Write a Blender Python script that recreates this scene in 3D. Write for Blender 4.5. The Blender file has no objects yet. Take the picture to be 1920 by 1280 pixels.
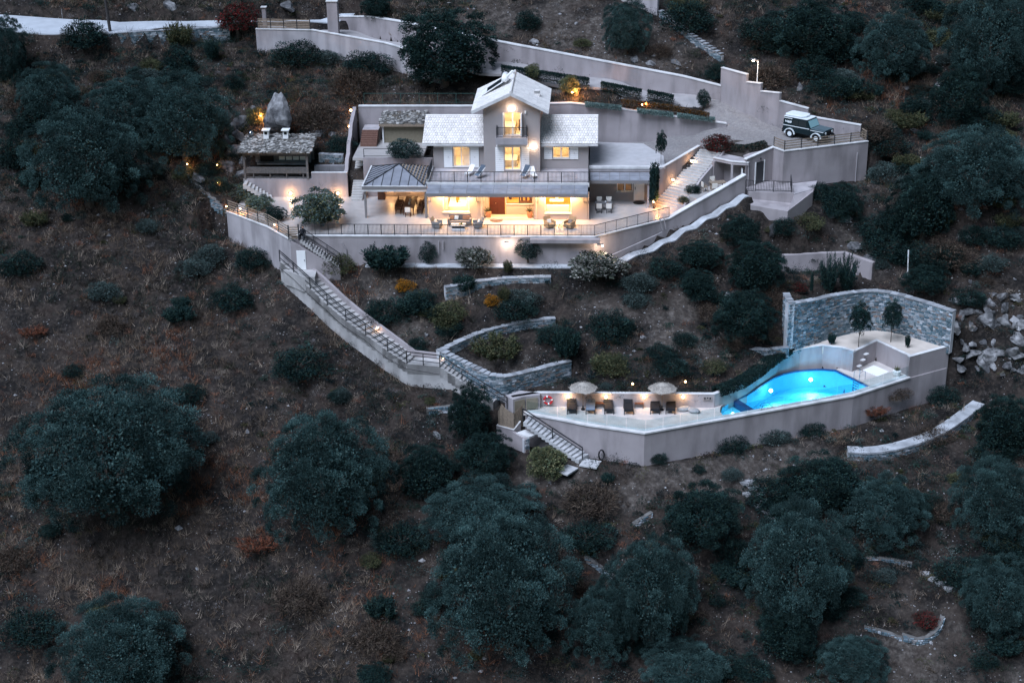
import bpy, math, random
import numpy as np
from mathutils import Vector, Matrix
from mathutils.geometry import delaunay_2d_cdt
R = math.radians
random.seed(7)
S = bpy.context.scene
COL = S.collection

# ---------------------------------------------------------------- camera
F = 3000.0; PITCH = R(23); YAW = R(3.3); ROLL = R(0.8); CAM = np.array([7.8, -135.4, 47.1])
_f = np.array([-math.sin(YAW)*math.cos(PITCH), math.cos(YAW)*math.cos(PITCH), -math.sin(PITCH)])
_r = np.array([math.cos(YAW), math.sin(YAW), 0.0]); _u = np.cross(_r, _f)
_R = _r*math.cos(ROLL) - _u*math.sin(ROLL); _U = _u*math.cos(ROLL) + _r*math.sin(ROLL)
cam = bpy.data.cameras.new('camera'); cam_o = bpy.data.objects.new('camera', cam); COL.objects.link(cam_o)
cam.sensor_width = 36.0; cam.lens = 36.0*F/1920.0; cam.clip_start = 1.0; cam.clip_end = 2000.0
m = Matrix(((_R[0], _U[0], -_f[0], CAM[0]), (_R[1], _U[1], -_f[1], CAM[1]), (_R[2], _U[2], -_f[2], CAM[2]), (0, 0, 0, 1)))
cam_o.matrix_world = m
S.camera = cam_o

def ray(px, py): return _f + _R*(px-960)/F - _U*(py-640)/F
def P(px, py, z):
    d = ray(px, py); return tuple(CAM + d*(z-CAM[2])/d[2])
def PY(px, py, y):
    d = ray(px, py); return tuple(CAM + d*(y-CAM[1])/d[1])

# ---------------------------------------------------------------- world, dusk sky, sun
W = bpy.data.worlds.new('World'); S.world = W; W.use_nodes = True
nt = W.node_tree; nt.nodes.clear()
sky = nt.nodes.new('ShaderNodeTexSky'); sky.sky_type = 'NISHITA'; sky.sun_disc = False
sky.sun_elevation = R(9.0); sky.sun_rotation = R(20); sky.air_density = 1.3; sky.dust_density = 0.6; sky.ozone_density = 3.5
bg = nt.nodes.new('ShaderNodeBackground'); bg.inputs['Strength'].default_value = 0.05
wo = nt.nodes.new('ShaderNodeOutputWorld')
nt.links.new(sky.outputs[0], bg.inputs[0]); nt.links.new(bg.outputs[0], wo.inputs[0])
sun = bpy.data.lights.new('sun', 'SUN'); sun.energy = 2.75; sun.angle = R(40); sun.color = (0.70, 0.80, 1.0)
sun_o = bpy.data.objects.new('sun', sun); COL.objects.link(sun_o)
sun_o.rotation_euler = (R(33), 0, R(-35))
S.view_settings.view_transform = 'Standard'; S.view_settings.look = 'None'
S.view_settings.gamma = 1.0; S.view_settings.use_curve_mapping = False
S.view_settings.exposure = 1.0
S.cycles.max_bounces = 6; S.cycles.diffuse_bounces = 3; S.cycles.glossy_bounces = 2
S.cycles.transmission_bounces = 4; S.cycles.transparent_max_bounces = 8
S.cycles.caustics_reflective = False; S.cycles.caustics_refractive = False
S.cycles.sample_clamp_indirect = 4.0
try: S.cycles.use_denoising = True
except Exception: pass

# ---------------------------------------------------------------- materials
MATS = {}
def mat(name, col, rough=0.85, var=0.12, scale=2.0, bump=0.0, bscale=20.0, rnd=0.0, metal=0.0, usecol=False, spec=0.3, col2=None, stain=0.0):
    if name in MATS: return MATS[name]
    M = bpy.data.materials.new(name); M.use_nodes = True; N = M.node_tree; L = N.links
    b = N.nodes['Principled BSDF']; b.inputs['Roughness'].default_value = rough; b.inputs['Metallic'].default_value = metal
    b.inputs['Specular IOR Level'].default_value = spec
    tc = N.nodes.new('ShaderNodeNewGeometry')
    def noise(s, d=4.0):
        n = N.nodes.new('ShaderNodeTexNoise'); n.inputs['Scale'].default_value = s; n.inputs['Detail'].default_value = d
        L.new(tc.outputs['Position'], n.inputs['Vector']); return n
    def ramp(fac, a, c, lo=0.3, hi=0.7):
        r = N.nodes.new('ShaderNodeMapRange'); r.inputs['From Min'].default_value = lo; r.inputs['From Max'].default_value = hi
        r.inputs['To Min'].default_value = a; r.inputs['To Max'].default_value = c
        L.new(fac, r.inputs['Value']); return r.outputs[0]
    def mulc(csock, vsock):
        x = N.nodes.new('ShaderNodeVectorMath'); x.operation = 'SCALE'
        L.new(csock, x.inputs[0]); L.new(vsock, x.inputs['Scale']); return x.outputs[0]
    if usecol:
        a = N.nodes.new('ShaderNodeAttribute'); a.attribute_name = 'col'; c = a.outputs['Color']
    elif col2 is not None:
        mx = N.nodes.new('ShaderNodeMix'); mx.data_type = 'RGBA'
        mx.inputs[6].default_value = (*col, 1); mx.inputs[7].default_value = (*col2, 1)
        L.new(ramp(noise(scale*0.35, 6).outputs[0], 0, 1, 0.4, 0.6), mx.inputs[0]); c = mx.outputs[2]
    else:
        g = N.nodes.new('ShaderNodeRGB'); g.outputs[0].default_value = (*col, 1); c = g.outputs[0]
    if var: c = mulc(c, ramp(noise(scale).outputs[0], 1-var, 1+var))
    if stain:
        n = noise(0.9, 5); mp = N.nodes.new('ShaderNodeMapping'); mp.inputs['Scale'].default_value = (1.0, 1.0, 0.22)
        L.new(tc.outputs['Position'], mp.inputs[0]); L.new(mp.outputs[0], n.inputs['Vector'])
        c = mulc(c, ramp(n.outputs[0], 1-stain, 1.0, 0.35, 0.55))
    if rnd:
        a = N.nodes.new('ShaderNodeAttribute'); a.attribute_name = 'rnd'
        c = mulc(c, ramp(a.outputs['Fac'], 1-rnd, 1+rnd, 0, 1))
    L.new(c, b.inputs['Base Color'])
    if bump:
        n = noise(bscale, 5); bp = N.nodes.new('ShaderNodeBump'); bp.inputs['Strength'].default_value = bump; bp.inputs['Distance'].default_value = 0.03
        L.new(n.outputs[0], bp.inputs['Height']); L.new(bp.outputs[0], b.inputs['Normal'])
    MATS[name] = M; return M

def emat(name, col, s):
    M = bpy.data.materials.new(name); M.use_nodes = True
    b = M.node_tree.nodes['Principled BSDF']; b.inputs['Base Color'].default_value = (*col, 1)
    b.inputs['Emission Color'].default_value = (*col, 1); b.inputs['Emission Strength'].default_value = s
    return M

def glassmat(name, tint, alpha, rough=0.02):
    M = bpy.data.materials.new(name); M.use_nodes = True; N = M.node_tree; L = N.links
    for n in list(N.nodes):
        if n.type == 'BSDF_PRINCIPLED': N.nodes.remove(n)
    out = [n for n in N.nodes if n.type == 'OUTPUT_MATERIAL'][0]
    t = N.nodes.new('ShaderNodeBsdfTransparent'); t.inputs[0].default_value = (*tint, 1)
    g = N.nodes.new('ShaderNodeBsdfGlossy'); g.inputs['Roughness'].default_value = rough
    lwt = N.nodes.new('ShaderNodeLayerWeight'); lwt.inputs[0].default_value = .5
    pw = N.nodes.new('ShaderNodeMath'); pw.operation = 'POWER'; pw.inputs[1].default_value = 4.5; L.new(lwt.outputs['Facing'], pw.inputs[0])
    fr = N.nodes.new('ShaderNodeMath'); fr.operation = 'MULTIPLY_ADD'; fr.inputs[1].default_value = .9; fr.inputs[2].default_value = .03; L.new(pw.outputs[0], fr.inputs[0])
    mx = N.nodes.new('ShaderNodeMixShader')
    if alpha:
        ad = N.nodes.new('ShaderNodeMath'); ad.operation = 'ADD'; ad.inputs[1].default_value = alpha; ad.use_clamp = True
        L.new(fr.outputs[0], ad.inputs[0]); L.new(ad.outputs[0], mx.inputs[0])
    else: L.new(fr.outputs[0], mx.inputs[0])
    L.new(t.outputs[0], mx.inputs[1]); L.new(g.outputs[0], mx.inputs[2]); L.new(mx.outputs[0], out.inputs[0])
    return M, N, g

def leafmat(name, rnd=0.35):
    M = mat(name, (0, 0, 0), rough=0.8, usecol=True, var=0.25, scale=.8, spec=0.06)
    return M

stucco = mat('stucco', (0.355, 0.315, 0.32), 0.92, 0.07, 0.8, bump=0.5, bscale=60, stain=0.26)
stucco_w = mat('stucco_pale', (0.42, 0.385, 0.395), 0.92, 0.08, 0.8, bump=0.5, bscale=60, stain=0.26)
house_w = mat('house_render', (0.35, 0.31, 0.30), 0.9, 0.05, 0.7, bump=0.3, bscale=50)
white = mat('white_coping', (0.66, 0.645, 0.64), 0.8, 0.10, 1.5, stain=0.22)
whitep = mat('white_paint', (0.84, 0.83, 0.82), 0.5, 0.03)
paving = mat('paving', (0.40, 0.37, 0.355), 0.38, 0.10, 1.5, bump=0.25, bscale=9, spec=0.5)
drive = mat('driveway_paving', (0.20, 0.185, 0.185), 0.9, 0.18, 9, bump=0.8, bscale=22, col2=(0.235, 0.22, 0.215))
concrete = mat('concrete', (0.42, 0.40, 0.39), 0.9, 0.14, 1.0, bump=0.5, bscale=18, stain=0.28)
tile_m = mat('roof_tile', (0.74, 0.69, 0.655), 0.85, 0.08, 3, rnd=0.12)
tile_s = mat('tower_tile', (0.74, 0.70, 0.67), 0.85, 0.06, 3, rnd=0.09)
panelm = mat('canopy_panel', (0.235, 0.24, 0.27), 0.5, 0.18, 1.5, rnd=0.12, spec=0.6)
dark = mat('dark_metal', (0.03, 0.032, 0.036), 0.5, 0.0)
black = mat('black', (0.008, 0.008, 0.01), 0.6, 0.0)
greym = mat('grey_frame', (0.20, 0.19, 0.19), 0.5, 0.05)
kwood = mat('grey_wood', (0.12, 0.11, 0.105), 0.85, 0.25, 6, rnd=0.2)
wood = mat('weathered_wood', (0.27, 0.21, 0.16), 0.85, 0.22, 6, bump=0.5, bscale=30, rnd=0.2)
woodd = mat('dark_wood', (0.095, 0.06, 0.045), 0.7, 0.2, 5, rnd=0.15)
woodr = mat('red_door_wood', (0.055, 0.014, 0.010), 0.5, 0.15, 4)
teak = mat('teak_wood', (0.11, 0.045, 0.025), 0.55, 0.2, 5)
stone_m = mat('wall_stone', (0, 0, 0), 0.85, 0.15, 5, usecol=True, bump=0.5, bscale=25)
mortar2 = mat('earth_mortar', (0.13, 0.125, 0.12), .95, .3, 3)
mortar = mat('mortar', (0.50, 0.50, 0.52), 0.95, 0.1)
rock_m = mat('rock', (0.09, 0.09, 0.095), 0.95, 0.45, 2.6, bump=1.0, bscale=5, col2=(0.25, 0.245, 0.25), stain=.45)
slate_m = mat('slate_roof', (0, 0, 0), 0.85, 0.2, 4, usecol=True)
fab_d = mat('dark_fabric', (0.012, 0.014, 0.018), 0.9, 0.1)
fab_b = mat('blue_fabric', (0.16, 0.21, 0.28), 0.9, 0.1)
fab_g = mat('grey_fabric', (0.17, 0.15, 0.14), 0.9, 0.1)
fab_w = mat('white_fabric', (0.72, 0.68, 0.62), 0.9, 0.05)
wicker = mat('wicker', (0.38, 0.26, 0.15), 0.8, 0.25, 30, bump=0.8, bscale=60)
wickerg = mat('grey_wicker', (0.20, 0.20, 0.20), 0.8, 0.25, 30, bump=0.8, bscale=60)
pot_m = mat('terracotta', (0.36, 0.16, 0.08), 0.8, 0.1)
thatch = mat('thatch', (0.40, 0.36, 0.32), 0.95, 0.3, 14, bump=1.0, bscale=40, rnd=0.3)
bark = mat('bark', (0.075, 0.06, 0.05), 0.95, 0.3, 8)
room_m = mat('room_plaster', (0.84, 0.74, 0.58), 0.9, 0.04)
room_y = mat('room_yellow', (0.82, 0.58, 0.22), 0.9, 0.05)
inwhite = mat('linen', (0.85, 0.80, 0.72), 0.9, 0.02)
leaf_m = leafmat('leaves')
grass_m = mat('dry_grass_blades', (0, 0, 0), 0.9, usecol=True, var=0.25, scale=0.5, spec=0.0)
twig_m = mat('twigs', (0.12, 0.10, 0.09), 0.95, 0.2, 4)
glass_win = glassmat('window_glass', (0.97, 0.97, 0.97), 0.0)[0]
glass_rail = glassmat('balustrade_glass', (0.90, 0.955, 0.96), 0.04)[0]
glass_dark = mat('dark_glass', (0.012, 0.018, 0.022), 0.3, 0, spec=0.8)
glass_car = mat('windscreen_glass', (0.25, 0.42, 0.45), 0.15, 0, spec=0.8)
bulb = emat('lamp_bulb', (1.0, 0.60, 0.26), 16.0)
bulbw = emat('cool_lamp_bulb', (1.0, 0.80, 0.62), 14.0)
poollamp = emat('pool_lamp', (0.75, 0.95, 1.0), 14.0)

# ---------------------------------------------------------------- mesh helpers
LOC = {}
LK = 0.40
def tag(o, label=None, cat=None, group=None, kind=None):
    if label: o['label'] = label
    if cat: o['category'] = cat
    if group: o['group'] = group
    if kind: o['kind'] = kind
    return o
def thing(name, label, cat, loc=(0, 0, 0), group=None):
    o = bpy.data.objects.new(name, None); COL.objects.link(o); o.location = loc; o.empty_display_size = 0.3
    LOC[o.name] = Vector(loc); return tag(o, label, cat, group)
def kids(o): return [c for c in bpy.data.objects if c.parent == o]
def copy_tree(o, loc, rz=0.0, sc=None, label=None, group=None, _top=True, parent=None, _ch=None):
    if _ch is None:
        _ch = {}
        for c in bpy.data.objects:
            if c.parent: _ch.setdefault(c.parent.name, []).append(c)
    c = o.copy(); COL.objects.link(c)
    if _top:
        c.location = loc; c.rotation_euler = (0, 0, rz)
        if sc is not None: c.scale = sc if hasattr(sc, '__len__') else (sc, sc, sc)
        if label: c['label'] = label
        if group: c['group'] = group
    else: c.parent = parent
    for ch in _ch.get(o.name, []): copy_tree(ch, None, _top=False, parent=c, _ch=_ch)
    return c
def place(proto, first, *a, **k):
    if first:
        proto.location = a[0]; proto.rotation_euler = (0, 0, a[1] if len(a) > 1 else 0)
        sc = k.get('sc')
        if sc is not None: proto.scale = sc if hasattr(sc, '__len__') else (sc, sc, sc)
        if k.get('label'): proto['label'] = k['label']
        return proto
    return copy_tree(proto, *a, **k)

class MB:
    def __init__(s): s.v = []; s.f = []; s.r = []; s.c = None
    def add(s, vs, fs, r=None):
        n = len(s.v); s.v += [tuple(p) for p in vs]; s.f += [tuple(i+n for i in f) for f in fs]
        r = random.random() if r is None else r; s.r += [r]*len(vs); return s
    def quad(s, *p): return s.add(p, [tuple(range(len(p)))])
    def box(s, x0, x1, y0, y1, z0, z1):
        return s.add([(x0, y0, z0), (x1, y0, z0), (x1, y1, z0), (x0, y1, z0), (x0, y0, z1), (x1, y0, z1), (x1, y1, z1), (x0, y1, z1)],
                     [(0, 3, 2, 1), (4, 5, 6, 7), (0, 1, 5, 4), (1, 2, 6, 5), (2, 3, 7, 6), (3, 0, 4, 7)])
    def obox(s, c, d, rz=0, rx=0, ry=0):
        Mx = Matrix.Translation(c) @ Matrix.Rotation(rz, 4, 'Z') @ Matrix.Rotation(rx, 4, 'X') @ Matrix.Rotation(ry, 4, 'Y')
        h = [q*0.5 for q in d]
        vs = [Mx @ Vector((a*h[0], b*h[1], e*h[2])) for e in (-1, 1) for a, b in ((-1, -1), (1, -1), (1, 1), (-1, 1))]
        return s.add(vs, [(0, 3, 2, 1), (4, 5, 6, 7), (0, 1, 5, 4), (1, 2, 6, 5), (2, 3, 7, 6), (3, 0, 4, 7)])
    def bar(s, p, q, w, h=None):
        p = Vector(p); q = Vector(q); h = h or w; d = (q-p)
        if d.length < 1e-6: return s
        t = d.normalized(); up = Vector((0, 0, 1)) if abs(t.z) < 0.95 else Vector((0, 1, 0))
        a = t.cross(up).normalized()*w/2; b = a.cross(t).normalized()*h/2
        vs = [p-a-b, p+a-b, p+a+b, p-a+b, q-a-b, q+a-b, q+a+b, q-a+b]
        return s.add(vs, [(0, 1, 2, 3), (7, 6, 5, 4), (0, 4, 5, 1), (1, 5, 6, 2), (2, 6, 7, 3), (3, 7, 4, 0)])
    def tube(s, pts, r, n=8):
        pts = [Vector(p) for p in pts]; rr = r if hasattr(r, '__len__') else [r]*len(pts); vs = []; fs = []
        for i, p in enumerate(pts):
            t = (pts[min(i+1, len(pts)-1)]-pts[max(i-1, 0)]).normalized()
            up = Vector((0, 0, 1)) if abs(t.z) < 0.9 else Vector((1, 0, 0))
            a = t.cross(up).normalized(); b = a.cross(t).normalized()
            for k in range(n):
                q = 2*math.pi*k/n; vs.append(p+(a*math.cos(q)+b*math.sin(q))*rr[i])
        for i in range(len(pts)-1):
            for k in range(n): fs.append((i*n+k, i*n+(k+1) % n, (i+1)*n+(k+1) % n, (i+1)*n+k))
        fs.append(tuple(range(n-1, -1, -1))); fs.append(tuple((len(pts)-1)*n+k for k in range(n)))
        return s.add(vs, fs)
    def lathe(s, c, prof, n=16, jit=0):
        vs = []; fs = []
        for r, z in prof:
            for k in range(n):
                q = 2*math.pi*k/n; rr = r*(1+random.uniform(-jit, jit)); vs.append((c[0]+rr*math.cos(q), c[1]+rr*math.sin(q), c[2]+z))
        for i in range(len(prof)-1):
            for k in range(n): fs.append((i*n+k, i*n+(k+1) % n, (i+1)*n+(k+1) % n, (i+1)*n+k))
        fs.append(tuple(range(n-1, -1, -1))); fs.append(tuple((len(prof)-1)*n+k for k in range(n)))
        return s.add(vs, fs)
    def ball(s, c, r, n=8, sq=1.0):
        return s.lathe(c, [(max(0.02*r, r*math.sin(math.pi*i/n)), -r*sq*math.cos(math.pi*i/n)) for i in range(n+1)], 10)
    def prism(s, poly, z0, z1):
        n = len(poly); zz0 = z0 if hasattr(z0, '__len__') else [z0]*n; zz1 = z1 if hasattr(z1, '__len__') else [z1]*n
        vs = [(p[0], p[1], zz0[i]) for i, p in enumerate(poly)]+[(p[0], p[1], zz1[i]) for i, p in enumerate(poly)]
        a = sum(poly[i][0]*poly[(i+1) % n][1]-poly[(i+1) % n][0]*poly[i][1] for i in range(n))
        o = list(range(n)) if a > 0 else list(range(n-1, -1, -1))
        fs = [tuple(reversed(o)), tuple(i+n for i in o)]
        for k in range(n):
            i, j = o[k], o[(k+1) % n]; fs.append((i, j, j+n, i+n))
        return s.add(vs, fs)
    def slopebox(s, quad, t):
        q = [Vector(p) for p in quad]; nrm = (q[1]-q[0]).cross(q[3]-q[0]).normalized()*t
        if nrm.z < 0: nrm = -nrm
        return s.add([p-nrm for p in q]+q, [(3, 2, 1, 0), (4, 5, 6, 7), (0, 1, 5, 4), (1, 2, 6, 5), (2, 3, 7, 6), (3, 0, 4, 7)])
    def build(s, name, m, parent=None, smooth=False, bevel=0, **t):
        me = bpy.data.meshes.new(name)
        off = LOC.get(parent.name, Vector((0, 0, 0))) if parent is not None else Vector((0, 0, 0))
        o = bpy.data.objects.new(name, me); COL.objects.link(o)
        if parent is not None: o.parent = parent; LOC[o.name] = off
        elif s.v and not t.get('kind'):
            a = np.array(s.v); off = Vector((float((a[:, 0].min()+a[:, 0].max())/2), float((a[:, 1].min()+a[:, 1].max())/2), float(a[:, 2].min())))
            o.location = off; LOC[o.name] = off
        else: LOC[o.name] = off
        me.from_pydata([(x-off.x, y-off.y, z-off.z) for x, y, z in s.v], [], s.f)
        at = me.attributes.new('rnd', 'FLOAT', 'POINT'); at.data.foreach_set('value', s.r)
        if s.c is not None:
            ca = me.attributes.new('col', 'FLOAT_COLOR', 'POINT'); ca.data.foreach_set('color', np.array(s.c, dtype=np.float32).ravel())
        me.materials.append(m)
        if smooth: me.polygons.foreach_set('use_smooth', [True]*len(me.polygons))
        me.update()
        if bevel:
            b = o.modifiers.new('b', 'BEVEL'); b.width = bevel; b.segments = 2; b.limit_method = 'ANGLE'
        tag(o, **t); return o

def quadcloud(name, V, C, m, parent=None, k=4, **t):
    """V: (N,k,3) polygons, C: (N,3) colours"""
    N = len(V); me = bpy.data.meshes.new(name)
    me.vertices.add(N*k); me.vertices.foreach_set('co', np.ascontiguousarray(V, dtype=np.float32).ravel())
    me.loops.add(N*k); me.loops.foreach_set('vertex_index', np.arange(N*k, dtype=np.int32))
    me.polygons.add(N); me.polygons.foreach_set('loop_start', np.arange(0, N*k, k, dtype=np.int32))
    me.update(calc_edges=True)
    ca = me.attributes.new('col', 'FLOAT_COLOR', 'POINT')
    cc = np.ones((N, k, 4), dtype=np.float32); cc[:, :, :3] = C[:, None, :]; ca.data.foreach_set('color', cc.ravel())
    me.materials.append(m); me.validate()
    o = bpy.data.objects.new(name, me); COL.objects.link(o)
    if parent is not None: o.parent = parent
    return tag(o, **t)

def sheet(name, poly, zf, m, step=1.0, edge=0.25, parent=None, **t):
    """a surface following zf(x,y) inside poly, with a skirt"""
    pts = []; n = len(poly)
    for i in range(n):
        a = np.array(poly[i][:2]); b = np.array(poly[(i+1) % n][:2]); q = max(1, int(np.linalg.norm(b-a)/step))
        for k in range(q): pts.append(tuple(a+(b-a)*k/q))
    nb = len(pts); P2 = np.array(pts); x0, y0 = P2.min(0); x1, y1 = P2.max(0)
    for x in np.arange(x0+step/2, x1, step):
        for y in np.arange(y0+step/2, y1, step): pts.append((x, y))
    vs, es, fs, *_ = delaunay_2d_cdt([Vector(p) for p in pts], [(i, (i+1) % nb) for i in range(nb)], [], 1, 1e-4)
    b = MB(); V3 = [(v.x, v.y, zf(v.x, v.y)) for v in vs]
    keep = []
    for f in fs:
        c = sum((vs[i] for i in f), Vector((0, 0)))/len(f)
        if inpoly(np.array([c.x]), np.array([c.y]), poly)[0]:
            a = (vs[f[1]]-vs[f[0]]).cross(vs[f[2]]-vs[f[0]]); keep.append(f if a > 0 else f[::-1])
    b.add(V3, keep, 0.5)
    for i in range(nb):
        p, q = pts[i], pts[(i+1) % nb]; zp, zq = zf(*p), zf(*q)
        b.quad((p[0], p[1], zp-edge), (q[0], q[1], zq-edge), (q[0], q[1], zq), (p[0], p[1], zp))
    return b.build(name, m, parent, **t)

def inpoly(x, y, poly):
    ins = np.zeros(x.shape, bool); n = len(poly)
    for i in range(n):
        x1, y1 = poly[i][:2]; x2, y2 = poly[(i+1) % n][:2]
        if y1 == y2: continue
        c = ((y1 > y) != (y2 > y)) & (x < (x2-x1)*(y-y1)/(y2-y1)+x1); ins ^= c
    return ins
def polydist(x, y, poly, closed=True):
    d = np.full(x.shape, 1e9); n = len(poly)
    for i in range(n if closed else n-1):
        x1, y1 = poly[i][:2]; x2, y2 = poly[(i+1) % n][:2]; dx, dy = x2-x1, y2-y1
        t = np.clip(((x-x1)*dx+(y-y1)*dy)/max(1e-9, dx*dx+dy*dy), 0, 1)
        d = np.minimum(d, np.hypot(x-x1-t*dx, y-y1-t*dy))
    return d
def idw(ctrl, p=2.0):
    c = np.array(ctrl, float)
    def f(x, y):
        w = 1/((c[:, 0]-x)**2+(c[:, 1]-y)**2+0.3)**p; return float((w*c[:, 2]).sum()/w.sum())
    return f
def offset_path(path, t):
    """2-D offset of an open polyline by t to its left"""
    out = []; n = len(path)
    for i in range(n):
        ns = []
        if i > 0: d = Vector(path[i][:2])-Vector(path[i-1][:2]); d.normalize(); ns.append(Vector((-d.y, d.x)))
        if i < n-1: d = Vector(path[i+1][:2])-Vector(path[i][:2]); d.normalize(); ns.append(Vector((-d.y, d.x)))
        q = sum(ns, Vector((0, 0))); q.normalize(); q = q/max(0.4, q.dot(ns[0])); out.append((path[i][0]+q.x*t, path[i][1]+q.y*t))
    return out
def densify(path, step):
    out = [path[0]]
    for a, b in zip(path, path[1:]):
        L = math.dist(a[:2], b[:2]); q = max(1, int(L/step))
        for k in range(1, q+1): out.append(tuple(a[i]+(b[i]-a[i])*k/q for i in range(len(a))))
    return out
def smoothpath(path, it=2):
    for _ in range(it):
        o = [path[0]]
        for a, b in zip(path, path[1:]):
            o.append(tuple(a[i]*.75+b[i]*.25 for i in range(len(a)))); o.append(tuple(a[i]*.25+b[i]*.75 for i in range(len(a))))
        o.append(path[-1]); path = o
    return path
def wallmesh(path, base, th, inset=0.0):
    """path: (x,y,ztop) points; visible face on the right of travel, thickness to the left"""
    o = offset_path(path, th); b = MB(); n = len(path)
    bz = base if hasattr(base, '__len__') else [base]*n
    for i in range(n-1):
        p, q = path[i], path[i+1]
        b.prism([(p[0], p[1]), (q[0], q[1]), o[i+1], o[i]], [bz[i], bz[i+1], bz[i+1], bz[i]], [p[2], q[2], q[2], p[2]])
    return b
def copingmesh(path, th, h=0.09, over=0.05):
    a = offset_path(path, -over); o = offset_path(path, th+over); b = MB()
    for i in range(len(path)-1):
        p, q = path[i], path[i+1]
        b.prism([a[i], a[i+1], o[i+1], o[i]], [p[2]+.004, q[2]+.004, q[2]+.004, p[2]+.004], [p[2]+h, q[2]+h, q[2]+h, p[2]+h])
    return b
def wall(name, path, base, th, m, label, cat='wall', cope=True, group=None, **k):
    t = thing(name, label, cat, (path[0][0], path[0][1], path[0][2]), group)
    wallmesh(path, base, th).build('wall_face', m, t)
    if cope: copingmesh(path, th, **k).build('coping', white, t)
    return t
def stonewall(name, path, base, th, label, group=None, seed=1, cope=True, mort=None):
    rg = random.Random(seed); t = thing(name, label, 'stone wall', path[0], group); n = len(path)
    bz = base if hasattr(base, '__len__') else [base]*n
    pin = offset_path(path, 0.05); core = [(pin[i][0], pin[i][1], path[i][2]-0.03) for i in range(n)]
    wallmesh(core, bz, th-0.05).build('mortar_core', mort or mortar, t)
    b = MB(); cols = []
    pal = [(0.10, 0.16, 0.19), (0.16, 0.21, 0.25), (0.25, 0.29, 0.32), (0.42, 0.44, 0.47), (0.07, 0.12, 0.15), (0.24, 0.23, 0.23), (0.13, 0.18, 0.21), (0.20, 0.25, 0.28), (0.34, 0.37, 0.40), (0.10, 0.15, 0.18), (0.17, 0.21, 0.24), (0.22, 0.17, 0.15)]
    cum = [0]
    for i in range(n-1): cum.append(cum[-1]+math.dist(path[i][:2], path[i+1][:2]))
    def at(s):
        s = max(0, min(cum[-1]-1e-6, s)); i = 0
        while i < n-2 and cum[i+1] < s: i += 1
        u = (s-cum[i])/max(1e-6, cum[i+1]-cum[i]); p = [path[i][k]+(path[i+1][k]-path[i][k])*u for k in range(3)]
        d = Vector((path[i+1][0]-path[i][0], path[i+1][1]-path[i][1])).normalized(); return p, Vector((d.y, -d.x)), bz[i]+(bz[i+1]-bz[i])*u
    zmin = min(bz); zmax = max(p[2] for p in path); z = zmin
    while z < zmax:
        h = rg.uniform(0.11, 0.20); s = rg.uniform(0, 0.2)
        while s < cum[-1]-0.1:
            L = rg.uniform(0.18, 0.55); e = min(s+L, cum[-1]); p, nr, bb = at(s+0.01); q, nr2, bb2 = at(e-0.045)
            zt = min(p[2], q[2])
            if z+0.06 < zt and z+h > bb-0.2:
                z1 = min(z+h-0.04, zt); d = rg.uniform(0.0, 0.05)
                A = Vector((p[0], p[1])); B = Vector((q[0], q[1])); fa = A+nr*d; fb = B+nr2*d; ba = A-nr*0.07; bb_ = B-nr2*0.07
                j = lambda: rg.uniform(-.015, .015)
                b.add([(ba.x, ba.y, z), (bb_.x, bb_.y, z), (bb_.x, bb_.y, z1), (ba.x, ba.y, z1), (fa.x, fa.y, z+.01+j()), (fb.x, fb.y, z+.01+j()), (fb.x, fb.y, z1-.01+j()), (fa.x, fa.y, z1-.01+j())],
                      [(4, 5, 6, 7), (0, 4, 7, 3), (1, 2, 6, 5), (3, 7, 6, 2), (0, 1, 5, 4)])
                c = rg.choice(pal); w = rg.uniform(0.8, 1.25); cols += [(c[0]*w, c[1]*w, c[2]*w, 1)]*8
            s = e+0.0
        z += h
    b.c = cols; b.build('stones', stone_m, t)
    if cope:
        dn = densify(path, 0.45); a = offset_path(dn, -0.05); o = offset_path(dn, th+0.05); c = MB(); cc = []
        for i in range(len(dn)-1):
            zz = rg.uniform(0.05, 0.10)
            c.prism([a[i], a[i+1], o[i+1], o[i]], [dn[i][2]-.01]*4, [dn[i][2]+zz]*4)
            w = rg.uniform(0.6, 1.15); cc += [(0.34*w, 0.35*w, 0.37*w, 1)]*8
        c.c = cc; c.build('cap_stones', stone_m, t)
    return t
def railing(name, path, label, h=1.0, post=1.25, group=None, baluster=0.12, m=None, rails=(0.0,), th=0.045, cat='railing', low=0.1, parent=None):
    m = m or dark
    t = thing(name, label, cat, path[0], group) if parent is None else parent
    tr = MB()
    for a, b in zip(path, path[1:]): tr.bar((a[0], a[1], a[2]+h), (b[0], b[1], b[2]+h), th+.01, th)
    tr.build('top_rail', m, t)
    lr = MB()
    for r in rails:
        for a, b in zip(path, path[1:]): lr.bar((a[0], a[1], a[2]+low+r), (b[0], b[1], b[2]+low+r), th*.8, th*.8)
    lr.build('lower_rail', m, t)
    bal = MB(); px = densify(path, post)
    for p in px:
        pb = MB(); pb.box(p[0]-th*.6, p[0]+th*.6, p[1]-th*.6, p[1]+th*.6, p[2]-.02, p[2]+h); pb.build('post', m, t)
    if baluster:
        for p in densify(path, baluster): bal.box(p[0]-.013, p[0]+.013, p[1]-.013, p[1]+.013, p[2]+low, p[2]+h)
        bal.build('balusters', m, t)
    return t
def stairs(b, L0, R0, L1, R1, n, bot=0.6):
    """treads between two edges; L0,R0 low or high start, L1,R1 end"""
    for i in range(n):
        u, v = i/n, (i+1)/n
        g = lambda A, B, w: [A[k]+(B[k]-A[k])*w for k in range(3)]
        a, c = g(L0, L1, u), g(R0, R1, u); d, e = g(L0, L1, v), g(R0, R1, v); z = max(a[2], d[2]) if L1[2] > L0[2] else a[2]
        b.prism([a[:2], c[:2], e[:2], d[:2]], z-bot, z)
    return b
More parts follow.
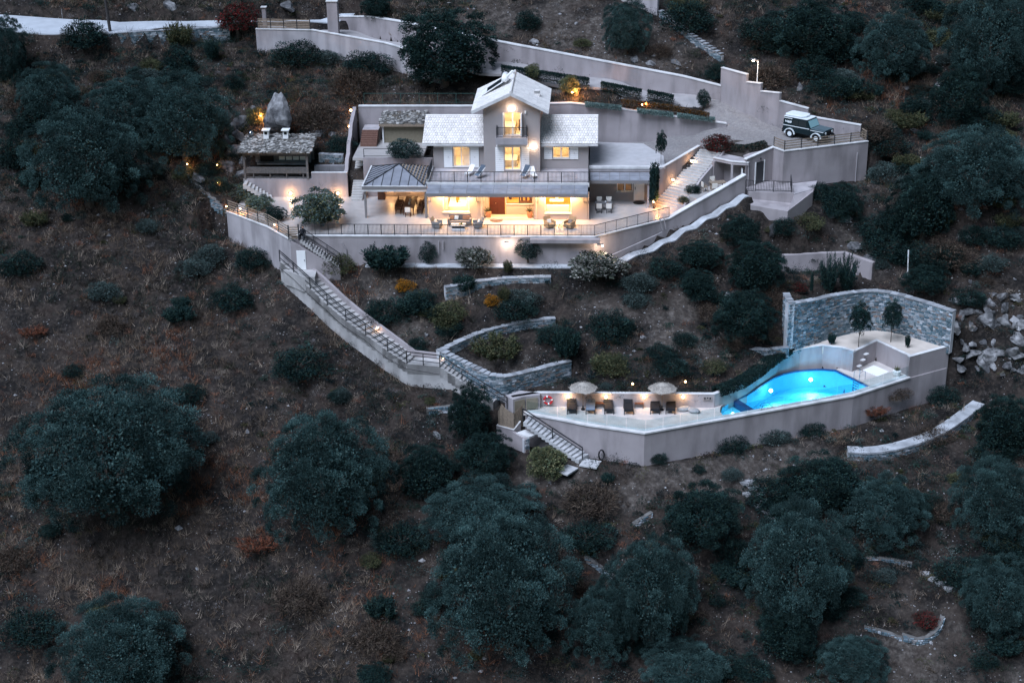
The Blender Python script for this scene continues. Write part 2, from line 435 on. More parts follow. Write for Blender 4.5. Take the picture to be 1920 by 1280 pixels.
def lampbulb(parent, p, power=25, r=0.09, col=(1.0, 0.55, 0.24), m=None, body=True, off=(0, 0, 0)):
    b = MB(); b.ball(p, r, 6); b.build('bulb', m or bulb, parent, smooth=True)
    if power:
        l = bpy.data.lights.new('glow', 'POINT'); l.energy = power*LK; l.color = col; l.shadow_soft_size = 0.1
        o = bpy.data.objects.new('glow', l); COL.objects.link(o); L = LOC.get(parent.name, Vector((0, 0, 0))) if parent is not None else Vector((0, 0, 0)); o.parent = parent; o.location = (p[0]+off[0]-L.x, p[1]+off[1]-L.y, p[2]+off[2]-L.z)
def wall_lamp(p, label, power=25, group='round wall lamps', parent=None, ny=-1):
    t = parent or thing('wall_lamp', label, 'wall lamp', p, group)
    b = MB(); b.tube([(p[0], p[1]+0.16, p[2]), (p[0], p[1]+0.10, p[2])], 0.11, 12); b.build('lamp_base', whitep, t)
    lampbulb(t, p, power, 0.115, off=(0, -0.12, 0)); return t
# ================================================================ layout
Z0 = 0.0; ZP = -10.4; ZU = 3.1; ZPAT = 3.8
front = [P(553, 447, 0), P(565, 441, 0), P(840, 441, 0), P(1115, 441, 0), P(1255, 410, 0)]
front[1] = (front[1][0], -0.55, 0); front[2] = (front[2][0], -0.5, 0); front[3] = (front[3][0], -0.45, 0)
lfence = [P(432, 400, 0), P(500, 425, 0), P(545, 448, 0)]
wallcrest = [(14.3, 4.45, 0.1), (16.5, 5.6, 0.95), (19.0, 7.1, 1.9), (21.4, 8.6, 2.9)]
terrace = [(-26.3, 6.0), lfence[1][:2], lfence[2][:2], front[1][:2], front[3][:2], (14.3, 4.45), (21.4, 8.6), (21.2, 12), (17.5, 11.5), (13.2, 10.6), (-15.9, 10.6), (-26.3, 10.4)]
drive_ctrl = [(7, 11, 3.1), (14, 11, 3.1), (12, 14, 3.05), (9, 17, 3.05), (11.5, 17, 3.05), (12, 12, 3.05), (7, 18, 3.1), (12, 18.2, 3.2), (16, 18.2, 3.9), (20.3, 18.5, 4.7), (17, 14.2, 3.9), (19.5, 14.5, 4.35), (20, 23.0, 6.1), (22, 20, 5.5), (24.6, 12.5, 4.6),
              (25.2, 10.9, 4.6), (33.2, 14.0, 4.6), (31.0, 16, 4.6), (27, 17, 4.7), (24, 18, 5.0), (22, 16, 4.7), (16, 16, 3.8), (10, 14.5, 3.1)]
drive_z = idw(drive_ctrl)
drivepoly = [(6.9, 10.9), (14.1, 10.9), (17.8, 14.2), (19.5, 13.2), (21.3, 13.4), (24.4, 12.4), (25.2, 10.8), (33.3, 14.2), (32.6, 15.6), (26.0, 17.0), (19.9, 23.6), (17.6, 23.6), (18.5, 20.0), (20.3, 18.6), (6.9, 18.6)]
w3base = [(-20.3, 35.8, 10.9), (-14.0, 31.4, 10.4), (-2.8, 27.4, 9.2), (6.5, 25.6, 8.0), (16.2, 23.6, 6.8), (19.9, 23.0, 6.3)]
rampout = [(-28.0, 31.1, 11.0), (-22.4, 31.0, 10.9), (-14.3, 27.1, 10.4), (-8, 24.0, 9.6), (-3, 22.9, 9.0), (6.5, 22.4, 7.8), (13.5, 20.9, 6.8), (17.6, 20.6, 6.1)]
ramp_ctrl = w3base + rampout + [(-28.8, 35.1, 11.5)]
ramp_z = idw(ramp_ctrl)
gateback = [(-28.8, 35.1, 11.5), (-20.8, 35.2, 11.0)]
ramppoly = [p[:2] for p in rampout] + [(19.0, 23.0)] + [p[:2] for p in reversed(w3base)] + [gateback[1][:2], gateback[0][:2]]
roadpoly = [P(-80, 52, 12.3), P(0, 60, 12.1), P(100, 65, 11.9), P(170, 64, 11.8), P(230, 60, 11.8), P(400, 50, 11.8), P(487, 44, 11.6), P(625, 44, 11.5), P(770, 24, 12.3), P(900, 4, 13.0), P(1000, -20, 13.6), P(880, -30, 14.0), P(760, 8, 13.0), P(640, 26, 12.3), P(480, 37, 12.0), P(400, 39, 12.1), P(300, 40, 12.1), P(150, 38, 12.3), P(60, 32, 12.5), P(0, 28, 12.6), P(-80, 20, 12.8)]
road_z = idw([(p[0], p[1], p[2]) for p in roadpoly])
coping = [(1.9, -15.5), (4.5, -16.4), (7.0, -17.5), (11.7, -18.9), (20.2, -15.3), (29.5, -11.3), (34.9, -7.4)]
pbw = [(0.8, -14.9), (3.0, -14.0), (8, -13.95), (13, -13.95), (17.6, -13.9), (19.3, -12.6), (20.6, -11.2), (21.9, -9.2), (23.6, -6.9), (25.6, -5.5), (27.6, -5.1), (29.2, -5.6), (30.1, -6.3), (32.5, -3.7), (34.9, -7.2)]
deckpoly = coping + list(reversed(pbw))
pool = [(18.4, -15.6), (18.15, -14.6), (18.3, -13.7), (18.9, -12.9), (19.7, -12.1), (20.6, -11.2), (21.4, -10.1), (22.2, -8.9), (23.1, -7.7), (24.1, -6.8), (25.2, -6.2), (26.3, -5.9), (27.5, -5.75), (28.7, -5.9), (31.4, -9.75), (29.4, -10.95), (20.2, -14.95)]
raised = [(24.9, -5.7), (27.0, -5.0), (29.2, -5.4), (30.1, -6.0), (32.5, -3.5), (35.0, -6.95), (38.2, -5.05), (37.0, -3.0), (34.6, -1.4), (32.4, -1.2), (29.5, -2.3), (26.8, -4.0)]
msL = [P(525, 492, -2.4), P(551, 515, -3.0), P(582, 543, -3.8), P(614, 574, -4.6), P(649, 603, -5.3), P(686, 630, -6.1), P(727, 660, -6.9), P(763, 683, -7.6), P(825, 690, -7.8), P(925, 757, -10.2)]
msR = [(p[0], p[1], p[2]) for p in offset_path(msL, 1.55) for _ in (0,)] if False else [(q[0], q[1], p[2]) for q, p in zip(offset_path(msL, 1.6), msL)]

# ================================================================ terrain
def base_h(x, y):
    a = np.where(y > 0, -2.4+0.45*y, -2.4+0.60*y)
    a = np.where(y < -18, -13.2+0.62*(y+18), a)
    return np.where(y > 45, 17.85+0.55*(y-45), a)
resid = [(-12, -1, -2.7), (-4, -1, -2.7), (3, -1, -2.7), (10, -.3, -2.7), (14, 2, -1.5), (18, 4.8, -.2), (21.8, 7.9, 1.1), (26, 9.5, .9), (31.5, 10.2, 1.1), (34, 14, 2.4), (4, -13.2, -9.2), (10, -13.2, -9.3), (16, -13.2, -9.3),
         (0, -14, -10.2), (.8, -16.4, -13), (6, -19.5, -13.3), (11.7, -19.8, -13.4), (18, -17, -13.3), (23.9, -15, -13.2), (29.8, -12.2, -13.4), (36, -7, -13.2), (25, -4.6, -5.2), (29, -1.6, -5.2), (33, 0, -5.2), (38, -3, -6.8), (40, -7, -9.5),
         (28, 1, -5.0), (30, 3.2, -5.2), (28, 5, -3.2), (22, -4, -7.3), (-22.2, 1.5, -3.8), (-24, 4, -2.6), (-21.9, -.5, -4.4), (-19.3, -5, -5.8), (-16.8, -8, -7.0), (-13.7, -10.3, -8.2), (-11.4, -12.5, -9.4), (-8.1, -14, -10.1), (-5, -14, -10.2),
         (-17, -2.2, -4.0), (-13, -5, -5.0), (-8.4, -8.6, -6.7), (-4, -9, -7.0), (3, -7, -6.6), (-2, -12, -9.2), (4, -11, -9.0), (-26, 12, 1.8), (-20, 14, 2.4), (-30, 8, 0.4),  (0, 19.5, 6.8), (8, 19.5, 6.9), (14, 19.3, 6.2),
         (-14, 33.5, 12.6), (-3, 30, 11.3), (6.5, 28, 10.0), (16, 26, 8.8), (21, 24.5, 7.4), (27, 19.5, 6.8), (33, 17, 5.6),  (30, -16.5, -14.0), (36, -13.5, -13.8), (41, -7.5, -12.6), (43, -12, -15.5), (33, -18, -15.6),
         (-10, 40, 15.0), (-35, 38, 14.5), (-50, 38, 15), (-20, 38.5, 13.5), (24, -17, -14), (14, -21, -14.2), (5, -21, -14.4), (-27, 28, 8.2), (-22, 28, 8.0), (-16, 24.5, 7.6), (-9, 21.5, 7.1), (-4, 21, 7.0), (-14, 20.3, 6.8), (-38, 27, 8.8), (-33, 28, 8.9), (-45, 25.5, 8.6)]
SW_CURVE = smoothpath([(24.3, -6.2, -4.2), (26.5, -5.0, -4.35), (29, -3.0, -4.55), (31.4, -1.6, -4.75), (33.2, -1.3, -4.85), (35.4, -2.6, -4.95), (38.5, -5.4, -5.1)], 1)
SW_UP = smoothpath([P(835, 540, -3.6), P(880, 530, -3.4), P(950, 522, -3.2), P(1033, 520, -3.1)], 1)
SW_MID = list(reversed(smoothpath([P(1042, 597, -6.0), P(960, 607, -6.2), P(890, 628, -6.5), P(825, 660, -6.9)], 1)))
SW_V = smoothpath([P(825, 660, -6.95), P(875, 685, -7.5), P(930, 711, -8.1), P(985, 700, -8.2), P(1072, 677, -8.2)], 1)
SW_SLOPE = [P(1460, 480, -3.3), P(1520, 476, -3.2), P(1582, 474, -3.1), P(1636, 493, -3.4)]
SW_EDGE = smoothpath([P(1590, 850, -13.6), P(1640, 852, -13.6), P(1700, 841, -13.5), P(1760, 820, -13.4), P(1800, 795, -13.2), P(1845, 760, -13.0)], 1)
SW_ROAD = [P(175, 66, 11.7), P(230, 62, 11.8), P(300, 58, 11.8), P(430, 51, 11.8)]
_wc = [(-13.0, -1.25, -2.55), (-5, -1.25, -2.55), (3, -1.22, -2.57), (7.2, -1.15, -2.6), (8.9, -.45, -2.62), (12.12, 1.85, -2.22), (14.09, 3.25, -1.68), (16.06, 4.4, -.88), (18.05, 5.5, -.12), (19.81, 6.6, .56), (21.5, 7.7, 1.3)]
wpath = [(q[0], q[1], p[2]) for q, p in zip(offset_path(_wc, -.5), _wc)]
# (path with top z, drop to the ground in front, front?, back?)
edges = [(SW_CURVE, 4.2, False, True, 3), (SW_UP, 1.25, True, True, 2.5), (SW_MID, .75, True, True, 2), (SW_V, 1.5, True, True, 2), (SW_SLOPE, 1.7, True, True, 2.5), (SW_EDGE, .65, True, False, 2, 1.1),
         (SW_ROAD, 1.7, True, False, 3), ([(-28.4, 31.0, 11.8), (-22.4, 30.9, 11.7), (-14.3, 27.0, 11.2), (-8, 23.8, 10.2)], 2.6, True, False, 4),
         ([(a[0], a[1], a[2]+1.7) for a in w3base], 0, False, True, 3), ([(p[0], p[1]-.3, p[2]) for p in wpath[:5]], .12, True, False, 3), ([(p[0]+.4, p[1]-.4, p[2]) for p in wpath[4:]], .15, True, False, 2.5),
         (coping+[(38.5, -5.2)], 3.0, True, False, 3.5), ([(3, -14, -9.2), (17.6, -13.9, -9.2), (20.6, -11.2, -9.2), (23.6, -6.9, -8.8)], 0, False, True, 2.5),
         ([(-26.8, 6.0, 0), (-22.4, 1.6, 0), (-19.7, -2, 0)], 3.0, True, False, 3), ([(p[0], p[1], p[2]) for p in msL[:9]][::1], 2.0, True, False, 2.5), ([(p[0], p[1]-.2, p[2]) for p in roadpoly[:4]], .1, True, False, 4),
         ([(21.8, 7.8, .5), (25.9, 5.4, .2), (28.4, 9.6, .8), (33.4, 13.9, .9)], .2, True, False, 3)]
edges = [([(q[0], q[1], q[2] if len(q) > 2 else ZP) for q in e[0]],)+e[1:] for e in edges]
def berm(x, y, h):
    for path, drop, fr, bk, wd, *ex in edges:
        a = np.array(path); m_ = (x > a[:, 0].min()-wd) & (x < a[:, 0].max()+wd) & (y > a[:, 1].min()-wd) & (y < a[:, 1].max()+wd)
        X, Y, hh = x[m_], y[m_], h[m_]; best = np.full(X.shape, 1e9); z = np.zeros(X.shape); side = np.zeros(X.shape)
        for p, q in zip(a, a[1:]):
            dx, dy = q[0]-p[0], q[1]-p[1]; t = ((X-p[0])*dx+(Y-p[1])*dy)/(dx*dx+dy*dy); tc = np.clip(t, 0, 1)
            d = np.hypot(X-p[0]-tc*dx, Y-p[1]-tc*dy); b_ = d < best-1e-6
            best = np.where(b_, d, best); z = np.where(b_, p[2]+(q[2]-p[2])*tc, z); side = np.where(b_, dx*(Y-p[1])-dy*(X-p[0]), side)
        w = best < wd
        bh = ex[0] if ex else (.3 if bk else .65)
        if bk: hh = np.where(w & (side > 0), np.clip(hh, z-.25-.6*best, z-.12+.6*best), hh)
        if fr: hh = np.where(w & ((side <= 0) | (best < bh)), np.minimum(hh, z-drop+.22*best), hh); hh = np.where(w & (side <= 0) & (best < 1.2), np.maximum(hh, z-drop-.5-.6*best), hh)
        h[m_] = hh
    return h
def vnoise(x, y, f, seed):
    rg = np.random.RandomState(seed); T = rg.rand(64, 64); X = x*f+17.3; Y = y*f+9.1
    xi = np.floor(X).astype(int); yi = np.floor(Y).astype(int); u = X-xi; v = Y-yi; u = u*u*(3-2*u); v = v*v*(3-2*v)
    g = lambda a, b: T[a % 64, b % 64]
    return (g(xi, yi)*(1-u)+g(xi+1, yi)*u)*(1-v)+(g(xi, yi+1)*(1-u)+g(xi+1, yi+1)*u)*v-0.5
def natural(x, y):
    h = base_h(x, y); num = np.zeros(x.shape); den = np.full(x.shape, 0.25)
    for cx, cy, cz in resid:
        w = np.exp(-((x-cx)**2+(y-cy)**2)/(2*3.2**2)); num += w*(cz-float(base_h(np.array(cx), np.array(cy)))); den += w
    h = h+num/den
    return h
cuts = [(terrace, -0.35, .25), ([(-16.4, 10), (-16.4, 18.5), (7, 18.5), (7, 10)], 2.8, .3), ([(-15.9, 10), (-15.9, 18.5), (-8, 18.5), (-8, 10)], 2.8, .3), (deckpoly, ZP-.35, .3), (pool, -13.2, .2), (raised, -8.9, .2), ([(21.5, 8.2), (25.9, 7.2), (28.4, 9.8), (33.8, 13.7), (33.4, 15.5), (25, 13), (21.5, 11.5)], .9, .1), ([(-20.4, -2.0), (-17.2, -2.0), (-17.0, -4.2), (-19.2, -4.4)], -3.6, .2), ([(20.6, 6.6), (21.6, 5.2), (24.5, 4.2), (26, 6), (22.3, 8.2)], .15, .1)]
def carve(x, y, h):
    for poly, lv, infl in cuts:
        near = inpoly(x, y, poly) | (polydist(x, y, poly) < infl); h = np.where(near, np.minimum(h, lv), h)
    for poly, zf, infl, dz in ((drivepoly, drive_ctrl, .45, .4), (ramppoly, ramp_ctrl, .45, .4), ([p[:2] for p in wpath]+list(reversed(offset_path(wpath, .95))), wpath, .35, .09), (roadpoly, roadpoly, .6, .06)):
        near = inpoly(x, y, poly) | (polydist(x, y, poly) < infl); c = np.array([q[:3] for q in zf])
        if near.any():
            X = x[near]; Y = y[near]; w = 1/((c[:, 0][None]-X[:, None])**2+(c[:, 1][None]-Y[:, None])**2+.3)**2; z = (w*c[:, 2][None]).sum(1)/w.sum(1)
            hh = h[near]; h[near] = z-dz if dz < .1 else np.minimum(hh, z-dz)
    # the stairway corridor
    corr = msL + list(reversed(msR)); near = inpoly(x, y, corr) | (polydist(x, y, corr) < .25)
    if near.any():
        X = x[near]; Y = y[near]; c = np.array(msL); w = 1/((c[:, 0][None]-X[:, None])**2+(c[:, 1][None]-Y[:, None])**2+.3)**2; z = (w*c[:, 2][None]).sum(1)/w.sum(1)
        h[near] = np.minimum(h[near], z-.8)
    return h
def axis(lo, hi, step, far, grow=1.25):
    a = list(np.arange(lo, hi, step)); s = step
    while a[-1] < far: s *= grow; a.append(a[-1]+min(s, 12))
    s = step
    while a[0] > -far: s *= grow; a.insert(0, a[0]-min(s, 12))
    return np.array(a)
gx = axis(-60, 56, 0.4, 190); gy = axis(-46, 52, 0.4, 190)
GX, GY = np.meshgrid(gx, gy)
H = natural(GX, GY)
H += 0.35*vnoise(GX, GY, .12, 1)+0.30*vnoise(GX, GY, .33, 2)*1.0+0.18*vnoise(GX, GY, .9, 3)+0.12*vnoise(GX, GY, 1.9, 4)
rocky = np.exp(-(((GX-44)/7)**2+((GY+1)/7)**2))+np.exp(-(((GX+27)/5)**2+((GY-17)/5)**2))
H += rocky*(1.2*np.abs(vnoise(GX, GY, .55, 8))+.6*np.abs(vnoise(GX, GY, 1.1, 9)))
H = berm(GX, GY, H)
def _blur(h, m, it):
    for _ in range(it):
        b_ = (h[:-2, 1:-1]+h[2:, 1:-1]+h[1:-1, :-2]+h[1:-1, 2:]+4*h[1:-1, 1:-1])/8; c_ = h.copy(); c_[1:-1, 1:-1] = b_; h = np.where(m, c_, h)
    return h
H = _blur(H, (GX > 39.3) & (GX < 46) & (GY > -14) & (GY < 3), 14)
H = carve(GX, GY, H)
def TH(x, y, H=H):
    i = int(np.clip(np.searchsorted(gx, x)-1, 0, len(gx)-2)); j = int(np.clip(np.searchsorted(gy, y)-1, 0, len(gy)-2))
    u = (x-gx[i])/(gx[i+1]-gx[i]); v = (y-gy[j])/(gy[j+1]-gy[j])
    return float((H[j, i]*(1-u)+H[j, i+1]*u)*(1-v)+(H[j+1, i]*(1-u)+H[j+1, i+1]*u)*v)
def THv(x, y):
    i = np.clip(np.searchsorted(gx, x)-1, 0, len(gx)-2); j = np.clip(np.searchsorted(gy, y)-1, 0, len(gy)-2)
    u = (x-gx[i])/(gx[i+1]-gx[i]); v = (y-gy[j])/(gy[j+1]-gy[j])
    return (H[j, i]*(1-u)+H[j, i+1]*u)*(1-v)+(H[j+1, i]*(1-u)+H[j+1, i+1]*u)*v
HS = H.copy()
for pl_, lv_ in ((terrace, 0.0), (deckpoly, ZP), (raised, -8.5), ([(-15.6, 10.7), (-8.9, 10.7), (-8.9, 17.2), (-15.6, 17.2)], 3.8)): HS[inpoly(GX, GY, pl_)] = lv_
for pl_, c_ in ((drivepoly, drive_ctrl), (ramppoly, ramp_ctrl)):
    k_ = inpoly(GX, GY, pl_); c_ = np.array([q_[:3] for q_ in c_]); w_ = 1/((c_[:, 0][None]-GX[k_][:, None])**2+(c_[:, 1][None]-GY[k_][:, None])**2+.3)**2; HS[k_] = (w_*c_[:, 2][None]).sum(1)/w_.sum(1)
def SURF(x, y): return TH(x, y, HS)
def G(px, py, hc=0.0):
    """the point along the sight line where the ground lies hc below it"""
    d = ray(px, py); t = 90.0; pt = t
    while t < 330:
        p = CAM+d*t
        if p[2]-SURF(p[0], p[1]) <= hc:
            a, b = pt, t
            for _ in range(12):
                m_ = (a+b)/2; q = CAM+d*m_
                if q[2]-SURF(q[0], q[1]) <= hc: b = m_
                else: a = m_
            p = CAM+d*b; return float(p[0]), float(p[1]), float(p[2])-hc, b
        pt = t; t += 0.7
    p = CAM+d*170; return float(p[0]), float(p[1]), TH(p[0], p[1]), 170.
ny_, nx_ = GX.shape
gm = bpy.data.meshes.new('hillside_ground'); co = np.stack([GX, GY, H], -1).reshape(-1, 3).astype(np.float32)
gm.vertices.add(len(co)); gm.vertices.foreach_set('co', co.ravel())
idx = np.arange(ny_*nx_).reshape(ny_, nx_); q = np.stack([idx[:-1, :-1], idx[:-1, 1:], idx[1:, 1:], idx[1:, :-1]], -1).reshape(-1, 4).astype(np.int32)
gm.loops.add(len(q)*4); gm.loops.foreach_set('vertex_index', q.ravel()); gm.polygons.add(len(q)); gm.polygons.foreach_set('loop_start', np.arange(0, len(q)*4, 4, dtype=np.int32))
gm.polygons.foreach_set('use_smooth', np.ones(len(q), bool)); gm.update(calc_edges=True)
BARE = [([(1000, 900), (1150, 905), (1300, 900), (1420, 885), (1540, 845)], 1.5), ([(1130, 580), (1240, 600), (1300, 640)], 2.0), ([(950, 40), (1080, 60), (1230, 110)], 3.0), ([(1700, 1250), (1800, 1290)], 3.0), ([(1330, 920), (1290, 950)], 1.2), ([(1100, 170), (1040, 160)], .8), ([(700, 560), (760, 600)], 1.6), ([(985, 690), (900, 680)], .8), ([(1560, 420), (1640, 480)], 1.5)]
BAREW = [([G(*p)[:2] for p in pts], w) for pts, w in BARE]
def bare(x, y):
    m_ = np.zeros(x.shape)
    for pts, w in BAREW: m_ = np.maximum(m_, np.clip(1.4-polydist(x, y, pts, False)/w+2.2*vnoise(x, y, .5, 51), 0, 1))
    return m_
_a = gm.attributes.new('bare', 'FLOAT', 'POINT'); _a.data.foreach_set('value', bare(GX, GY).ravel().astype(np.float32))
# ground material: dry soil, litter, small pale stones
M = bpy.data.materials.new('hillside_soil'); M.use_nodes = True; N = M.node_tree; L = N.links; b = N.nodes['Principled BSDF']; b.inputs['Roughness'].default_value = 0.95; b.inputs['Specular IOR Level'].default_value = 0.1
g = N.nodes.new('ShaderNodeNewGeometry')
def _n(s, d=6, t='ShaderNodeTexNoise'):
    n = N.nodes.new(t); n.inputs['Scale'].default_value = s
    if t == 'ShaderNodeTexNoise': n.inputs['Detail'].default_value = d; n.inputs['Roughness'].default_value = .65
    L.new(g.outputs['Position'], n.inputs['Vector']); return n
def _cr(fac, stops):
    r = N.nodes.new('ShaderNodeValToRGB'); e = r.color_ramp.elements
    while len(e) < len(stops): e.new(.5)
    for k, (p_, c_) in enumerate(stops): e[k].position = p_; e[k].color = (*c_, 1)
    L.new(fac, r.inputs[0]); return r.outputs[0]
def _mx(f, a, c):
    x = N.nodes.new('ShaderNodeMix'); x.data_type = 'RGBA'; L.new(f, x.inputs[0]); L.new(a, x.inputs[6]); L.new(c, x.inputs[7]); return x.outputs[2]
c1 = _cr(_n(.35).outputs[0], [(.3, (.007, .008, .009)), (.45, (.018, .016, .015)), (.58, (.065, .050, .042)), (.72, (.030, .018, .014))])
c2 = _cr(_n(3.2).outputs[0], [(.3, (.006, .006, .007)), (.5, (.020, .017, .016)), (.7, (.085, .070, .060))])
mixed = _mx(_n(.8).outputs[0], c1, c2)
v = _n(3.2, t='ShaderNodeTexVoronoi'); sp = N.nodes.new('ShaderNodeMapRange'); sp.inputs['From Min'].default_value = .10; sp.inputs['From Max'].default_value = .16; sp.inputs['To Min'].default_value = 1; sp.inputs['To Max'].default_value = 0
L.new(v.outputs['Distance'], sp.inputs[0])
gate = _n(.5); gr = N.nodes.new('ShaderNodeMapRange'); gr.inputs['From Min'].default_value = .48; gr.inputs['From Max'].default_value = .6; L.new(gate.outputs[0], gr.inputs[0])
mu = N.nodes.new('ShaderNodeMath'); mu.operation = 'MULTIPLY'; L.new(sp.outputs[0], mu.inputs[0]); L.new(gr.outputs[0], mu.inputs[1])
st = N.nodes.new('ShaderNodeRGB'); st.outputs[0].default_value = (.34, .33, .33, 1)
ba = N.nodes.new('ShaderNodeAttribute'); ba.attribute_name = 'bare'
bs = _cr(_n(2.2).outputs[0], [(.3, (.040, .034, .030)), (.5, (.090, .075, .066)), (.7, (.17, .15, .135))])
bn = N.nodes.new('ShaderNodeMath'); bn.operation = 'MULTIPLY'; L.new(ba.outputs['Fac'], bn.inputs[0]); _t = N.nodes.new('ShaderNodeMapRange'); _t.inputs['From Min'].default_value = .35; _t.inputs['From Max'].default_value = .6; L.new(_n(1.3).outputs[0], _t.inputs[0]); _t.inputs['To Min'].default_value = .15; L.new(_t.outputs[0], bn.inputs[1])
mixed = _mx(bn.outputs[0], mixed, bs)
fin = _mx(mu.outputs[0], mixed, st.outputs[0])
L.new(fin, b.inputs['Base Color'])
bp = N.nodes.new('ShaderNodeBump'); bp.inputs['Strength'].default_value = 1.0; bp.inputs['Distance'].default_value = .2; L.new(_n(4, 8).outputs[0], bp.inputs['Height']); L.new(bp.outputs[0], b.inputs['Normal'])
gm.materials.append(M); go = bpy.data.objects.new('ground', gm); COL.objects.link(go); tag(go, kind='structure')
# ================================================================ floors, drive, road (setting)
def flat(name, poly, z, m, th=.25, kind='structure'):
    return MB().prism([p[:2] for p in poly], z-th, z).build(name, m, kind=kind)
flat('terrace_floor', [(-26.3, 6.0), (lfence[1][0]+.1, lfence[1][1]+.1), (-19.0, -.45), (-5.6, -.3), (7.4, -.25), (14.2, 4.6), (17, 8.2), (14.0, 10.6), (-15.9, 10.6), (-26.3, 10.4)], 0, paving)
flat('upper_patio_floor', [(-15.6, 10.75), (-8.9, 10.75), (-8.9, 17.2), (-13.6, 17.2), (-15.6, 17.2)], ZPAT, paving)
sheet('driveway', drivepoly, drive_z, drive, 1.0, kind='structure')
flat('annex_roof_deck', [(6.95, 10.05), (14.05, 10.05), (14.05, 13.5), (12.2, 17.8), (7.0, 18.4)], 3.26, mat('pale_deck', (0.43, 0.42, 0.43), .8, .08, 1.5), th=.3)
sheet('upper_driveway', ramppoly, ramp_z, mat('grey_drive', (0.33, 0.31, 0.31), .9, .14, 1), 1.2, kind='structure')
sheet('road', roadpoly, lambda x, y: road_z(x, y)+.03, mat('road_concrete', (0.42, 0.44, 0.47), .9, .10, .8), 2.0, kind='structure')
# walkway strip below the terrace wall
wo_ = offset_path(wpath, .95)
sheet('walkway', [p[:2] for p in wpath]+list(reversed(wo_)), idw([(p[0], p[1], p[2]) for p in wpath]), mat('walkway_concrete', (0.42, 0.43, 0.45), .9, .22, 1.2, stain=.3), .5, .5, kind='structure')

# ================================================================ terrace walls
t = wall('terrace_wall', [(-19.2, -.85, -.06), (-5.6, -.75, -.06), (7.5, -.7, -.06), (14.3, 4.2, .02), (16.5, 5.4, .95), (19, 6.9, 1.9), (21.5, 8.45, 2.9)], [-4.6, -3.6, -3.6, -2.2, -1.5, -.8, .3], .4, stucco,
         'long lavender grey retaining wall under the front terrace railing of the house', h=.10, over=.06)
b = MB(); b.box(1.8, 8.0, -1.35, -.76, -.42, -.08); b.build('overhang', stucco, t)
b = MB()
for x, z1, z0, dx in ((-15.1, -.6, -2.5, .35), (-6.4, -.4, -1.6, .0), (-6.0, -.4, -1.2, 0)): b = MB(); b.tube([(x, -.88, z1), (x+dx*.5, -.9, z1-.35), (x+dx, -.9, z1-.6), (x+dx, -.9, z0)], .045, 6); b.build('drain_pipe', stucco_w, t)
p0 = P(1165, 475, -1.9); p1 = P(1250, 440, -.75)
for pp_ in ([(8.9, -.45, -1.9), (13.2, 2.55, -.9), (13.6, 2.9, -.8)], [(13.7, 2.95, -.6), (13.4, 2.9, .5)], [(14.0, 3.2, -.6), (13.75, 3.1, .55)]): MB().tube(pp_, .05, 6).build('drain_pipe', stucco_w, t)
lw = [(lfence[0][0]-.5, lfence[0][1]+.6, -.05), (lfence[1][0], lfence[1][1], -.05), (lfence[2][0], lfence[2][1]-.05, -.05)]
wall('boundary_wall', [(lw[0][0], lw[0][1], -.05), (lw[1][0], lw[1][1], -.05), (-19.55, -1.95, -.05)], [-3.0, -4.6, -6.0], .35, stucco_w, 'pale boundary wall under the wooden slat fence at the left end of the terrace')
# store wall with door, under the outside steps
t = thing('store_wall', 'small lavender wall with a white store door below the terrace steps', 'wall', (-19, -2, -3))
b = MB(); b.prism([(-19.5, -2.05), (-15.2, -2.05), (-15.2, -.95), (-19.5, -.95)], [-5.2, -5.0, -5.0, -5.2], [-.12, -2.75, -2.75, -.12]); b.build('wall_face', stucco, t)
d = MB().box(-19.05, -18.25, -2.10, -2.0, -2.75, -.98); d = d.build('door', whitep, t)
b = MB(); b.ball((-18.36, -2.16, -1.85), .05, 4); b.build('handle', dark, d)
b = MB().prism([(-20.35, -2.06), (-17.3, -2.06), (-17.2, -3.9), (-18.3, -3.9), (-19.4, -2.8)], -4.2, -2.78); b.build('landing', concrete, t)
b = MB(); stairs(b, (-18.7, -1.95, -.05), (-18.7, -.92, -.05), (-15.3, -1.95, -2.6), (-15.3, -.92, -2.6), 15, .3)
t = thing('terrace_steps', 'narrow steps going down from the terrace gate above the white store door', 'steps', (-18.7, -1.5, -.1)); b.build('treads', concrete, t)
railing('step_railing', [(-18.75, -1.95, -.1), (-15.3, -1.95, -2.6)], 'black handrail of the narrow steps beside the terrace gate', 1.0, 1.1, baluster=0, rails=(.35,))
railing('step_railing', [(-18.75, -1.05, -.1), (-15.3, -1.05, -2.6)], 'black handrail against the terrace wall behind the narrow steps', 1.0, 1.1, baluster=0, rails=(.35,))
railing('terrace_railing', [(-18.7, -.6, .02), (7.5, -.55, .02), (14.3, 4.45, .1)], 'long dark metal railing with thin bars along the front edge of the main terrace', 1.0, 1.19)
# wooden slat fence
def slatfence(name, path, label, h=1.0, n=4, step=1.6, group=None):
    t = thing(name, label, 'fence', path[0], group)
    for p in densify(path, step):
        b = MB(); b.box(p[0]-.04, p[0]+.04, p[1]-.04, p[1]+.04, p[2], p[2]+h+.05); b.build('post', dark, t)
    b = MB()
    for k in range(n):
        z = .12+(h-.15)*k/(n-1)
        for a, c in zip(path, path[1:]): b.bar((a[0], a[1], a[2]+z), (c[0], c[1], c[2]+z), .03, .10)
    b.build('slats', wood, t); return t
slatfence('slat_fence', [(lw[0][0]+.2, lw[0][1]-.1, .03), (lw[1][0]+.15, lw[1][1]+.1, .03), (-19.75, -1.55, .03)], 'wooden slat fence with dark posts on the boundary wall left of the terrace', 1.1, 5, 1.5)
t = thing('garden_gate', 'small wooden slatted gate between the slat fence and the narrow steps', 'gate', (-19.2, -1.8, 0))
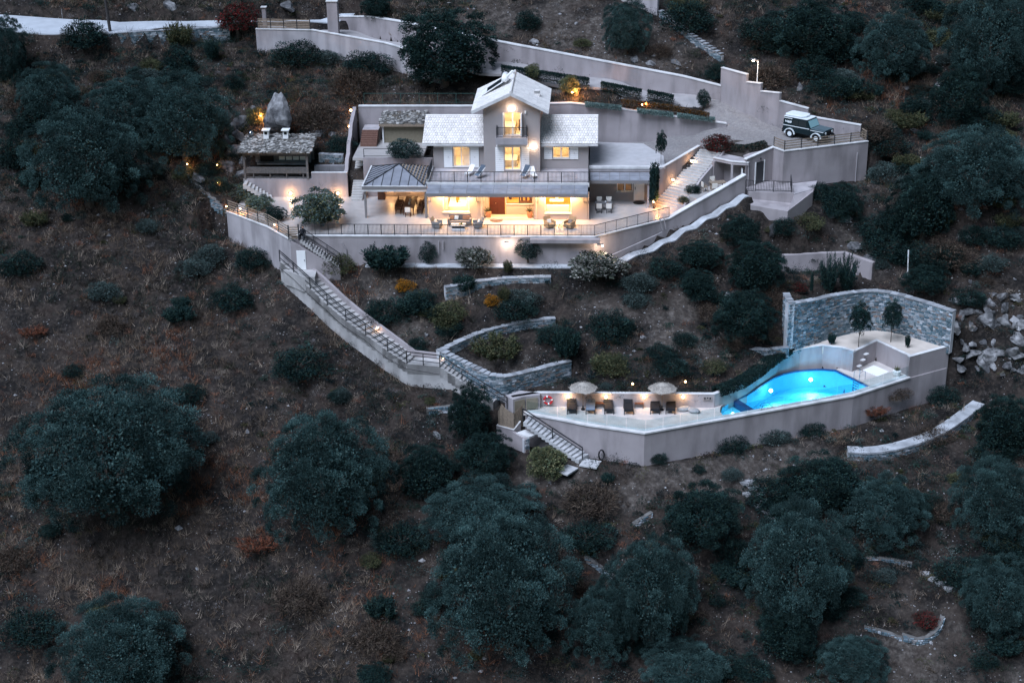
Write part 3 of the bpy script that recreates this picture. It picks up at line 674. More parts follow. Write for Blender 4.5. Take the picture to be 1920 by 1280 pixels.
MB().box(-19.72, -19.62, -1.95, -1.85, 0, 1.35).build('gate_post', dark, t); MB().box(-18.82, -18.72, -1.95, -1.85, 0, 1.45).build('gate_post', dark, t)
b = MB(); [b.box(-19.6, -18.85, -1.93, -1.88, .1+.2*k, .2+.2*k) for k in range(6)]; b.build('slats', wood, t)

# ================================================================ long stairway down to the pool
t = thing('long_stairway', 'long pale concrete stairway running down the slope from the house to the pool', 'stairway', msL[0])
b = MB(); s_ = [(i*len(msL)) for i in range(1)]
for i in range(len(msL)-1):
    n = max(1, int(abs(msL[i+1][2]-msL[i][2])/.165))
    if abs(msL[i+1][2]-msL[i][2]) < .3: n = 1
    stairs(b, msR[i], msL[i], msR[i+1], msL[i+1], n, .9)
b.build('treads', concrete, t)
lwall = [(p[0], p[1], p[2]+.12) for p in msL]
wallmesh(list(reversed(lwall)), [p[2]-3.2 for p in reversed(lwall)], -.22).build('outer_wall', concrete, t)
rw = [(p[0], p[1], p[2]+.55) for p in msR]
wallmesh(rw[:-1], [p[2]-1.6 for p in rw[:-1]], .25).build('inner_curb', stucco, t)
rp = [(p[0], p[1], p[2]+.12) for p in msL]
railing('stairway_railing', rp[:8], 'black handrail with three bars beside the upper part of the long stairway', 1.05, 2.2, baluster=0, rails=(.0, .5), th=.06, low=.35)
railing('stairway_railing', rp[7:9], 'black handrail on the short level landing of the long stairway', 1.05, 1.4, baluster=0, rails=(.0, .4), th=.06, low=.35)
railing('stairway_railing', [rp[8], (rp[9][0]+1.2, rp[9][1]-.9, rp[9][2]-.1)], 'black handrail from the landing down behind the bushes to the pool gate', 1.05, 2.0, baluster=0, rails=(.25,), th=.06, low=.35)
t = thing('stair_lamp', 'low wall light shining on the upper part of the long stairway', 'step light', (-12.3, -7.0, -5.6), 'stair lights')
q = msR[5]; b = MB(); b.box(q[0]-.16, q[0]+.1, q[1]-.2, q[1]-.08, q[2]+.25, q[2]+.42); b.build('lamp_body', whitep, t); lampbulb(t, (q[0]-.1, q[1]-.26, q[2]+.33), 14, .05)
q = msR[8]; t = thing('stair_lamp', 'low wall light at the landing of the long stairway near the stone wall', 'step light', (q[0], q[1], q[2]), 'stair lights')
b = MB(); b.box(q[0]-.3, q[0]-.1, q[1]-.2, q[1]-.08, q[2]+.25, q[2]+.42); b.build('lamp_body', whitep, t); lampbulb(t, (q[0]-.2, q[1]-.28, q[2]+.33), 14, .05)
b = MB(); b.tube([(p[0]-.06, p[1]-.3, p[2]-.35+.1*math.sin(i*2)) for i, p in enumerate(densify([(a[0], a[1], a[2]) for a in msL[:9]], 1.2))], .022, 5)
b.build('cable', black, label='dark cable running along the outer wall of the long stairway', cat='cable')

# ================================================================ back of the house: walls 1, 2, 3
wall('back_wall', [(-16.0, 18.55, 6.75), (-4.7, 18.6, 6.75), (1.5, 18.6, 6.95), (5.0, 18.6, 7.05), (8, 18.6, 6.75), (14.5, 18.6, 5.85), (20.35, 18.6, 5.0)], [3]*6+[4.2], .35, stucco,
     'long lavender retaining wall behind the house with a sloping white top', h=.10)
wall('lane_wall', [(-28.4, 31.0, 11.8), (-22.4, 30.85, 11.7), (-14.3, 26.95, 11.2), (-8, 23.75, 10.2)], [8.2, 8.2, 7.8, 7], .3, stucco_w,
     'big pale retaining wall of the lane above the slope with a white dish on it')
w3 = [(w3base[0][0], w3base[0][1], 12.1), (-16.5, 33.2, 12.6), (-12.9, 31.0, 12.5), (w3base[2][0], w3base[2][1], 11.25), (w3base[3][0], w3base[3][1], 9.9), (w3base[4][0], w3base[4][1], 8.5), (w3base[5][0]+.1, w3base[5][1]+.1, 7.65)]
wall('hillside_wall', w3, [9.9, 9.6, 9.4, 8.3, 7.2, 6.0, 5.5], .5, stucco, 'very long lavender wall running along the uphill side of the lane', h=.09)
q = PY(625, 50, 32.2); zt = PY(625, 3, 32.2)[2]; t = thing('gate_pillar', 'tall square rendered pillar at the top of the lane', 'pillar', q)
b = MB().box(q[0]-.55, q[0]+.55, 31.9, 32.9, 9.8, zt); b.build('shaft', stucco, t); MB().box(q[0]-.62, q[0]+.62, 31.82, 32.98, zt, zt+.12).build('cap', white, t)
q = PY(497, 48, 32.0); t = thing('gate_post', 'slim white gate post at the left end of the lane fence', 'post', q)
MB().box(q[0]-.2, q[0]+.2, q[1]-.2, q[1]+.2, q[2]-1.0, q[2]+1.9).build('shaft', stucco, t); MB().box(q[0]-.3, q[0]+.3, q[1]-.3, q[1]+.3, q[2]+1.9, q[2]+2.0).build('cap', white, t)
slatfence('slat_fence', [(-28.2, 31.15, 11.9), (-22.6, 31.0, 11.8)], 'brown slat fence on top of the big pale wall at the lane', 1.0, 6, 1.3)
q = PY(687, 109, 28.3); t = thing('satellite_dish', 'white satellite dish on the pale lane wall', 'dish', q)
b = MB(); b.lathe((0, 0, 0), [(.02, 0), (.2, .03), (.36, .12), (.37, .13), (.36, .15)], 14); Mx = Matrix.Translation(q) @ Matrix.Rotation(R(70), 4, 'X'); b.v = [tuple(Mx @ Vector(v)) for v in b.v]; b.build('dish', whitep, t)
b = MB(); b.bar((q[0], q[1]+.1, q[2]), (q[0], q[1]+.6, q[2]-.2), .05); b.bar(q, (q[0], q[1]-.35, q[2]+.15), .03); b.build('arm', greym, t)
# stepped wall on the far side of the parking
sw_top = [(1350, 128, 22.6), (1399, 141, 0), (1428, 158, 0), (1467, 176, 0), (1517, 205, 0), (1585, 236, 0)]
bx = [(19.95, 23.2), (22.3, 20.9), (23.6, 19.6), (25.3, 18.0), (28.0, 16.9), (32.9, 15.4)]
ztop = [PY(x, y, bx[i][1])[2] for i, (x, y, _) in enumerate(sw_top)]
t = thing('stepped_wall', 'lavender wall with a stepped top along the far side of the parking place', 'wall', (20, 23, 6))
b = MB(); c = MB()
for i in range(5):
    p, q_ = bx[i], bx[i+1]; za, zb = ztop[i], ztop[i+1]
    za2 = za if i == 0 else ztop[i]-.75
    for mb, lo, hi, ov in ((b, [4, 4], [za2, zb], 0), (c, [za2+.004, zb+.004], [za2+.09, zb+.09], .05)):
        d = Vector((q_[0]-p[0], q_[1]-p[1])).normalized(); nn = Vector((-d.y, d.x)); th = .3
        A = [(p[0]-nn.x*ov, p[1]-nn.y*ov), (q_[0]-nn.x*ov, q_[1]-nn.y*ov), (q_[0]+nn.x*(th+ov), q_[1]+nn.y*(th+ov)), (p[0]+nn.x*(th+ov), p[1]+nn.y*(th+ov))]
        mb.prism(A, [lo[0], lo[1], lo[1], lo[0]], [hi[0], hi[1], hi[1], hi[0]])
b.build('wall_face', stucco, t); c.build('coping', white, t)
q = (23.3, 20.3, ztop[1]); t = thing('street_lamp', 'lit lamp on a short white pole behind the stepped wall', 'street lamp', q)
b = MB(); b.tube([(q[0], q[1], q[2]-1.2), (q[0], q[1], q[2]+1.55), (q[0]-.35, q[1]-.3, q[2]+1.75)], .05, 6); b.build('pole', whitep, t)
b = MB(); b.obox((q[0]-.5, q[1]-.4, q[2]+1.8), (.5, .3, .1)); b.build('lamp_head', greym, t); lampbulb(t, (q[0]-.5, q[1]-.45, q[2]+1.68), 260, .12, (1, .75, .55), bulbw, off=(0, -.1, -.15))

# ================================================================ parking block with the store door
wp = [(21.6, 10.6, 4.0), (24.2, 12.4, 4.55), (25.15, 10.7, 4.55), (33.45, 14.1, 4.55), (33.1, 15.6, 4.55)]
t = thing('parking_block', 'tall lavender wall block carrying the parking place and holding a store door', 'wall', (25, 11, 1))
pa = wp[:4]
b = MB(); b.prism([(21.55, 9.4), (24.3, 11.9), (25.15, 10.6), (33.5, 14.05), (33.2, 15.5), (32.9, 15.6), (25.4, 12.2), (24.4, 13.2), (21.4, 10.9)], -1.2, [4.1, 4.55, 4.55, 4.55, 4.55, 4.55, 4.55, 4.55, 4.1]); b.build('wall_face', stucco, t)
copingmesh([(21.55, 9.4, 4.1), (24.3, 11.9, 4.55), (25.15, 10.6, 4.55), (33.5, 14.05, 4.55)], .3, .09).build('coping', white, t)
def onface(a, b_, u, z, out=.03):
    d = Vector((b_[0]-a[0], b_[1]-a[1])); n = Vector((d.y, -d.x)).normalized(); p = Vector(a[:2])+d*u+n*out; return p.x, p.y, z
A, B_ = (21.55, 9.4), (24.3, 11.9)
b = MB(); b.prism([onface(A, B_, .36, 0, .0)[:2], onface(A, B_, .36, 0, .05)[:2], onface(A, B_, .66, 0, .05)[:2], onface(A, B_, .66, 0, 0)[:2]], 1.55, 3.55)
dd = b.build('door', glass_dark, t)
b = MB()
for u in (.35, .67): b.prism([onface(A, B_, u-.015, 0, 0)[:2], onface(A, B_, u-.015, 0, .08)[:2], onface(A, B_, u+.015, 0, .08)[:2], onface(A, B_, u+.015, 0, 0)[:2]], 1.5, 3.62)
b.build('frame', whitep, dd)
lp = onface(A, B_, .5, 3.85, .15); b = MB(); b.tube([(lp[0], lp[1], 3.78), (lp[0], lp[1], 3.98)], .07, 8); b.build('lantern', dark, t)
A2, B2 = (25.15, 10.6), (33.5, 14.05); b = MB(); p_ = onface(A2, B2, .87, 3.6, .08); b.tube([p_, (p_[0], p_[1], -.6)], .06, 6); b.build('drain_pipe', stucco_w, t); b = MB(); b.tube([(onface(A, B_, .08, 0, .08)[0], onface(A, B_, .08, 0, .08)[1], 3.9), (onface(A, B_, .08, 0, .08)[0], onface(A, B_, .08, 0, .08)[1], 1.0)], .06, 6); b.build('drain_pipe', stucco_w, t)
slatfence('slat_fence', [(24.35, 12.1, 4.68), (25.2, 10.8, 4.68), (33.35, 14.2, 4.68), (33.0, 15.3, 4.68)], 'brown slat fence around the parked off-road car', .85, 4, 1.75)
# balcony platform outside the store door
t = thing('entry_platform', 'small rendered platform with a pale floor outside the store door', 'platform', (23, 8, 1))
pl = [P(1392, 352, 1.5), P(1487, 362, 1.5), (25.5, 10.2), (24.2, 11.6), (21.7, 9.5)]
pl = [(21.8, 8.0), (25.9, 7.6), (26.1, 10.9), (25.1, 10.5), (24.2, 11.7), (21.6, 9.4)]
b = MB().prism(pl, -1.5, 1.45); b.build('block', stucco, t)
b = MB().prism([(25.9, 7.6), (28.0, 9.4), (28.6, 11.9), (26.1, 10.9)], -2.0, 1.35); b.build('ramp_block', stucco_w, t)
b = MB().prism([(21.9, 6.6), (25.2, 5.6), (25.9, 7.58), (21.8, 7.98)], -3.5, [.6, .35, .5, .8]); b.build('lower_block', stucco, t)
b = MB().prism([(25.22, 5.58), (27.8, 8.6), (28.0, 9.38), (25.92, 7.56)], -3.5, [.4, 1.3, 1.34, 1.3]); b.build('ramp_block', stucco, t)
railing('platform_railing', [(22.4, 8.15, 1.5), (25.7, 7.8, 1.5), (25.85, 10.0, 1.5)], 'dark railing around the small platform outside the store door', 1.0, 1.2, baluster=.14)
railing('platform_gate', [(21.5, 8.3, 1.4), (22.2, 8.1, 1.4)], 'narrow dark metal gate left of the platform railing', 1.1, .7, baluster=.14, cat='gate')

# ================================================================ annex: white door, canopy, stairs, nook
def openwall(b, x0, x1, y, z0, z1, th, holes):
    """a wall in the x-z plane at y with rectangular holes (x0,x1,z0,z1), non-overlapping in x"""
    hs = sorted(holes); x = x0
    for a, c, d, e in hs:
        if a > x: b.box(x, a, y, y+th, z0, z1)
        if d > z0: b.box(a, c, y, y+th, z0, d)
        if e < z1: b.box(a, c, y, y+th, e, z1)
        x = c
    if x < x1: b.box(x, x1, y, y+th, z0, z1)
def window(parent, x0, x1, y, z0, z1, fr=.07, mull=1, name='window', bars=0, m=whitep, sill=True):
    b = MB(); b.box(x0, x0+fr, y, y+.08, z0, z1); b.box(x1-fr, x1, y, y+.08, z0, z1); b.box(x0+fr, x1-fr, y, y+.08, z1-fr, z1); b.box(x0+fr, x1-fr, y, y+.08, z0, z0+fr)
    for k in range(mull):
        xm = x0+(x1-x0)*(k+1)/(mull+1); b.box(xm-.06, xm+.06, y-.005, y+.075, z0+fr, z1-fr)
    w = b.build(name, m, parent)
    MB().quad((x0+fr, y+.04, z0+fr), (x1-fr, y+.04, z0+fr), (x1-fr, y+.04, z1-fr), (x0+fr, y+.04, z1-fr)).build('pane', glass_win, w)
    if sill: MB().box(x0-.05, x1+.05, y-.18, y+.02, z0-.06, z0-.002).build('sill', white, w)
    return w
def room(parent, x0, x1, y0, y1, z0, z1, m, power, lx=None, col=(1.0, .74, .42), floor=None):
    b = MB(); e = .01
    b.quad((x0, y0, z0), (x1, y0, z0), (x1, y1, z0), (x0, y1, z0)); b.quad((x0, y0, z1), (x0, y1, z1), (x1, y1, z1), (x1, y0, z1))
    b.quad((x0, y1, z0), (x1, y1, z0), (x1, y1, z1), (x0, y1, z1)); b.quad((x0, y0, z0), (x0, y1, z0), (x0, y1, z1), (x0, y0, z1)); b.quad((x1, y0, z0), (x1, y0, z1), (x1, y1, z1), (x1, y1, z0))
    r = b.build('room_lining', m, parent)
    lx = (x0+x1)/2 if lx is None else lx; ly = y0+(y1-y0)*.45
    c = MB(); c.tube([(lx, ly, z1-.02), (lx, ly, z1-.10)], .22, 12); c.build('ceiling_lamp', bulb, r)
    l = bpy.data.lights.new('room_light', 'POINT'); l.energy = power*.5; l.color = col; l.shadow_soft_size = .2
    o = bpy.data.objects.new('room_light', l); COL.objects.link(o); Lc = LOC[r.name]; o.parent = r; o.location = Vector((lx, ly, z1-.4))-Lc
    return r
ax = thing('annex', 'low annex with a white door and lit window under the driveway deck', 'building', (10, 9.7, 0))
b = MB(); openwall(b, 7.0, 13.4, 9.6, 0, 2.9, .25, [(9.55, 11.05, .95, 2.45)]); b.build('wall', house_w, ax)
MB().box(6.95, 14.0, 9.45, 10.0, 2.92, 3.2).build('roof_edge', stucco_w, ax); MB().box(6.9, 14.05, 9.4, 9.75, 3.2, 3.42).build('coping', white, ax)
window(ax, 9.55, 11.05, 9.62, .95, 2.45)
MB().box(11.15, 12.15, 9.52, 9.60, .1, 2.35).build('door', whitep, ax)
b = MB(); b.box(11.25, 11.31, 9.46, 9.52, 1.15, 1.4); b.build('handle', dark, ax)
b = MB()
for k in range(10): b.box(9.62+k*.055, 9.665+k*.055, 9.9, 9.93, .9, 2.5); 
for k in range(9): b.box(10.42+k*.055, 10.465+k*.055, 9.9, 9.93, .9, 2.5)
b.build('curtain', mat('ochre_curtain', (.75, .42, .18), .9, .05), ax)
room(ax, 9.0, 11.6, 9.86, 12.0, .1, 2.8, room_m, 60)
def canopy(parent, x0, x1, yb, zb, yf, zf, n, posts=(), beam=True):
    b = MB(); b.slopebox([(x0, yf, zf), (x1, yf, zf), (x1, yb, zb), (x0, yb, zb)], .04); b.build('roof_panel_base', greym, parent)
    b = MB(); w = (x1-x0)/n
    for k in range(n):
        z_ = lambda u: zf+(zb-zf)*u; y_ = lambda u: yf+(yb-yf)*u
        for u0, u1 in ((.03, .52), (.54, .97)):
            b.slopebox([(x0+k*w+.03, y_(u0), z_(u0)+.035), (x0+(k+1)*w-.02, y_(u0), z_(u0)+.035), (x0+(k+1)*w-.02, y_(u1), z_(u1)+.035), (x0+k*w+.03, y_(u1), z_(u1)+.035)], .02)
    b.build('roof_panels', panelm, parent)
    MB().box(x0-.05, x1+.05, yf-.12, yf-.01, zf-.24, zf+.03).build('gutter_beam', greym, parent)
    for p in posts: MB().box(p-.08, p+.08, yf+.02, yf+.18, 0, zf-.05).build('post', stucco_w, parent)
cn = thing('annex_canopy', 'flat grey panel canopy with one post in front of the white annex door', 'canopy', (10, 8, 0))
canopy(cn, 6.98, 12.6, 9.4, 2.86, 7.5, 2.62, 6, (12.45,))
b = MB(); b.box(10.2, 12.3, 9.05, 9.45, 0, .10); b.lathe((11.7, 8.85, 0), [(.5, 0), (.5, .03)], 16)
b = MB(); b.lathe((11.65, 9.0, 0), [(.55, 0.01), (.55, .03)], 18); b.build('door_mat', black, label='dark half round doormat in front of the white annex door', cat='doormat')
# garden stairs going up beside the annex
t = thing('garden_stairs', 'broad pale stairs with two warm wall lights going up from the terrace to the driveway', 'stairs', (14, 8, 0))
b = MB(); L0, R0, L1, R1 = (12.9, 8.4, .05), (15.4, 6.5, .05), (15.4, 11.0, 2.0), (17.2, 9.7, 2.0)
stairs(b, L0, R0, L1, R1, 11, .5); stairs(b, L1, R1, (17.6, 13.6, 3.95), (19.5, 12.3, 3.95), 11, .5); b.build('treads', mat('pale_stair_stone', (.44, .42, .405), .85, .14), t)
wallmesh([(15.45, 6.4, .35), (17.3, 9.6, 2.2), (19.6, 12.2, 4.15)], [-.4, -.4, -.2], -.22).build('side_curb', stucco_w, t)
wallmesh([(12.9, 8.55, 3.3), (13.9, 9.3, 3.3), (17.5, 13.7, 4.1)], [-.3, -.3, 1.0], .25).build('side_wall', stucco, t)
copingmesh([(12.6, 9.3, 3.34), (13.9, 9.35, 3.34), (17.5, 13.75, 4.14)], .25, .1, .04).build('coping', white, t)
for i, (p, l) in enumerate((((14.75, 10.2, 1.95), 'lower warm light on the wall beside the garden stairs'), ((16.55, 12.35, 3.15), 'upper warm light on the wall beside the garden stairs'))):
    p = (p[0]+.1, p[1]-.15, p[2]); tt = thing('wall_lamp', l, 'wall lamp', p, 'lights beside the garden stairs')
    MB().obox((p[0]-.08, p[1]+.1, p[2]), (.16, .1, .2), R(50)).build('lamp_base', whitep, tt); lampbulb(tt, p, 30, .09, off=(.15, -.15, 0))
# sitting nook below the driveway
t = thing('garden_nook', 'shaded sitting nook with a pale roof edge under the driveway planting', 'shelter', (19, 10, 1.2))
MB().prism([(16.2, 7.3), (17.3, 9.5), (19.6, 12.1), (21.5, 10.8), (21.5, 8.9), (19.0, 7.35), (17.0, 6.2)], .2, 1.25).build('floor', paving, t)
MB().prism([(18.5, 10.85), (19.75, 12.2), (21.45, 11.0), (21.4, 10.7), (19.75, 11.8), (18.7, 10.65)], 1.25, 3.55).build('back_wall', stucco, t)
MB().prism([(18.6, 11.0), (20.3, 9.7), (21.8, 9.4), (22.3, 10.6), (19.8, 12.5)], 3.55, 3.8).build('roof', stucco_w, t)
copingmesh([(18.6, 11.0, 3.8), (20.3, 9.7, 3.8), (21.8, 9.4, 3.8)], .2, .08).build('coping', white, t)
MB().box(20.2, 20.4, 9.72, 9.92, 1.25, 3.55).build('post', stucco_w, t)
b = MB(); b.obox((21.25, 10.0, 2.2), (.12, .6, 1.9)); b.build('inner_door', whitep, t)
# planters between stairs and crest wall
for (x, y, z, l, c2) in ((17.0, 7.5, 1.05, 'low rendered planter below the dark green clipped bush', 0), (15.9, 6.6, .55, 'low rendered planter below the yellow green clipped bush', 0)):
    b = MB(); b.obox((x, y-.25, z-.35), (1.7, .16, .75), R(-28)); b.build('planter_wall', stucco_w, label=l, cat='planter', group='stair planters')
# planting bed above the nook
MB().prism([(18.9, 12.6), (19.9, 12.5), (22.0, 11.0), (24.3, 12.2), (24.0, 13.1), (21.0, 14.6), (19.0, 13.9)], 3.2, [4.05, 4.0, 4.15, 4.6, 4.6, 4.55, 4.4]).build('planting_bed_soil', mat('bed_soil', (.06, .05, .045), .95, .3, 3), kind='structure')

# ================================================================ upper patio, left stairs
t = wall('patio_wall', [(-14.6, 10.6, 3.85), (-7.9, 10.6, 3.85)], [-.3, -.3], .25, stucco, 'rendered wall closing the back of the dining terrace below the upper patio', cope=False)
railing('patio_railing', [(-14.5, 10.75, 3.9), (-8.0, 10.75, 3.9)], 'thin dark railing at the front of the upper patio behind the pergola', .8, 2.2, baluster=0)
t = thing('side_stairs', 'pale straight stairs going up between the curved wall and the pergola', 'stairs', (-15.2, 11, 0))
b = MB(); stairs(b, (-15.75, 9.3, .0), (-14.65, 9.3, .0), (-15.6, 14.0, 3.75), (-14.7, 14.0, 3.75), 20, .5); b.build('treads', mat('pale_stair_stone', (1, 1, 1)), t)
MB().prism([(-14.62, 9.9), (-14.4, 9.9), (-14.4, 13.9), (-14.62, 13.9)], -.2, [.9, .9, 3.8, 3.8]).build('side_wall', stucco, t)
cw = [(-16.75, 10.5, 2.35), (-16.7, 11.9, 2.45), (-16.65, 12.1, 3.3), (-16.6, 13.4, 3.7), (-16.45, 13.7, 4.6), (-16.3, 15.0, 5.1), (-16.2, 15.3, 5.9), (-16.2, 17.2, 6.3), (-16.1, 18.5, 6.75)]
cw2 = [(-16.2, p[1], p[2]) for p in cw]
cwp = [(-16.2, 10.5, 2.3), (-16.2, 11.5, 2.45), (-16.2, 12.1, 3.3), (-16.2, 13.0, 3.55), (-16.2, 13.7, 4.5), (-16.2, 14.8, 4.9), (-16.2, 15.6, 5.8), (-16.2, 17, 6.2), (-16.2, 18.5, 6.75)]
wall('curved_wall', cwp, [-.2]*9, .35, stucco, 'rendered wall with a stepped wavy top beside the side stairs', cope=False)
t = thing('brick_steps', 'short flight of brown brick steps at the back of the upper patio', 'steps', (-14.7, 16, 3.8))
b = MB(); stairs(b, (-15.4, 14.6, 3.95), (-13.8, 14.6, 3.95), (-15.4, 16.4, 5.0), (-13.8, 16.4, 5.0), 7, .9); b.build('treads', mat('brown_brick', (.16, .085, .065), .9, .2, 8), t)
b = MB().prism([(-15.4, 16.4), (-13.8, 16.4), (-13.8, 18.4), (-15.4, 18.4)], 3.5, 4.98); b.build('top_landing', stucco_w, t)
t = thing('stone_shed', 'low shed with a rough stone slab roof behind the upper patio', 'shed', (-11.2, 17, 3.8))
MB().box(-13.2, -9.3, 16.0, 18.3, 3.6, 5.75).build('wall', mat('olive_boards', (.19, .165, .12), .85, .12, 4), t)
MB().box(-13.36, -13.22, 15.86, 16.0, 3.7, 5.75).build('corner_post', white, t)
def slabroof(parent, x0, x1, y0, y1, z0, z1, n, seed, name='stone_slabs', th=.10):
    rg = random.Random(seed); b = MB(); cc = []
    b.slopebox([(x0, y0, z0), (x1, y0, z0), (x1, y1, z1), (x0, y1, z1)], .14); cc += [(.10, .085, .07, 1)]*8
    for _ in range(n):
        x = rg.uniform(x0, x1); u = rg.random(); y = y0+(y1-y0)*u; z = z0+(z1-z0)*u+rg.uniform(0, .03)
        k = rg.randint(4, 6); r = rg.uniform(.10, .24); a0 = rg.random()*6; w = rg.choice((.09, .14, .20, .30, .42)); c = (w, w*.95, w*.9, 1)
        pl = [(x+r*rg.uniform(.7, 1.2)*math.cos(a0+6.283*i/k), y+r*rg.uniform(.7, 1.2)*math.sin(a0+6.283*i/k)) for i in range(k)]
        dz = rg.uniform(.02, .08); b.prism(pl, z-.04, [z+dz+rg.uniform(-.03, .03) for _ in pl]); cc += [c]*(2*k)
    b.c = cc; return b.build(name, slate_m, parent)
slabroof(t, -13.6, -9.1, 15.6, 18.4, 5.8, 6.35, 260, 4, 'roof')
MB().box(-13.6, -9.1, 15.52, 15.62, 5.55, 5.78).build('fascia', wood, t)
# green mesh fence behind the back wall
t = railing('mesh_fence', [(-15.5, 19.3, 6.9), (-4.5, 19.3, 6.9)], 'thin green garden fence on the back wall left of the tower', 1.0, 1.65, baluster=0, m=mat('green_metal', (.03, .08, .07), .6, 0), th=.035, cat='fence')

# ================================================================ left terrace: retaining wall, outdoor kitchen, steps
wall('kitchen_retaining_wall', [(-25.9, 10.35, 1.8), (-19.6, 10.4, 1.8)], [-.3, -.3], .5, stucco, 'rendered retaining wall below the outdoor kitchen', cope=False)
wall('retaining_wall', [(-19.6, 10.42, 2.4), (-16.15, 10.42, 2.4)], [-.3, -.3], .3, stucco, 'rendered retaining wall between the outdoor kitchen and the side stairs', h=.05, over=.02)
MB().prism([(-26.2, 10.4), (-19.6, 10.4), (-19.6, 15.0), (-26.2, 15.0)], 1.2, 1.78).build('kitchen_floor', mat('stone_paving', (.30, .29, .29), .9, .25, 3, bump=.5), kind='structure')
t = thing('left_steps', 'short zigzag pale steps leading up to the outdoor kitchen', 'steps', (-25, 9.8, 0))
b = MB(); stairs(b, (-26.0, 10.3, 1.65), (-26.0, 9.2, 1.65), (-23.6, 10.3, .1), (-23.2, 9.0, .1), 8, .5); b.build('treads', mat('pale_stair_stone', (1, 1, 1)), t)
k = thing('outdoor_kitchen', 'open wooden outdoor kitchen hut with a stone slab roof and serving counter', 'hut', (-23, 11, 1.8))
for x in (-26.0, -19.95):
    for y in (10.45, 13.9): MB().box(x-.1, x+.1, y-.1, y+.1, 1.79, 4.35).build('post', kwood, k)
MB().box(-26.1, -19.8, 10.38, 10.5, 4.12, 4.36).build('beam', kwood, k)
b = MB(); [b.box(x-.05, x+.05, 10.1, 14.2, 4.36, 4.46) for x in np.arange(-26.2, -19.6, .85)]; b.build('rafters', kwood, k)
slabroof(k, -26.5, -19.5, 10.0, 14.6, 4.52, 5.05, 900, 9, 'roof')
MB().box(-26.0, -19.9, 10.42, 10.75, 2.75, 2.9).build('counter_top', kwood, k); MB().box(-25.9, -20.0, 10.48, 10.6, 1.8, 1.95).build('kick_board', kwood, k)
b = MB(); [b.box(x-.04, x+.04, 10.44, 10.52, 1.8, 2.75) for x in (-25.2, -23.6, -22.0, -20.4)]; b.build('counter_legs', kwood, k)
MB().box(-26.0, -19.9, 10.40, 10.43, 2.35, 2.75).build('front_board', kwood, k)
MB().box(-25.5, -20.1, 13.2, 13.9, 1.8, 4.3).build('back_wall', mat('kitchen_stone', (.17, .17, .18), .9, .3, 3, bump=.6), k)
MB().box(-25.0, -23.7, 13.05, 13.21, 2.3, 3.4).build('oven_opening', black, k); MB().box(-23.2, -20.4, 13.0, 13.21, 3.5, 3.75).build('shelf', kwood, k); MB().box(-25.2, -20.4, 12.4, 13.2, 2.6, 2.75).build('worktop', concrete, k)
for i in range(4): MB().box(-23.15+i*.68, -22.6+i*.68, 13.06, 13.18, 2.9, 3.25).build('white_box', whitep, k)
for x in (-24.3, -22.4):
    b = MB(); b.box(x-.25, x+.25, 13.2, 13.7, 4.7, 5.75); c = b.build('chimney', whitep, k); MB().box(x-.38, x+.38, 13.05, 13.85, 5.78, 5.86).build('chimney_cap', whitep, c); MB().box(x-.14, x+.14, 13.17, 13.2, 5.4, 5.66).build('vent_opening', black, c)
q = (-26.0, 14.2, 5.3); b = MB(); b.ball((-25.9, 13.9, 5.3), .3, 8); b.build('metal_ball', mat('steel', (.4, .42, .45), .25, 0, metal=1), smooth=True, label='shiny round metal ball beside the chimneys of the outdoor kitchen', cat='ball')
stonewall('rubble_wall', [(-19.3, 13.2, 3.4), (-16.9, 13.2, 3.3)], [1.8, 1.8], .4, 'low rough stone wall right of the outdoor kitchen', seed=5)
wall('dark_bench', [(-19.5, 11.6, 2.75), (-16.6, 11.6, 2.75)], [2.0, 2.0], .5, mat('bench_concrete', (.2, .19, .2), .9, .1), 'low dark bench behind the retaining wall right of the outdoor kitchen', 'bench', cope=False)
# ================================================================ pool terrace
pt = thing('pool_terrace', 'pool terrace platform with a tall rendered front wall and a white coping', 'terrace', (12, -16, ZP))
wallmesh([(p[0], p[1], ZP-.06) for p in coping]+[(38.5, -5.2, ZP-.06)], [-14.6]*8, .35).build('front_wall', stucco, pt)
# coping ring is wide along the pool side
copingmesh([(p[0], p[1], ZP-.05) for p in coping], .5, .13, .10).build('coping', white, pt)
def minus_pool(x, y): return not inpoly(np.array([x]), np.array([y]), pool)[0]
# deck floor around the pool: left part and shower part
dl = [(1.9, -15.2), (7.0, -17.1), (11.7, -18.5), (18.35, -15.75), (18.05, -14.6), (18.2, -13.6), (18.5, -13.2), (17.6, -13.9), (3.0, -14.0), (.8, -14.9)]
MB().prism(dl, ZP-.3, ZP).build('pool_deck', mat('travertine', (.56, .51, .48), .7, .10, 1.6, stain=.08), kind='structure')
dr = [(28.8, -5.75), (29.2, -5.6), (30.1, -6.3), (32.5, -3.7), (34.9, -7.2), (34.6, -7.4), (31.55, -9.6)]
MB().prism(dr, ZP-.3, ZP+.01).build('shower_deck', mat('travertine', (1, 1, 1)), kind='structure')
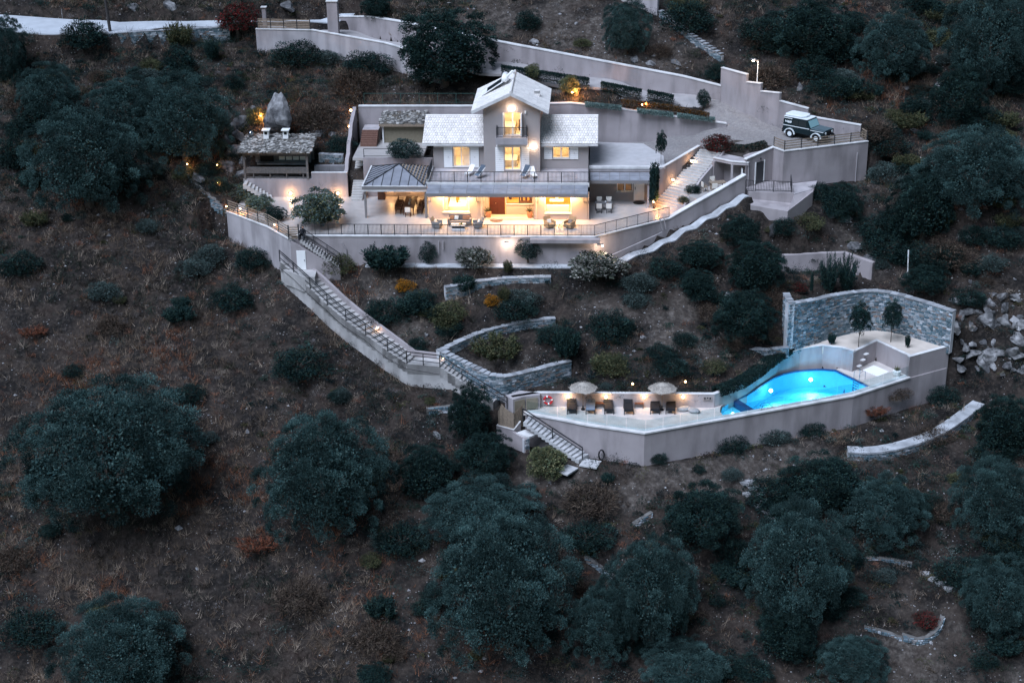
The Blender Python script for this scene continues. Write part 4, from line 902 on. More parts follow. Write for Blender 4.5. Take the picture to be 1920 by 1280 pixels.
# back wall behind loungers and pool
wall('pool_back_wall', [(p[0], p[1], ZP+1.2 if p[0] < 18.5 else ZP+1.2+min(.75, (p[0]-18.5)*.08)) for p in pbw[:13]], [ZP-.8]*13, .3, stucco_w, 'curving rendered wall behind the loungers and the pool', h=.05, over=.03)
wall('shower_wall', [(30.1, -6.3, ZP+1.85), (32.5, -3.75, ZP+1.85), (34.9, -7.2, ZP+1.85)], [ZP-.8]*3, .25, stucco, 'angled rendered wall around the shower corner of the pool', h=.06, over=.02)
wall('corner_wall', [(34.75, -7.35, ZP+1.9), (38.6, -5.0, ZP+1.95), (38.55, -4.0, ZP+1.95)], [-14.5, -14.0, -13.5], .3, stucco, 'tall plain rendered wall below the raised patio at the right end of the pool terrace', h=.05, over=.02)
MB().prism(raised, -9.2, -8.5).build('raised_patio', mat('cream_paving', (.55, .48, .42), .8, .10, 1.2), kind='structure')
sw = SW_CURVE
stonewall('curved_stone_wall', sw, [-9.0]*len(sw), .5, 'high curved stone wall enclosing the raised patio behind the pool', seed=11)
stonewall('stone_return', [(24.0, -4.2, -3.9), (24.1, -5.2, -4.0), (24.35, -6.1, -4.2)], [-6.5, -7.6, -8.8], .5, 'short stone return at the left end of the high curved stone wall', seed=12)
stonewall('low_stone_wall', [P(1395, 655, -8.0), P(1440, 657, -8.0), P(1480, 652, -8.0)], [-9.0]*3, .4, 'low stone wall left of the high curved stone wall', seed=13)
stonewall('stone_wall', SW_UP, [-5.6]*len(SW_UP), .45, 'upper garden stone wall on the slope below the house behind the orange bush', seed=14)
zz = SW_MID
stonewall('stone_wall', zz, [-8.6]*len(zz), .5, 'middle garden stone wall curving back from the end of the stairway', seed=15)
zz = SW_V
stonewall('stone_wall', zz, [-8.6]+[-10.2]*(len(zz)-1), .5, 'lower V shaped garden stone wall above the pool shed', seed=16)
# mid rendered wall up the slope, right of centre
wall('slope_wall', SW_SLOPE, [-6]*4, .5, stucco, 'rendered retaining wall on the slope above the high curved stone wall', cope=False)
# pool basin, water
b = MB(); zb = ZP-1.7; n = len(pool)
for i in range(n):
    p, q = pool[i], pool[(i+1) % n]; b.quad((p[0], p[1], ZP-.1), (q[0], q[1], ZP-.1), (q[0], q[1], zb), (p[0], p[1], zb))
b.add([(p[0], p[1], zb) for p in pool], [tuple(range(n))])
pm = mat('pool_tile', (.13, .58, .84), .5, .05, 3)
pb = b.build('pool_basin', pm, kind='structure')
b = MB()
for i in range(4, 14):
    p, q = pool[i], pool[(i+1) % n]; b.bar((p[0], p[1], ZP-.05), (q[0], q[1], ZP-.05), .12, .14)
b.build('rim_tiles', mat('blue_rim', (.02, .06, .16), .4, .1), kind='structure')
wm, WN, WG = glassmat('pool_water', (.50, .90, .98), None, .03)
nb = WN.nodes.new('ShaderNodeBump'); nb.inputs['Strength'].default_value = .25; nb.inputs['Distance'].default_value = .05
nz = WN.nodes.new('ShaderNodeTexNoise'); nz.inputs['Scale'].default_value = 2.2; ng = WN.nodes.new('ShaderNodeNewGeometry')
WN.links.new(ng.outputs['Position'], nz.inputs['Vector']); WN.links.new(nz.outputs[0], nb.inputs['Height']); WN.links.new(nb.outputs[0], WG.inputs['Normal'])
MB().add([(p[0], p[1], ZP-.09) for p in reversed(pool)], [tuple(range(n))]).build('pool_water', wm, kind='structure')
for i, (x, y, pw, l) in enumerate(((20.3, -12.7, 120, 'round underwater pool light nearest the shallow end'), (22.8, -9.2, 150, 'round underwater pool light in the middle of the curved edge'), (26.5, -6.8, 260, 'brightest round underwater pool light at the far end'), (29.8, -9.6, 60, 'dim underwater pool light beside the pool ladder'), (19.2, -14.0, 90, 'underwater light in the shallow pool basin'))):
    t = thing('pool_light', l, 'pool light', (x, y, ZP-.7), 'underwater pool lights')
    b = MB(); b.ball((x, y, ZP-.55), .16 if i != 3 else .1, 6); b.build('lens', poollamp, t)
    l_ = bpy.data.lights.new('glow', 'SPOT'); l_.energy = pw*2.2; l_.spot_size = R(165); l_.spot_blend = .6; l_.color = (.50, .88, 1); l_.shadow_soft_size = .2
    o = bpy.data.objects.new('glow', l_); COL.objects.link(o); o.parent = t; o.location = (.12, -.25, -.1); o.rotation_euler = (R(72), 0, R((-150, -150, 180, 90, -120)[i]))
b = MB(); b.prism([(19.3, -12.45), (19.7, -12.1), (21.15, -14.5), (20.7, -14.75)], ZP-.9, ZP-.02); b.build('pool_divider', mat('blue_rim', (1, 1, 1)), label='dark blue bridge separating the shallow basin from the pool', cat='pool divider')
b = MB(); b.prism([(18.4, -15.5), (18.15, -14.6), (18.3, -13.7), (18.9, -12.9), (19.3, -12.5), (20.7, -14.8)], zb, ZP-.55); b.build('shallow_floor', mat('shallow_tile', (.35, .75, .88), .5, .05), kind='structure')
t = thing('pool_ladder', 'steel pool ladder with two curved handrails at the right side of the pool', 'ladder', (30.0, -7.8, ZP))
for k in (0, 1):
    x, y = 30.1+k*.38, -7.75-k*.52
    b = MB(); b.tube([(x+.5, y+.3, ZP), (x+.48, y+.3, ZP+.8), (x+.2, y+.12, ZP+.9), (x-.05, y-.02, ZP+.7), (x-.1, y-.05, ZP-1.2)], .025, 6); b.build('handrail', mat('steel', (1, 1, 1)), t)
b = MB(); [b.bar((30.0, -7.8, ZP-.3-.25*k), (30.4, -8.3, ZP-.3-.25*k), .08, .03) for k in range(4)]; b.build('rungs', dark, t)
b = MB(); b.tube([(21.3, -14.2, ZP-.1), (21.5, -14.0, ZP+.45), (22.1, -13.75, ZP+.45), (22.6, -13.5, ZP-.1)], .025, 6); b.tube([(21.4, -14.5, ZP-.1), (21.6, -14.3, ZP+.4), (22.2, -14.05, ZP+.4), (22.7, -13.8, ZP-.1)], .025, 6)
b.build('pool_handrail', mat('steel', (1, 1, 1)), label='low curved steel handrail at the shallow end of the pool', cat='handrail')
# glass balustrade, each pane a part
gt = thing('glass_balustrade', 'frameless glass balustrade along the front edge of the pool terrace', 'glass railing', (coping[1][0], coping[1][1], ZP))
for i, (p, q) in enumerate(zip(densify([(c[0]+.1, c[1]+.25, 0) for c in coping], 1.5), densify([(c[0]+.1, c[1]+.25, 0) for c in coping], 1.5)[1:])):
    u = 0.02; a = (p[0]+(q[0]-p[0])*u, p[1]+(q[1]-p[1])*u); c = (q[0]-(q[0]-p[0])*u, q[1]-(q[1]-p[1])*u)
    d = Vector((c[0]-a[0], c[1]-a[1])).normalized(); nn = Vector((-d.y, d.x))*.012
    MB().prism([(a[0], a[1]), (c[0], c[1]), (c[0]+nn.x, c[1]+nn.y), (a[0]+nn.x, a[1]+nn.y)], ZP+.09, ZP+1.05).build('glass_pane', glass_rail, gt)
# shower corner
b = MB(); [b.obox((30.75+k*.32, -6.0+.35*k, ZP+.45+.42*k), (.45, .3, .07), R(45)) for k in range(3)]; b.build('shower_shelves', white, label='three small white floating steps on the wall of the shower corner', cat='shelf')
MB().prism([(31.1, -6.0), (32.2, -4.9), (33.3, -6.3), (32.2, -7.3)], ZP+.012, ZP+.06).build('shower_tray', whitep, label='square white shower tray in the corner right of the pool', cat='shower tray')
t = thing('planter_pot', 'round white pot with a small plant beside the glass at the shower corner', 'potted plant', (34.0, -7.3, ZP)); b = MB(); b.lathe((33.8, -7.2, ZP), [(.2, .01), (.32, .25), (.36, .55), (.30, .58)], 14); b.build('pot', whitep, t)
potleaf = t
# life ring
t = thing('life_ring', 'red and white life ring hanging on the pool wall', 'life ring', (3.7, -14.1, ZP+.7))
b = MB(); w_ = MB(); cx, cy, cz = 3.75, -14.1, ZP+.62
for k in range(16):
    a0, a1 = 2*math.pi*k/16, 2*math.pi*(k+1)/16; (w_ if k % 4 == 0 else b).tube([(cx+.33*math.cos(a), cy, cz+.33*math.sin(a)) for a in (a0, (a0+a1)/2, a1)], .085, 8)
b.build('ring', mat('red', (.55, .02, .03), .5, .05), t, smooth=True); w_.build('bands', whitep, t, smooth=True)
# storage cabinet
t = thing('storage_cabinet', 'beige storage cabinet with two doors in the left corner of the pool deck', 'cabinet', (2, -14.5, ZP))
MB().prism([(.9, -15.4), (1.9, -14.75), (3.1, -14.5), (3.1, -14.0), (1.4, -13.6), (.2, -14.6)], ZP+.01, ZP+1.25).build('body', stucco_w, t)
MB().prism([(1.95, -14.83), (1.98, -14.88), (2.92, -14.66), (2.9, -14.6)], ZP+.1, ZP+1.1).build('door', mat('olive_door', (.24, .21, .16), .8, .1), t)
MB().prism([(1.02, -15.42), (1.05, -15.46), (1.85, -14.92), (1.82, -14.86)], ZP+.1, ZP+1.1).build('door', mat('olive_door', (1, 1, 1)), t)
# wooden screen with pointed top
q = P(945, 795, ZP-.2); t = thing('board_screen', 'grey vertical board screen with a pointed top beside the pool gate', 'fence', (q[0], q[1], -11))
def screen(x0, x1, y0, y1, zt): 
    n_ = len(zt)-1; b = MB()
    for k in range(n_):
        for j in range(2):
            u0, u1 = (k+j*.5)/n_, (k+j*.5+.47)/n_; z0_ = zt[k]+(zt[k+1]-zt[k])*(j*.5); z1_ = zt[k]+(zt[k+1]-zt[k])*(j*.5+.5)
            X0, X1, Y0, Y1 = x0+(x1-x0)*u0, x0+(x1-x0)*u1, y0+(y1-y0)*u0, y0+(y1-y0)*u1
            b.prism([(X0, Y0), (X1, Y1), (X1, Y1+.05), (X0, Y0+.05)], -11.5, [z0_, z1_, z1_, z0_])
    return b
screen(-.35, 1.0, -15.7, -16.35, [-10.15, -9.35, -9.7, -9.9, -10.0]).build('boards', wood, t); screen(1.03, 1.7, -16.35, -15.6, [-10.0, -9.75, -9.5]).build('boards', wood, t)
wall('gate_wall', [(-.5, -15.75, -11.4), (1.0, -16.45, -11.45), (1.55, -15.95, -10.9)], [-14]*3, .25, stucco, 'low rendered wall with a white edge below the grey board screen', h=.06, over=.03)
wall('steps_wall', [(.9, -16.5, -11.6), (2.0, -17.6, -11.75)], [-14.2]*2, .25, stucco, 'rendered wall left of the lower garden steps', cope=False)
MB().prism([(1.2, -16.7), (2.3, -17.5), (2.9, -16.9), (1.9, -16.1)], -11.7, -11.55).build('white_slab', white, label='bright white slab at the top of the wall left of the lower garden steps', cat='slab')
stonewall('stone_pier', [(1.9, -17.65, -11.75), (2.35, -17.35, -11.75)], [-14.6]*2, .3, 'narrow white and dark stone pier below the white slab', seed=21, cope=False)
t = thing('garden_steps', 'pale steps descending to the right along the front of the pool terrace wall', 'steps', (2, -17, ZP))
b = MB(); stairs(b, (2.2, -15.75, ZP-.1), (1.8, -16.9, ZP-.1), (7.2, -17.9, -13.0), (6.4, -19.0, -13.0), 15, .35); b.build('treads', mat('step_stone', (.46, .455, .46), .85, .15), t)
q = P(1107, 870, -13.2); b = MB().obox((7.35, -19.0, -13.15), (1.5, 1.3, .12), R(-18)); b.build('paving_slab', mat('step_stone', (1, 1, 1)), label='square pale slab at the foot of the lower garden steps', cat='slab')
b = MB().obox((5.5, -19.9, -13.3), (1.1, 1.5, .12), R(-35)); b.build('paving_slab', mat('step_stone', (1, 1, 1)), label='pale slab beside the yellow green bush at the foot of the steps', cat='slab')
railing('garden_step_railing', [(1.75, -16.45, ZP-.1), (6.7, -18.6, -12.95)], 'black handrail of the steps in front of the pool terrace wall', 1.05, 2.6, baluster=0, rails=(.55,), th=.07, low=.2)
b = MB(); b.tube([(8.25+.22*math.cos(a), -18.2, -12.75+.45*math.sin(a)) for a in np.linspace(0, 6.28, 14)], .07, 6); b.build('hose_loop', black, label='dark coiled hose hanging on the pool terrace wall', cat='hose')
# wall lamps on pool back wall
for i, px in enumerate((1065, 1136, 1208, 1281)):
    p = PY(px, 744, -14.12); nm = ('nearest the life ring', 'right of the blue lounger', 'left of the right umbrella', 'above the bean bags')[i]
    wall_lamp((p[0], p[1], p[2]), 'small warm wall lamp on the pool wall, '+nm, 55, 'warm lamps on the pool wall')
for px, py, l in ((1186, 726, 'small amber spotlight on the slope between the two umbrellas'), (1285, 722, 'amber garden spotlight on the slope behind the second umbrella')):
    g_ = G(px, py); t = thing('garden_spotlight', l, 'spotlight', g_[:3], 'garden spotlights'); z = g_[2]+.25
    MB().tube([(g_[0], g_[1], g_[2]-.1), (g_[0], g_[1], z)], .02, 6).build('spike', dark, t); lampbulb(t, (g_[0], g_[1], z+.08), 12, .08, (1, .5, .15))

# ---------------- loungers, umbrellas, tables on the pool deck
def make_lounger(m, label, g='sun loungers in a row beside the pool'):
    t = thing('sun_lounger', label, 'sun lounger', (0, 0, 0), g)
    MB().box(-.36, .36, 0, 1.25, .28, .34).build('frame', dark, t)
    for x in (-.33, .33):
        for y in (.06, 1.2): MB().box(x-.03, x+.03, y-.03, y+.03, 0, .28).build('leg', dark, t)
    MB().box(-.34, .34, .0, 1.2, .342, .44).build('seat_cushion', m, t, bevel=.03)
    MB().slopebox([(-.34, 1.2, .44), (.34, 1.2, .44), (.34, 1.75, 1.0), (-.34, 1.75, 1.0)], .09).build('backrest', m, t)
    return t
lx = [(1072, 778, 'first dark lounger from the left, under the edge of the left thatched umbrella'), (1142, 778, 'second dark lounger, right of the left brown side table'), (1179, 779, 'third dark lounger, left of the right brown side table'),
      (1228, 778, 'fourth dark lounger, just left of the right umbrella pole'), (1257, 778, 'last dark lounger, just right of the right umbrella pole')]
pr_ = make_lounger(fab_d, '')
for i, (x, y, l) in enumerate(lx):
    q = P(x, y, ZP); place(pr_, i == 0, (q[0], q[1]+.1, ZP+.005), R((2, 3, 2, -2, -4)[i]), label=l, sc=1.12)
q = P(1107, 778, ZP); bl = make_lounger(fab_b, 'pale blue cushioned lounger, the only light one in the row'); bl.location = (q[0], q[1]+.1, ZP+.005); bl.scale = (1.12,)*3
def make_umbrella():
    t = thing('thatched_umbrella', '', 'umbrella', (0, 0, 0), 'thatched umbrellas')
    MB().tube([(0, 0, 0), (0, 0, 2.45)], .035, 8).build('pole', wood, t); MB().lathe((0, 0, 0), [(.16, 0), (.16, .12), (.06, .14), (.06, .4)], 12).build('base', black, t)
    b = MB(); b.lathe((0, 0, 1.98), [(1.10, 0), (1.12, .03), (.85, .16), (.5, .33), (.2, .46), (.03, .55)], 34, .03); b.build('canopy', thatch, t)
    b = MB(); rg = random.Random(3)
    for k in range(420):
        a = rg.uniform(0, 6.283); r = rg.choice((1.1, .75, .45, .9, .6)); z = 2.0+(1.12-r)*.50+.06; l = rg.uniform(.12, .28)
        ca, sa = math.cos(a), math.sin(a); o_ = rg.uniform(.02, .07)
        b.quad((ca*r-sa*.03, sa*r+ca*.03, z), (ca*r+sa*.03, sa*r-ca*.03, z), (ca*(r+l*.6)+sa*.02, sa*(r+l*.6)-ca*.02, z-l*.55+o_), (ca*(r+l*.6)-sa*.02, sa*(r+l*.6)+ca*.02, z-l*.55+o_))
    b.build('thatch_fringe', thatch, t); return t
u = make_umbrella()
for i, (x, y, l) in enumerate(((1093, 768, 'left thatched umbrella, over the blue lounger beside the pool'), (1241, 769, 'right thatched umbrella, between the last two dark loungers'))):
    q = P(x, y, ZP); place(u, i == 0, (q[0], q[1], ZP+.005), i*.7, label=l)
def make_sidetable():
    t = thing('side_table', '', 'side table', (0, 0, 0), 'brown side tables at the pool')
    MB().box(-.38, .38, -.28, .28, .38, .44).build('table_top', teak, t)
    for x in (-.34, .34):
        for y in (-.24, .24): MB().box(x-.025, x+.025, y-.025, y+.025, 0, .38).build('leg', teak, t)
    return t
st = make_sidetable()
for i, (x, y, l) in enumerate(((1125, 763, 'left brown side table, between the blue and the dark loungers'), (1198, 763, 'right brown side table, between two dark loungers'))):
    q = P(x, y, ZP); place(st, i == 0, (q[0], q[1], ZP+.005), 0, label=l)
for x, y, rz, l in ((1283, 769, .3, 'left grey bean bag lying near the shallow pool'), (1300, 772, -.6, 'right grey bean bag leaning on the left one near the shallow pool')):
    q = P(x, y, ZP); b = MB(); b.lathe((0, 0, 0), [(.1, .0), (.42, .06), (.5, .2), (.36, .36), (.1, .42)], 12, .08); Mx = Matrix.Translation((q[0], q[1], ZP+.005)) @ Matrix.Rotation(rz, 4, 'Z') @ Matrix.Diagonal((1.25, .8, .8, 1)); b.v = [tuple(Mx @ Vector(v)) for v in b.v]
    b.build('bean_bag', mat('beanbag', (.30, .31, .32), .9, .2, 6), smooth=True, label=l, cat='bean bag', group='bean bags')
b = MB(); q = PY(1327, 747, -14.02); b.box(q[0]-.35, q[0]+.35, -13.98, -13.94, q[2]-.15, q[2]+.15)
t = thing('rules_sign', 'small grey sign on the pool wall right of the last wall lamp', 'sign', q); MB().box(q[0]-.38, q[0]+.38, -14.0, -13.955, q[2]-.18, q[2]+.18).build('plate', mat('sign_plate', (.36, .32, .31), .7, .02), t)
b = MB(); [b.box(q[0]-.30+k*.22, q[0]-.16+k*.22, -14.008, -14.001, q[2]-.06+.05*(k % 2), q[2]+.1) for k in range(3)]; b.box(q[0]-.3, q[0]+.3, -14.008, -14.001, q[2]-.12, q[2]-.09); b.build('marks', dark, t)
# path and low walls right-below
for poly, z0, l in (([P(1590, 850, -13.6), P(1640, 852, -13.6), P(1700, 841, -13.5), P(1760, 820, -13.4), P(1800, 795, -13.2), P(1845, 760, -13.0)], -14.6, 'long curved white topped garden wall below the right end of the pool'),):
    pp = SW_EDGE; stonewall('edging_wall', pp, [p[2]-.9 for p in pp], 1.05, l, seed=31); 
    dn = densify(pp, .9); a = offset_path(dn, -.04); o_ = offset_path(dn, 1.1); b = MB()
    for i in range(len(dn)-1): b.prism([a[i], a[i+1], o_[i+1], o_[i]], [dn[i][2]+.08, dn[i+1][2]+.08, dn[i+1][2]+.08, dn[i][2]+.08], [dn[i][2]+.16, dn[i+1][2]+.16, dn[i+1][2]+.16, dn[i][2]+.16])
    b.build('path_strip', mat('walkway_concrete', (1, 1, 1)), kind='structure')
def groundwall(name, pts, h, label, seed, th=.4, drop=.8, cope=False):
    q = [G(x, y) for x, y in pts]; path = [(p[0], p[1], p[2]+h) for p in q]
    return stonewall(name, smoothpath(path, 1) if len(path) > 2 else path, [p[2]-drop for p in (smoothpath(path, 1) if len(path) > 2 else path)], th, label, seed=seed, cope=cope, mort=mortar2)
groundwall('dry_stone_wall', [(1690, 1200), (1730, 1212), (1762, 1190), (1772, 1165)], .5, 'small round stone wall around red flowers at the bottom right', 41)
groundwall('dry_stone_wall', [(1610, 1050), (1660, 1052), (1710, 1062)], .25, 'low broken stone wall on the slope at the lower right', 42)
groundwall('dry_stone_wall', [(1620, 1180), (1660, 1190), (1692, 1202)], .25, 'low stone row left of the round flower wall', 43)
groundwall('dry_stone_wall', [(1190, 990), (1225, 968)], .4, 'short stone wall below the path, left of the dark glossy tree', 44)
groundwall('dry_stone_wall', [(1095, 1050), (1125, 1072), (1150, 1090)], .4, 'short stone wall between the two big lower olive trees', 45)
groundwall('dry_stone_wall', [(800, 778), (835, 775), (862, 770)], .6, 'rough stone wall below the landing of the long stairway', 46)
groundwall('stone_edge', [(346, 322), (360, 345), (385, 368), (432, 400)], .22, 'pale stone edge running up left from the end of the slat fence', 48, th=.45)
b_ = stonewall('roadside_wall', SW_ROAD, [9.0, 9.2, 9.4, 9.8], .4, 'grey stone retaining wall under the road at the top left', seed=47)
# stepping stones
for i, (x, y) in enumerate(((1405, 902), (1412, 915), (1425, 926), (1432, 938), (1420, 948), (1436, 958), (1445, 972), (1735, 1075), (1750, 1085), (1762, 1092), (1777, 1102), (1395, 905), (1400, 925))):
    g_ = G(x, y); b = MB(); k = 7; a0 = i; pl = [(g_[0]+(.42+.1*math.sin(j*3+i))*math.cos(a0+6.283*j/k), g_[1]+(.30+.08*math.cos(j*2+i))*math.sin(a0+6.283*j/k)) for j in range(k)]
    b.prism(pl, g_[2]-.3, g_[2]+.09); b.build('stepping_stone', mat('pale_rock', (.30, .30, .31), .9, .2, 4, bump=.5), label=('%s flat pale stepping stone from the top of the path below the pool terrace' % ('first', 'third', 'fifth', 'sixth', 'seventh', 'eighth', 'ninth', '', '', '', '', 'second', 'fourth')[i]) if i < 7 or i > 10 else ('%s flat stepping stone of the row on the lower right slope' % ('topmost', 'second', 'third', 'lowest')[i-7]), cat='stepping stone', group='stepping stones below the pool' if i < 7 or i > 10 else 'stepping stones on the lower right slope')
# ================================================================ the house
hs = thing('house', 'three level villa with white tiled roofs, a gabled tower and warm lit windows', 'house', (-.4, 4, 0))
X0, X1 = -7.75, 6.85; TX0, TX1 = -2.9, 2.35; FY = 4.0
recess = (-2.65, 1.95)
b = MB()
openwall(b, X0, recess[0], FY, 0, 2.85, .3, [(-6.4, -4.0, .7, 2.5)]); openwall(b, recess[1], X1, FY, 0, 2.85, .3, [(2.95, 5.35, .62, 2.5)])
openwall(b, recess[0], recess[1], FY+1.05, 0, 2.85, .25, [(-2.25, -.72, .12, 2.45), (-.62, 1.75, 1.18, 2.5)])
b.box(recess[0]-.25, recess[0]-.003, FY+.3, FY+1.3, 0, 2.85); b.box(recess[1]+.003, recess[1]+.25, FY+.3, FY+1.3, 0, 2.85)
b.box(X0, X0+.25, FY+.303, 9.9, 0, 2.85); b.box(X1-.25, X1, FY+.303, 9.9, 0, 2.85); b.box(X0, X1, 9.65, 9.9, 0, 2.84)
b.build('ground_wall', house_w, hs)
MB().box(recess[0]+.01, recess[1]-.01, FY-.15, FY+1.05, .004, .12).build('porch_floor', mat('porch_stone', (.50, .44, .36), .6, .08), hs)
MB().box(X0-.15, X1+.08, 5.0, 9.78, 2.86, 3.1).build('deck_slab', stucco_w, hs)
MB().box(X0-.2, X1+.13, 4.9, 5.06, 2.80, 3.2).build('deck_edge', white, hs)
MB().box(X0-.2, X0-.02, 5.07, 9.75, 3.1, 3.35).build('parapet', white, hs)
MB().box(X0, X1, 4.0, 5.0, 2.86, 2.9).build('eave_slab', house_w, hs)
# double front door
d = MB().box(-2.2, -.78, FY+1.10, FY+1.18, .13, 2.43).build('front_door', woodr, hs)
b = MB(); b.box(-1.51, -1.47, FY+1.085, FY+1.1, .15, 2.42); [b.box(x0_, x0_+.5, FY+1.09, FY+1.1, z_, z_+.03) for x0_ in (-2.12, -1.38) for z_ in (.9, 1.6)]; b.build('door_joints', mat('door_dark', (.05, .01, .008)), d)
MB().ball((-1.62, FY+1.05, 1.2), .045, 5).build('knob', mat('brass', (.7, .6, .45), .3, 0, metal=1), d)
window(hs, -.62, 1.75, FY+1.08, 1.18, 2.5, fr=.05, mull=1, m=dark)
window(hs, -6.4, -4.0, FY+.1, .7, 2.5, fr=.06, mull=0); window(hs, 2.95, 5.35, FY+.1, .62, 2.5, fr=.06, mull=0)
# ground rooms
r1 = room(hs, -7.3, -3.0, FY+.32, 8.9, .02, 2.8, room_m, 420, lx=-5.2)
r2 = room(hs, -2.6, 1.95, FY+1.32, 8.2, .02, 2.8, room_y, 260, lx=.4)
r3 = room(hs, 2.3, 6.5, FY+.32, 8.6, .02, 2.8, room_y, 420, lx=4.1)
# living room furnishing seen through the big window
b = MB(); b.box(-6.05, -4.35, 5.4, 8.2, 0.72, .78); b.box(-6.1, -4.3, 5.35, 5.4, .4, .77); b.build('dining_table', inwhite, r1)
b = MB(); [b.obox((x, y, .8), (.4, .42, .9)) for x in (-6.5, -3.95) for y in (5.9, 6.7, 7.5)]; b.build('dining_chairs', wicker, r1)
b = MB(); b.lathe((-5.3, 6.5, .78), [(.08, 0), (.12, .15), (.03, .3)], 10); b.obox((-5.25, 6.5, 1.2), (.35, .2, .3)); b.build('flower_vase', mat('amber', (.45, .22, .05), .6, .2, 10), r1)
b = MB(); [b.box(-6.35+.1*k, -6.29+.1*k, 4.5, 4.56, .72, 2.6) for k in range(4)]; [b.box(-4.3+.1*k, -4.24+.1*k, 4.5, 4.56, .72, 2.6) for k in range(2)]; b.build('curtain', inwhite, r1)
b = MB(); b.box(-4.6, -3.3, 8.4, 8.85, 1.2, 1.6); b.box(-7, -5, 8.8, 8.88, 1.1, 2.2); b.build('sideboard', woodd, r1)
b = MB(); b.box(-.5, .5, 7.9, 8.15, .9, 1.9); b.box(.7, 1.8, 7.9, 8.15, .9, 1.5); b.build('cupboard', inwhite, r2)
b = MB(); [b.box(.65+.4*k, .85+.4*k, 6.0, 6.2, 1.15, 1.5) for k in range(3)]; b.lathe((-.3, 5.9, 1.3), [(.1, 0), (.2, .3), (.1, .6)], 8); b.box(.5, 1.7, 5.9, 6.3, .9, 1.12); b.build('kitchen_items', teak, r2)
b = MB(); b.box(-.6, 1.9, 5.5, 5.9, 0, .95); b.build('kitchen_counter', inwhite, r2)
b = MB(); b.box(3.0, 5.2, 4.6, 5.0, .1, 1.15); b.box(3.0, 5.2, 5.0, 5.6, .1, .55); b.build('white_sofa', inwhite, r3, bevel=.06)
b = MB(); b.box(2.6, 5.6, 8.0, 8.5, .1, .95); b.build('kitchen_unit', mat('ochre_unit', (.55, .32, .08), .6, .05), r3); b = MB(); b.box(3.5, 4.8, 8.1, 8.5, 1.75, 2.1); b.build('cooker_hood', mat('steel', (1, 1, 1)), r3)
b = MB(); b.box(3.3, 4.6, 6.6, 7.4, .85, .93); b.box(3.8, 4.1, 6.9, 7.1, .94, 1.2); b.build('island', inwhite, r3)
b = MB(); b.ball((5.1, 5.6, 1.9), .28, 6); b.build('hanging_lamp', wicker, r3)
# canopy over the terrace
cn = thing('terrace_canopy', 'long slate grey panel canopy over the warm lit terrace in front of the house', 'canopy', (-.4, 4, 2.8))
canopy(cn, X0-.1, X1+.02, 4.9, 3.02, 3.0, 2.72, 12)
b = MB(); [b.bar((x, 4.0, 1.7), (x, 3.15, 2.62), .05, .08) for x in (-7.5, -3.3, 2.35, 6.5)]; b.build('brackets', greym, cn)
for x in (-2.85, 2.15, 6.95): MB().tube([(x, 3.9, 2.7), (x, 3.9, .02)], .05, 8).build('down_pipe', stucco_w, cn)
b = MB(); [b.tube([(x, 3.5, 2.66), (x, 3.5, 2.74)], .09, 10) for x in (-6.6, -5.2, -3.6, -1.8, -.2, 1.4, 3.0, 4.4, 5.8)]; b.build('soffit_lamps', bulb, cn)
for x in (-6.4, -4.2, -1.6, .8, 3.0, 5.4):
    l = bpy.data.lights.new('soffit_light', 'AREA'); l.energy = 115; l.color = (1, .56, .24); l.size = .35
    o = bpy.data.objects.new('soffit_light', l); COL.objects.link(o); o.parent = cn; o.location = Vector((x, 3.45, 2.64))-LOC[cn.name]; o.rotation_euler = (R(14), 0, 0)
# ---- upper wings
def gable(x0, x1, yf, yb, z0, ze, yr, zr, holes, nm='wing_wall'):
    b = MB(); openwall(b, x0, x1, yf, z0, ze, .25, holes)
    for x in (x0, x1-.25): b.add([(x+e, y, z) for e in (0, .25) for y, z in ((yf+.253, z0), (yb, z0), (yb, ze), (yr, zr), (yf+.253, ze))], [(4, 3, 2, 1, 0), (5, 6, 7, 8, 9), (0, 1, 6, 5), (1, 2, 7, 6), (2, 3, 8, 7), (3, 4, 9, 8), (4, 0, 5, 9)])
    b.box(x0+.25, x1-.25, yb-.25, yb-.003, z0, ze); b.build(nm, house_w, hs)
gable(-7.75, TX0, 9.75, 16.3, 3.1, 5.62, 13.0, 7.18, [(-5.9, -4.3, 3.28, 5.28)])
gable(TX1, 6.85, 9.75, 16.3, 3.1, 5.62, 13.0, 7.18, [(3.5, 5.08, 4.12, 5.28)])
def tiled(b, a0, a1, r0, r1, tw=.25, cl=.36, wav=.035, rgs=1, stp=.065):
    """tiles from eave a0->a1 up to ridge r0->r1"""
    rg = random.Random(rgs); a0, a1, r0, r1 = map(Vector, (a0, a1, r0, r1)); n1 = round((a1-a0).length/tw); n2 = round((r0-a0).length/cl)
    nrm = (a1-a0).cross(r0-a0).normalized(); nrm = nrm if nrm.z > 0 else -nrm
    for j in range(n2):
        off = .5 if j % 2 else 0
        for i in range(-1 if off else 0, n1):
            u0, u1 = max(0, (i+off)/n1), min(1, (i+1+off)/n1); 
            if u1-u0 < .2/n1: continue
            v0, v1 = j/n2, min(1, (j+1.12)/n2); pt = lambda u, v: (a0.lerp(a1, u)).lerp(r0.lerp(r1, u), v)
            vs = []; k = 0
            for v, hgt in ((v0, stp), (v1, .012)):
                for w, e in ((.03, 0), (.3, wav), (.7, wav), (.97, 0)): vs.append(pt(u0+(u1-u0)*w, v)+nrm*(hgt+e))
            f = [(0, 1, 5, 4), (1, 2, 6, 5), (2, 3, 7, 6)]
            fr = [pt(u0+(u1-u0)*w, v0)-nrm*.01 for w in (.03, .97)]; vs += fr; f += [(8, 9, 3, 0), (0, 3, 2, 1)]
            b.add(vs, f, rg.random())
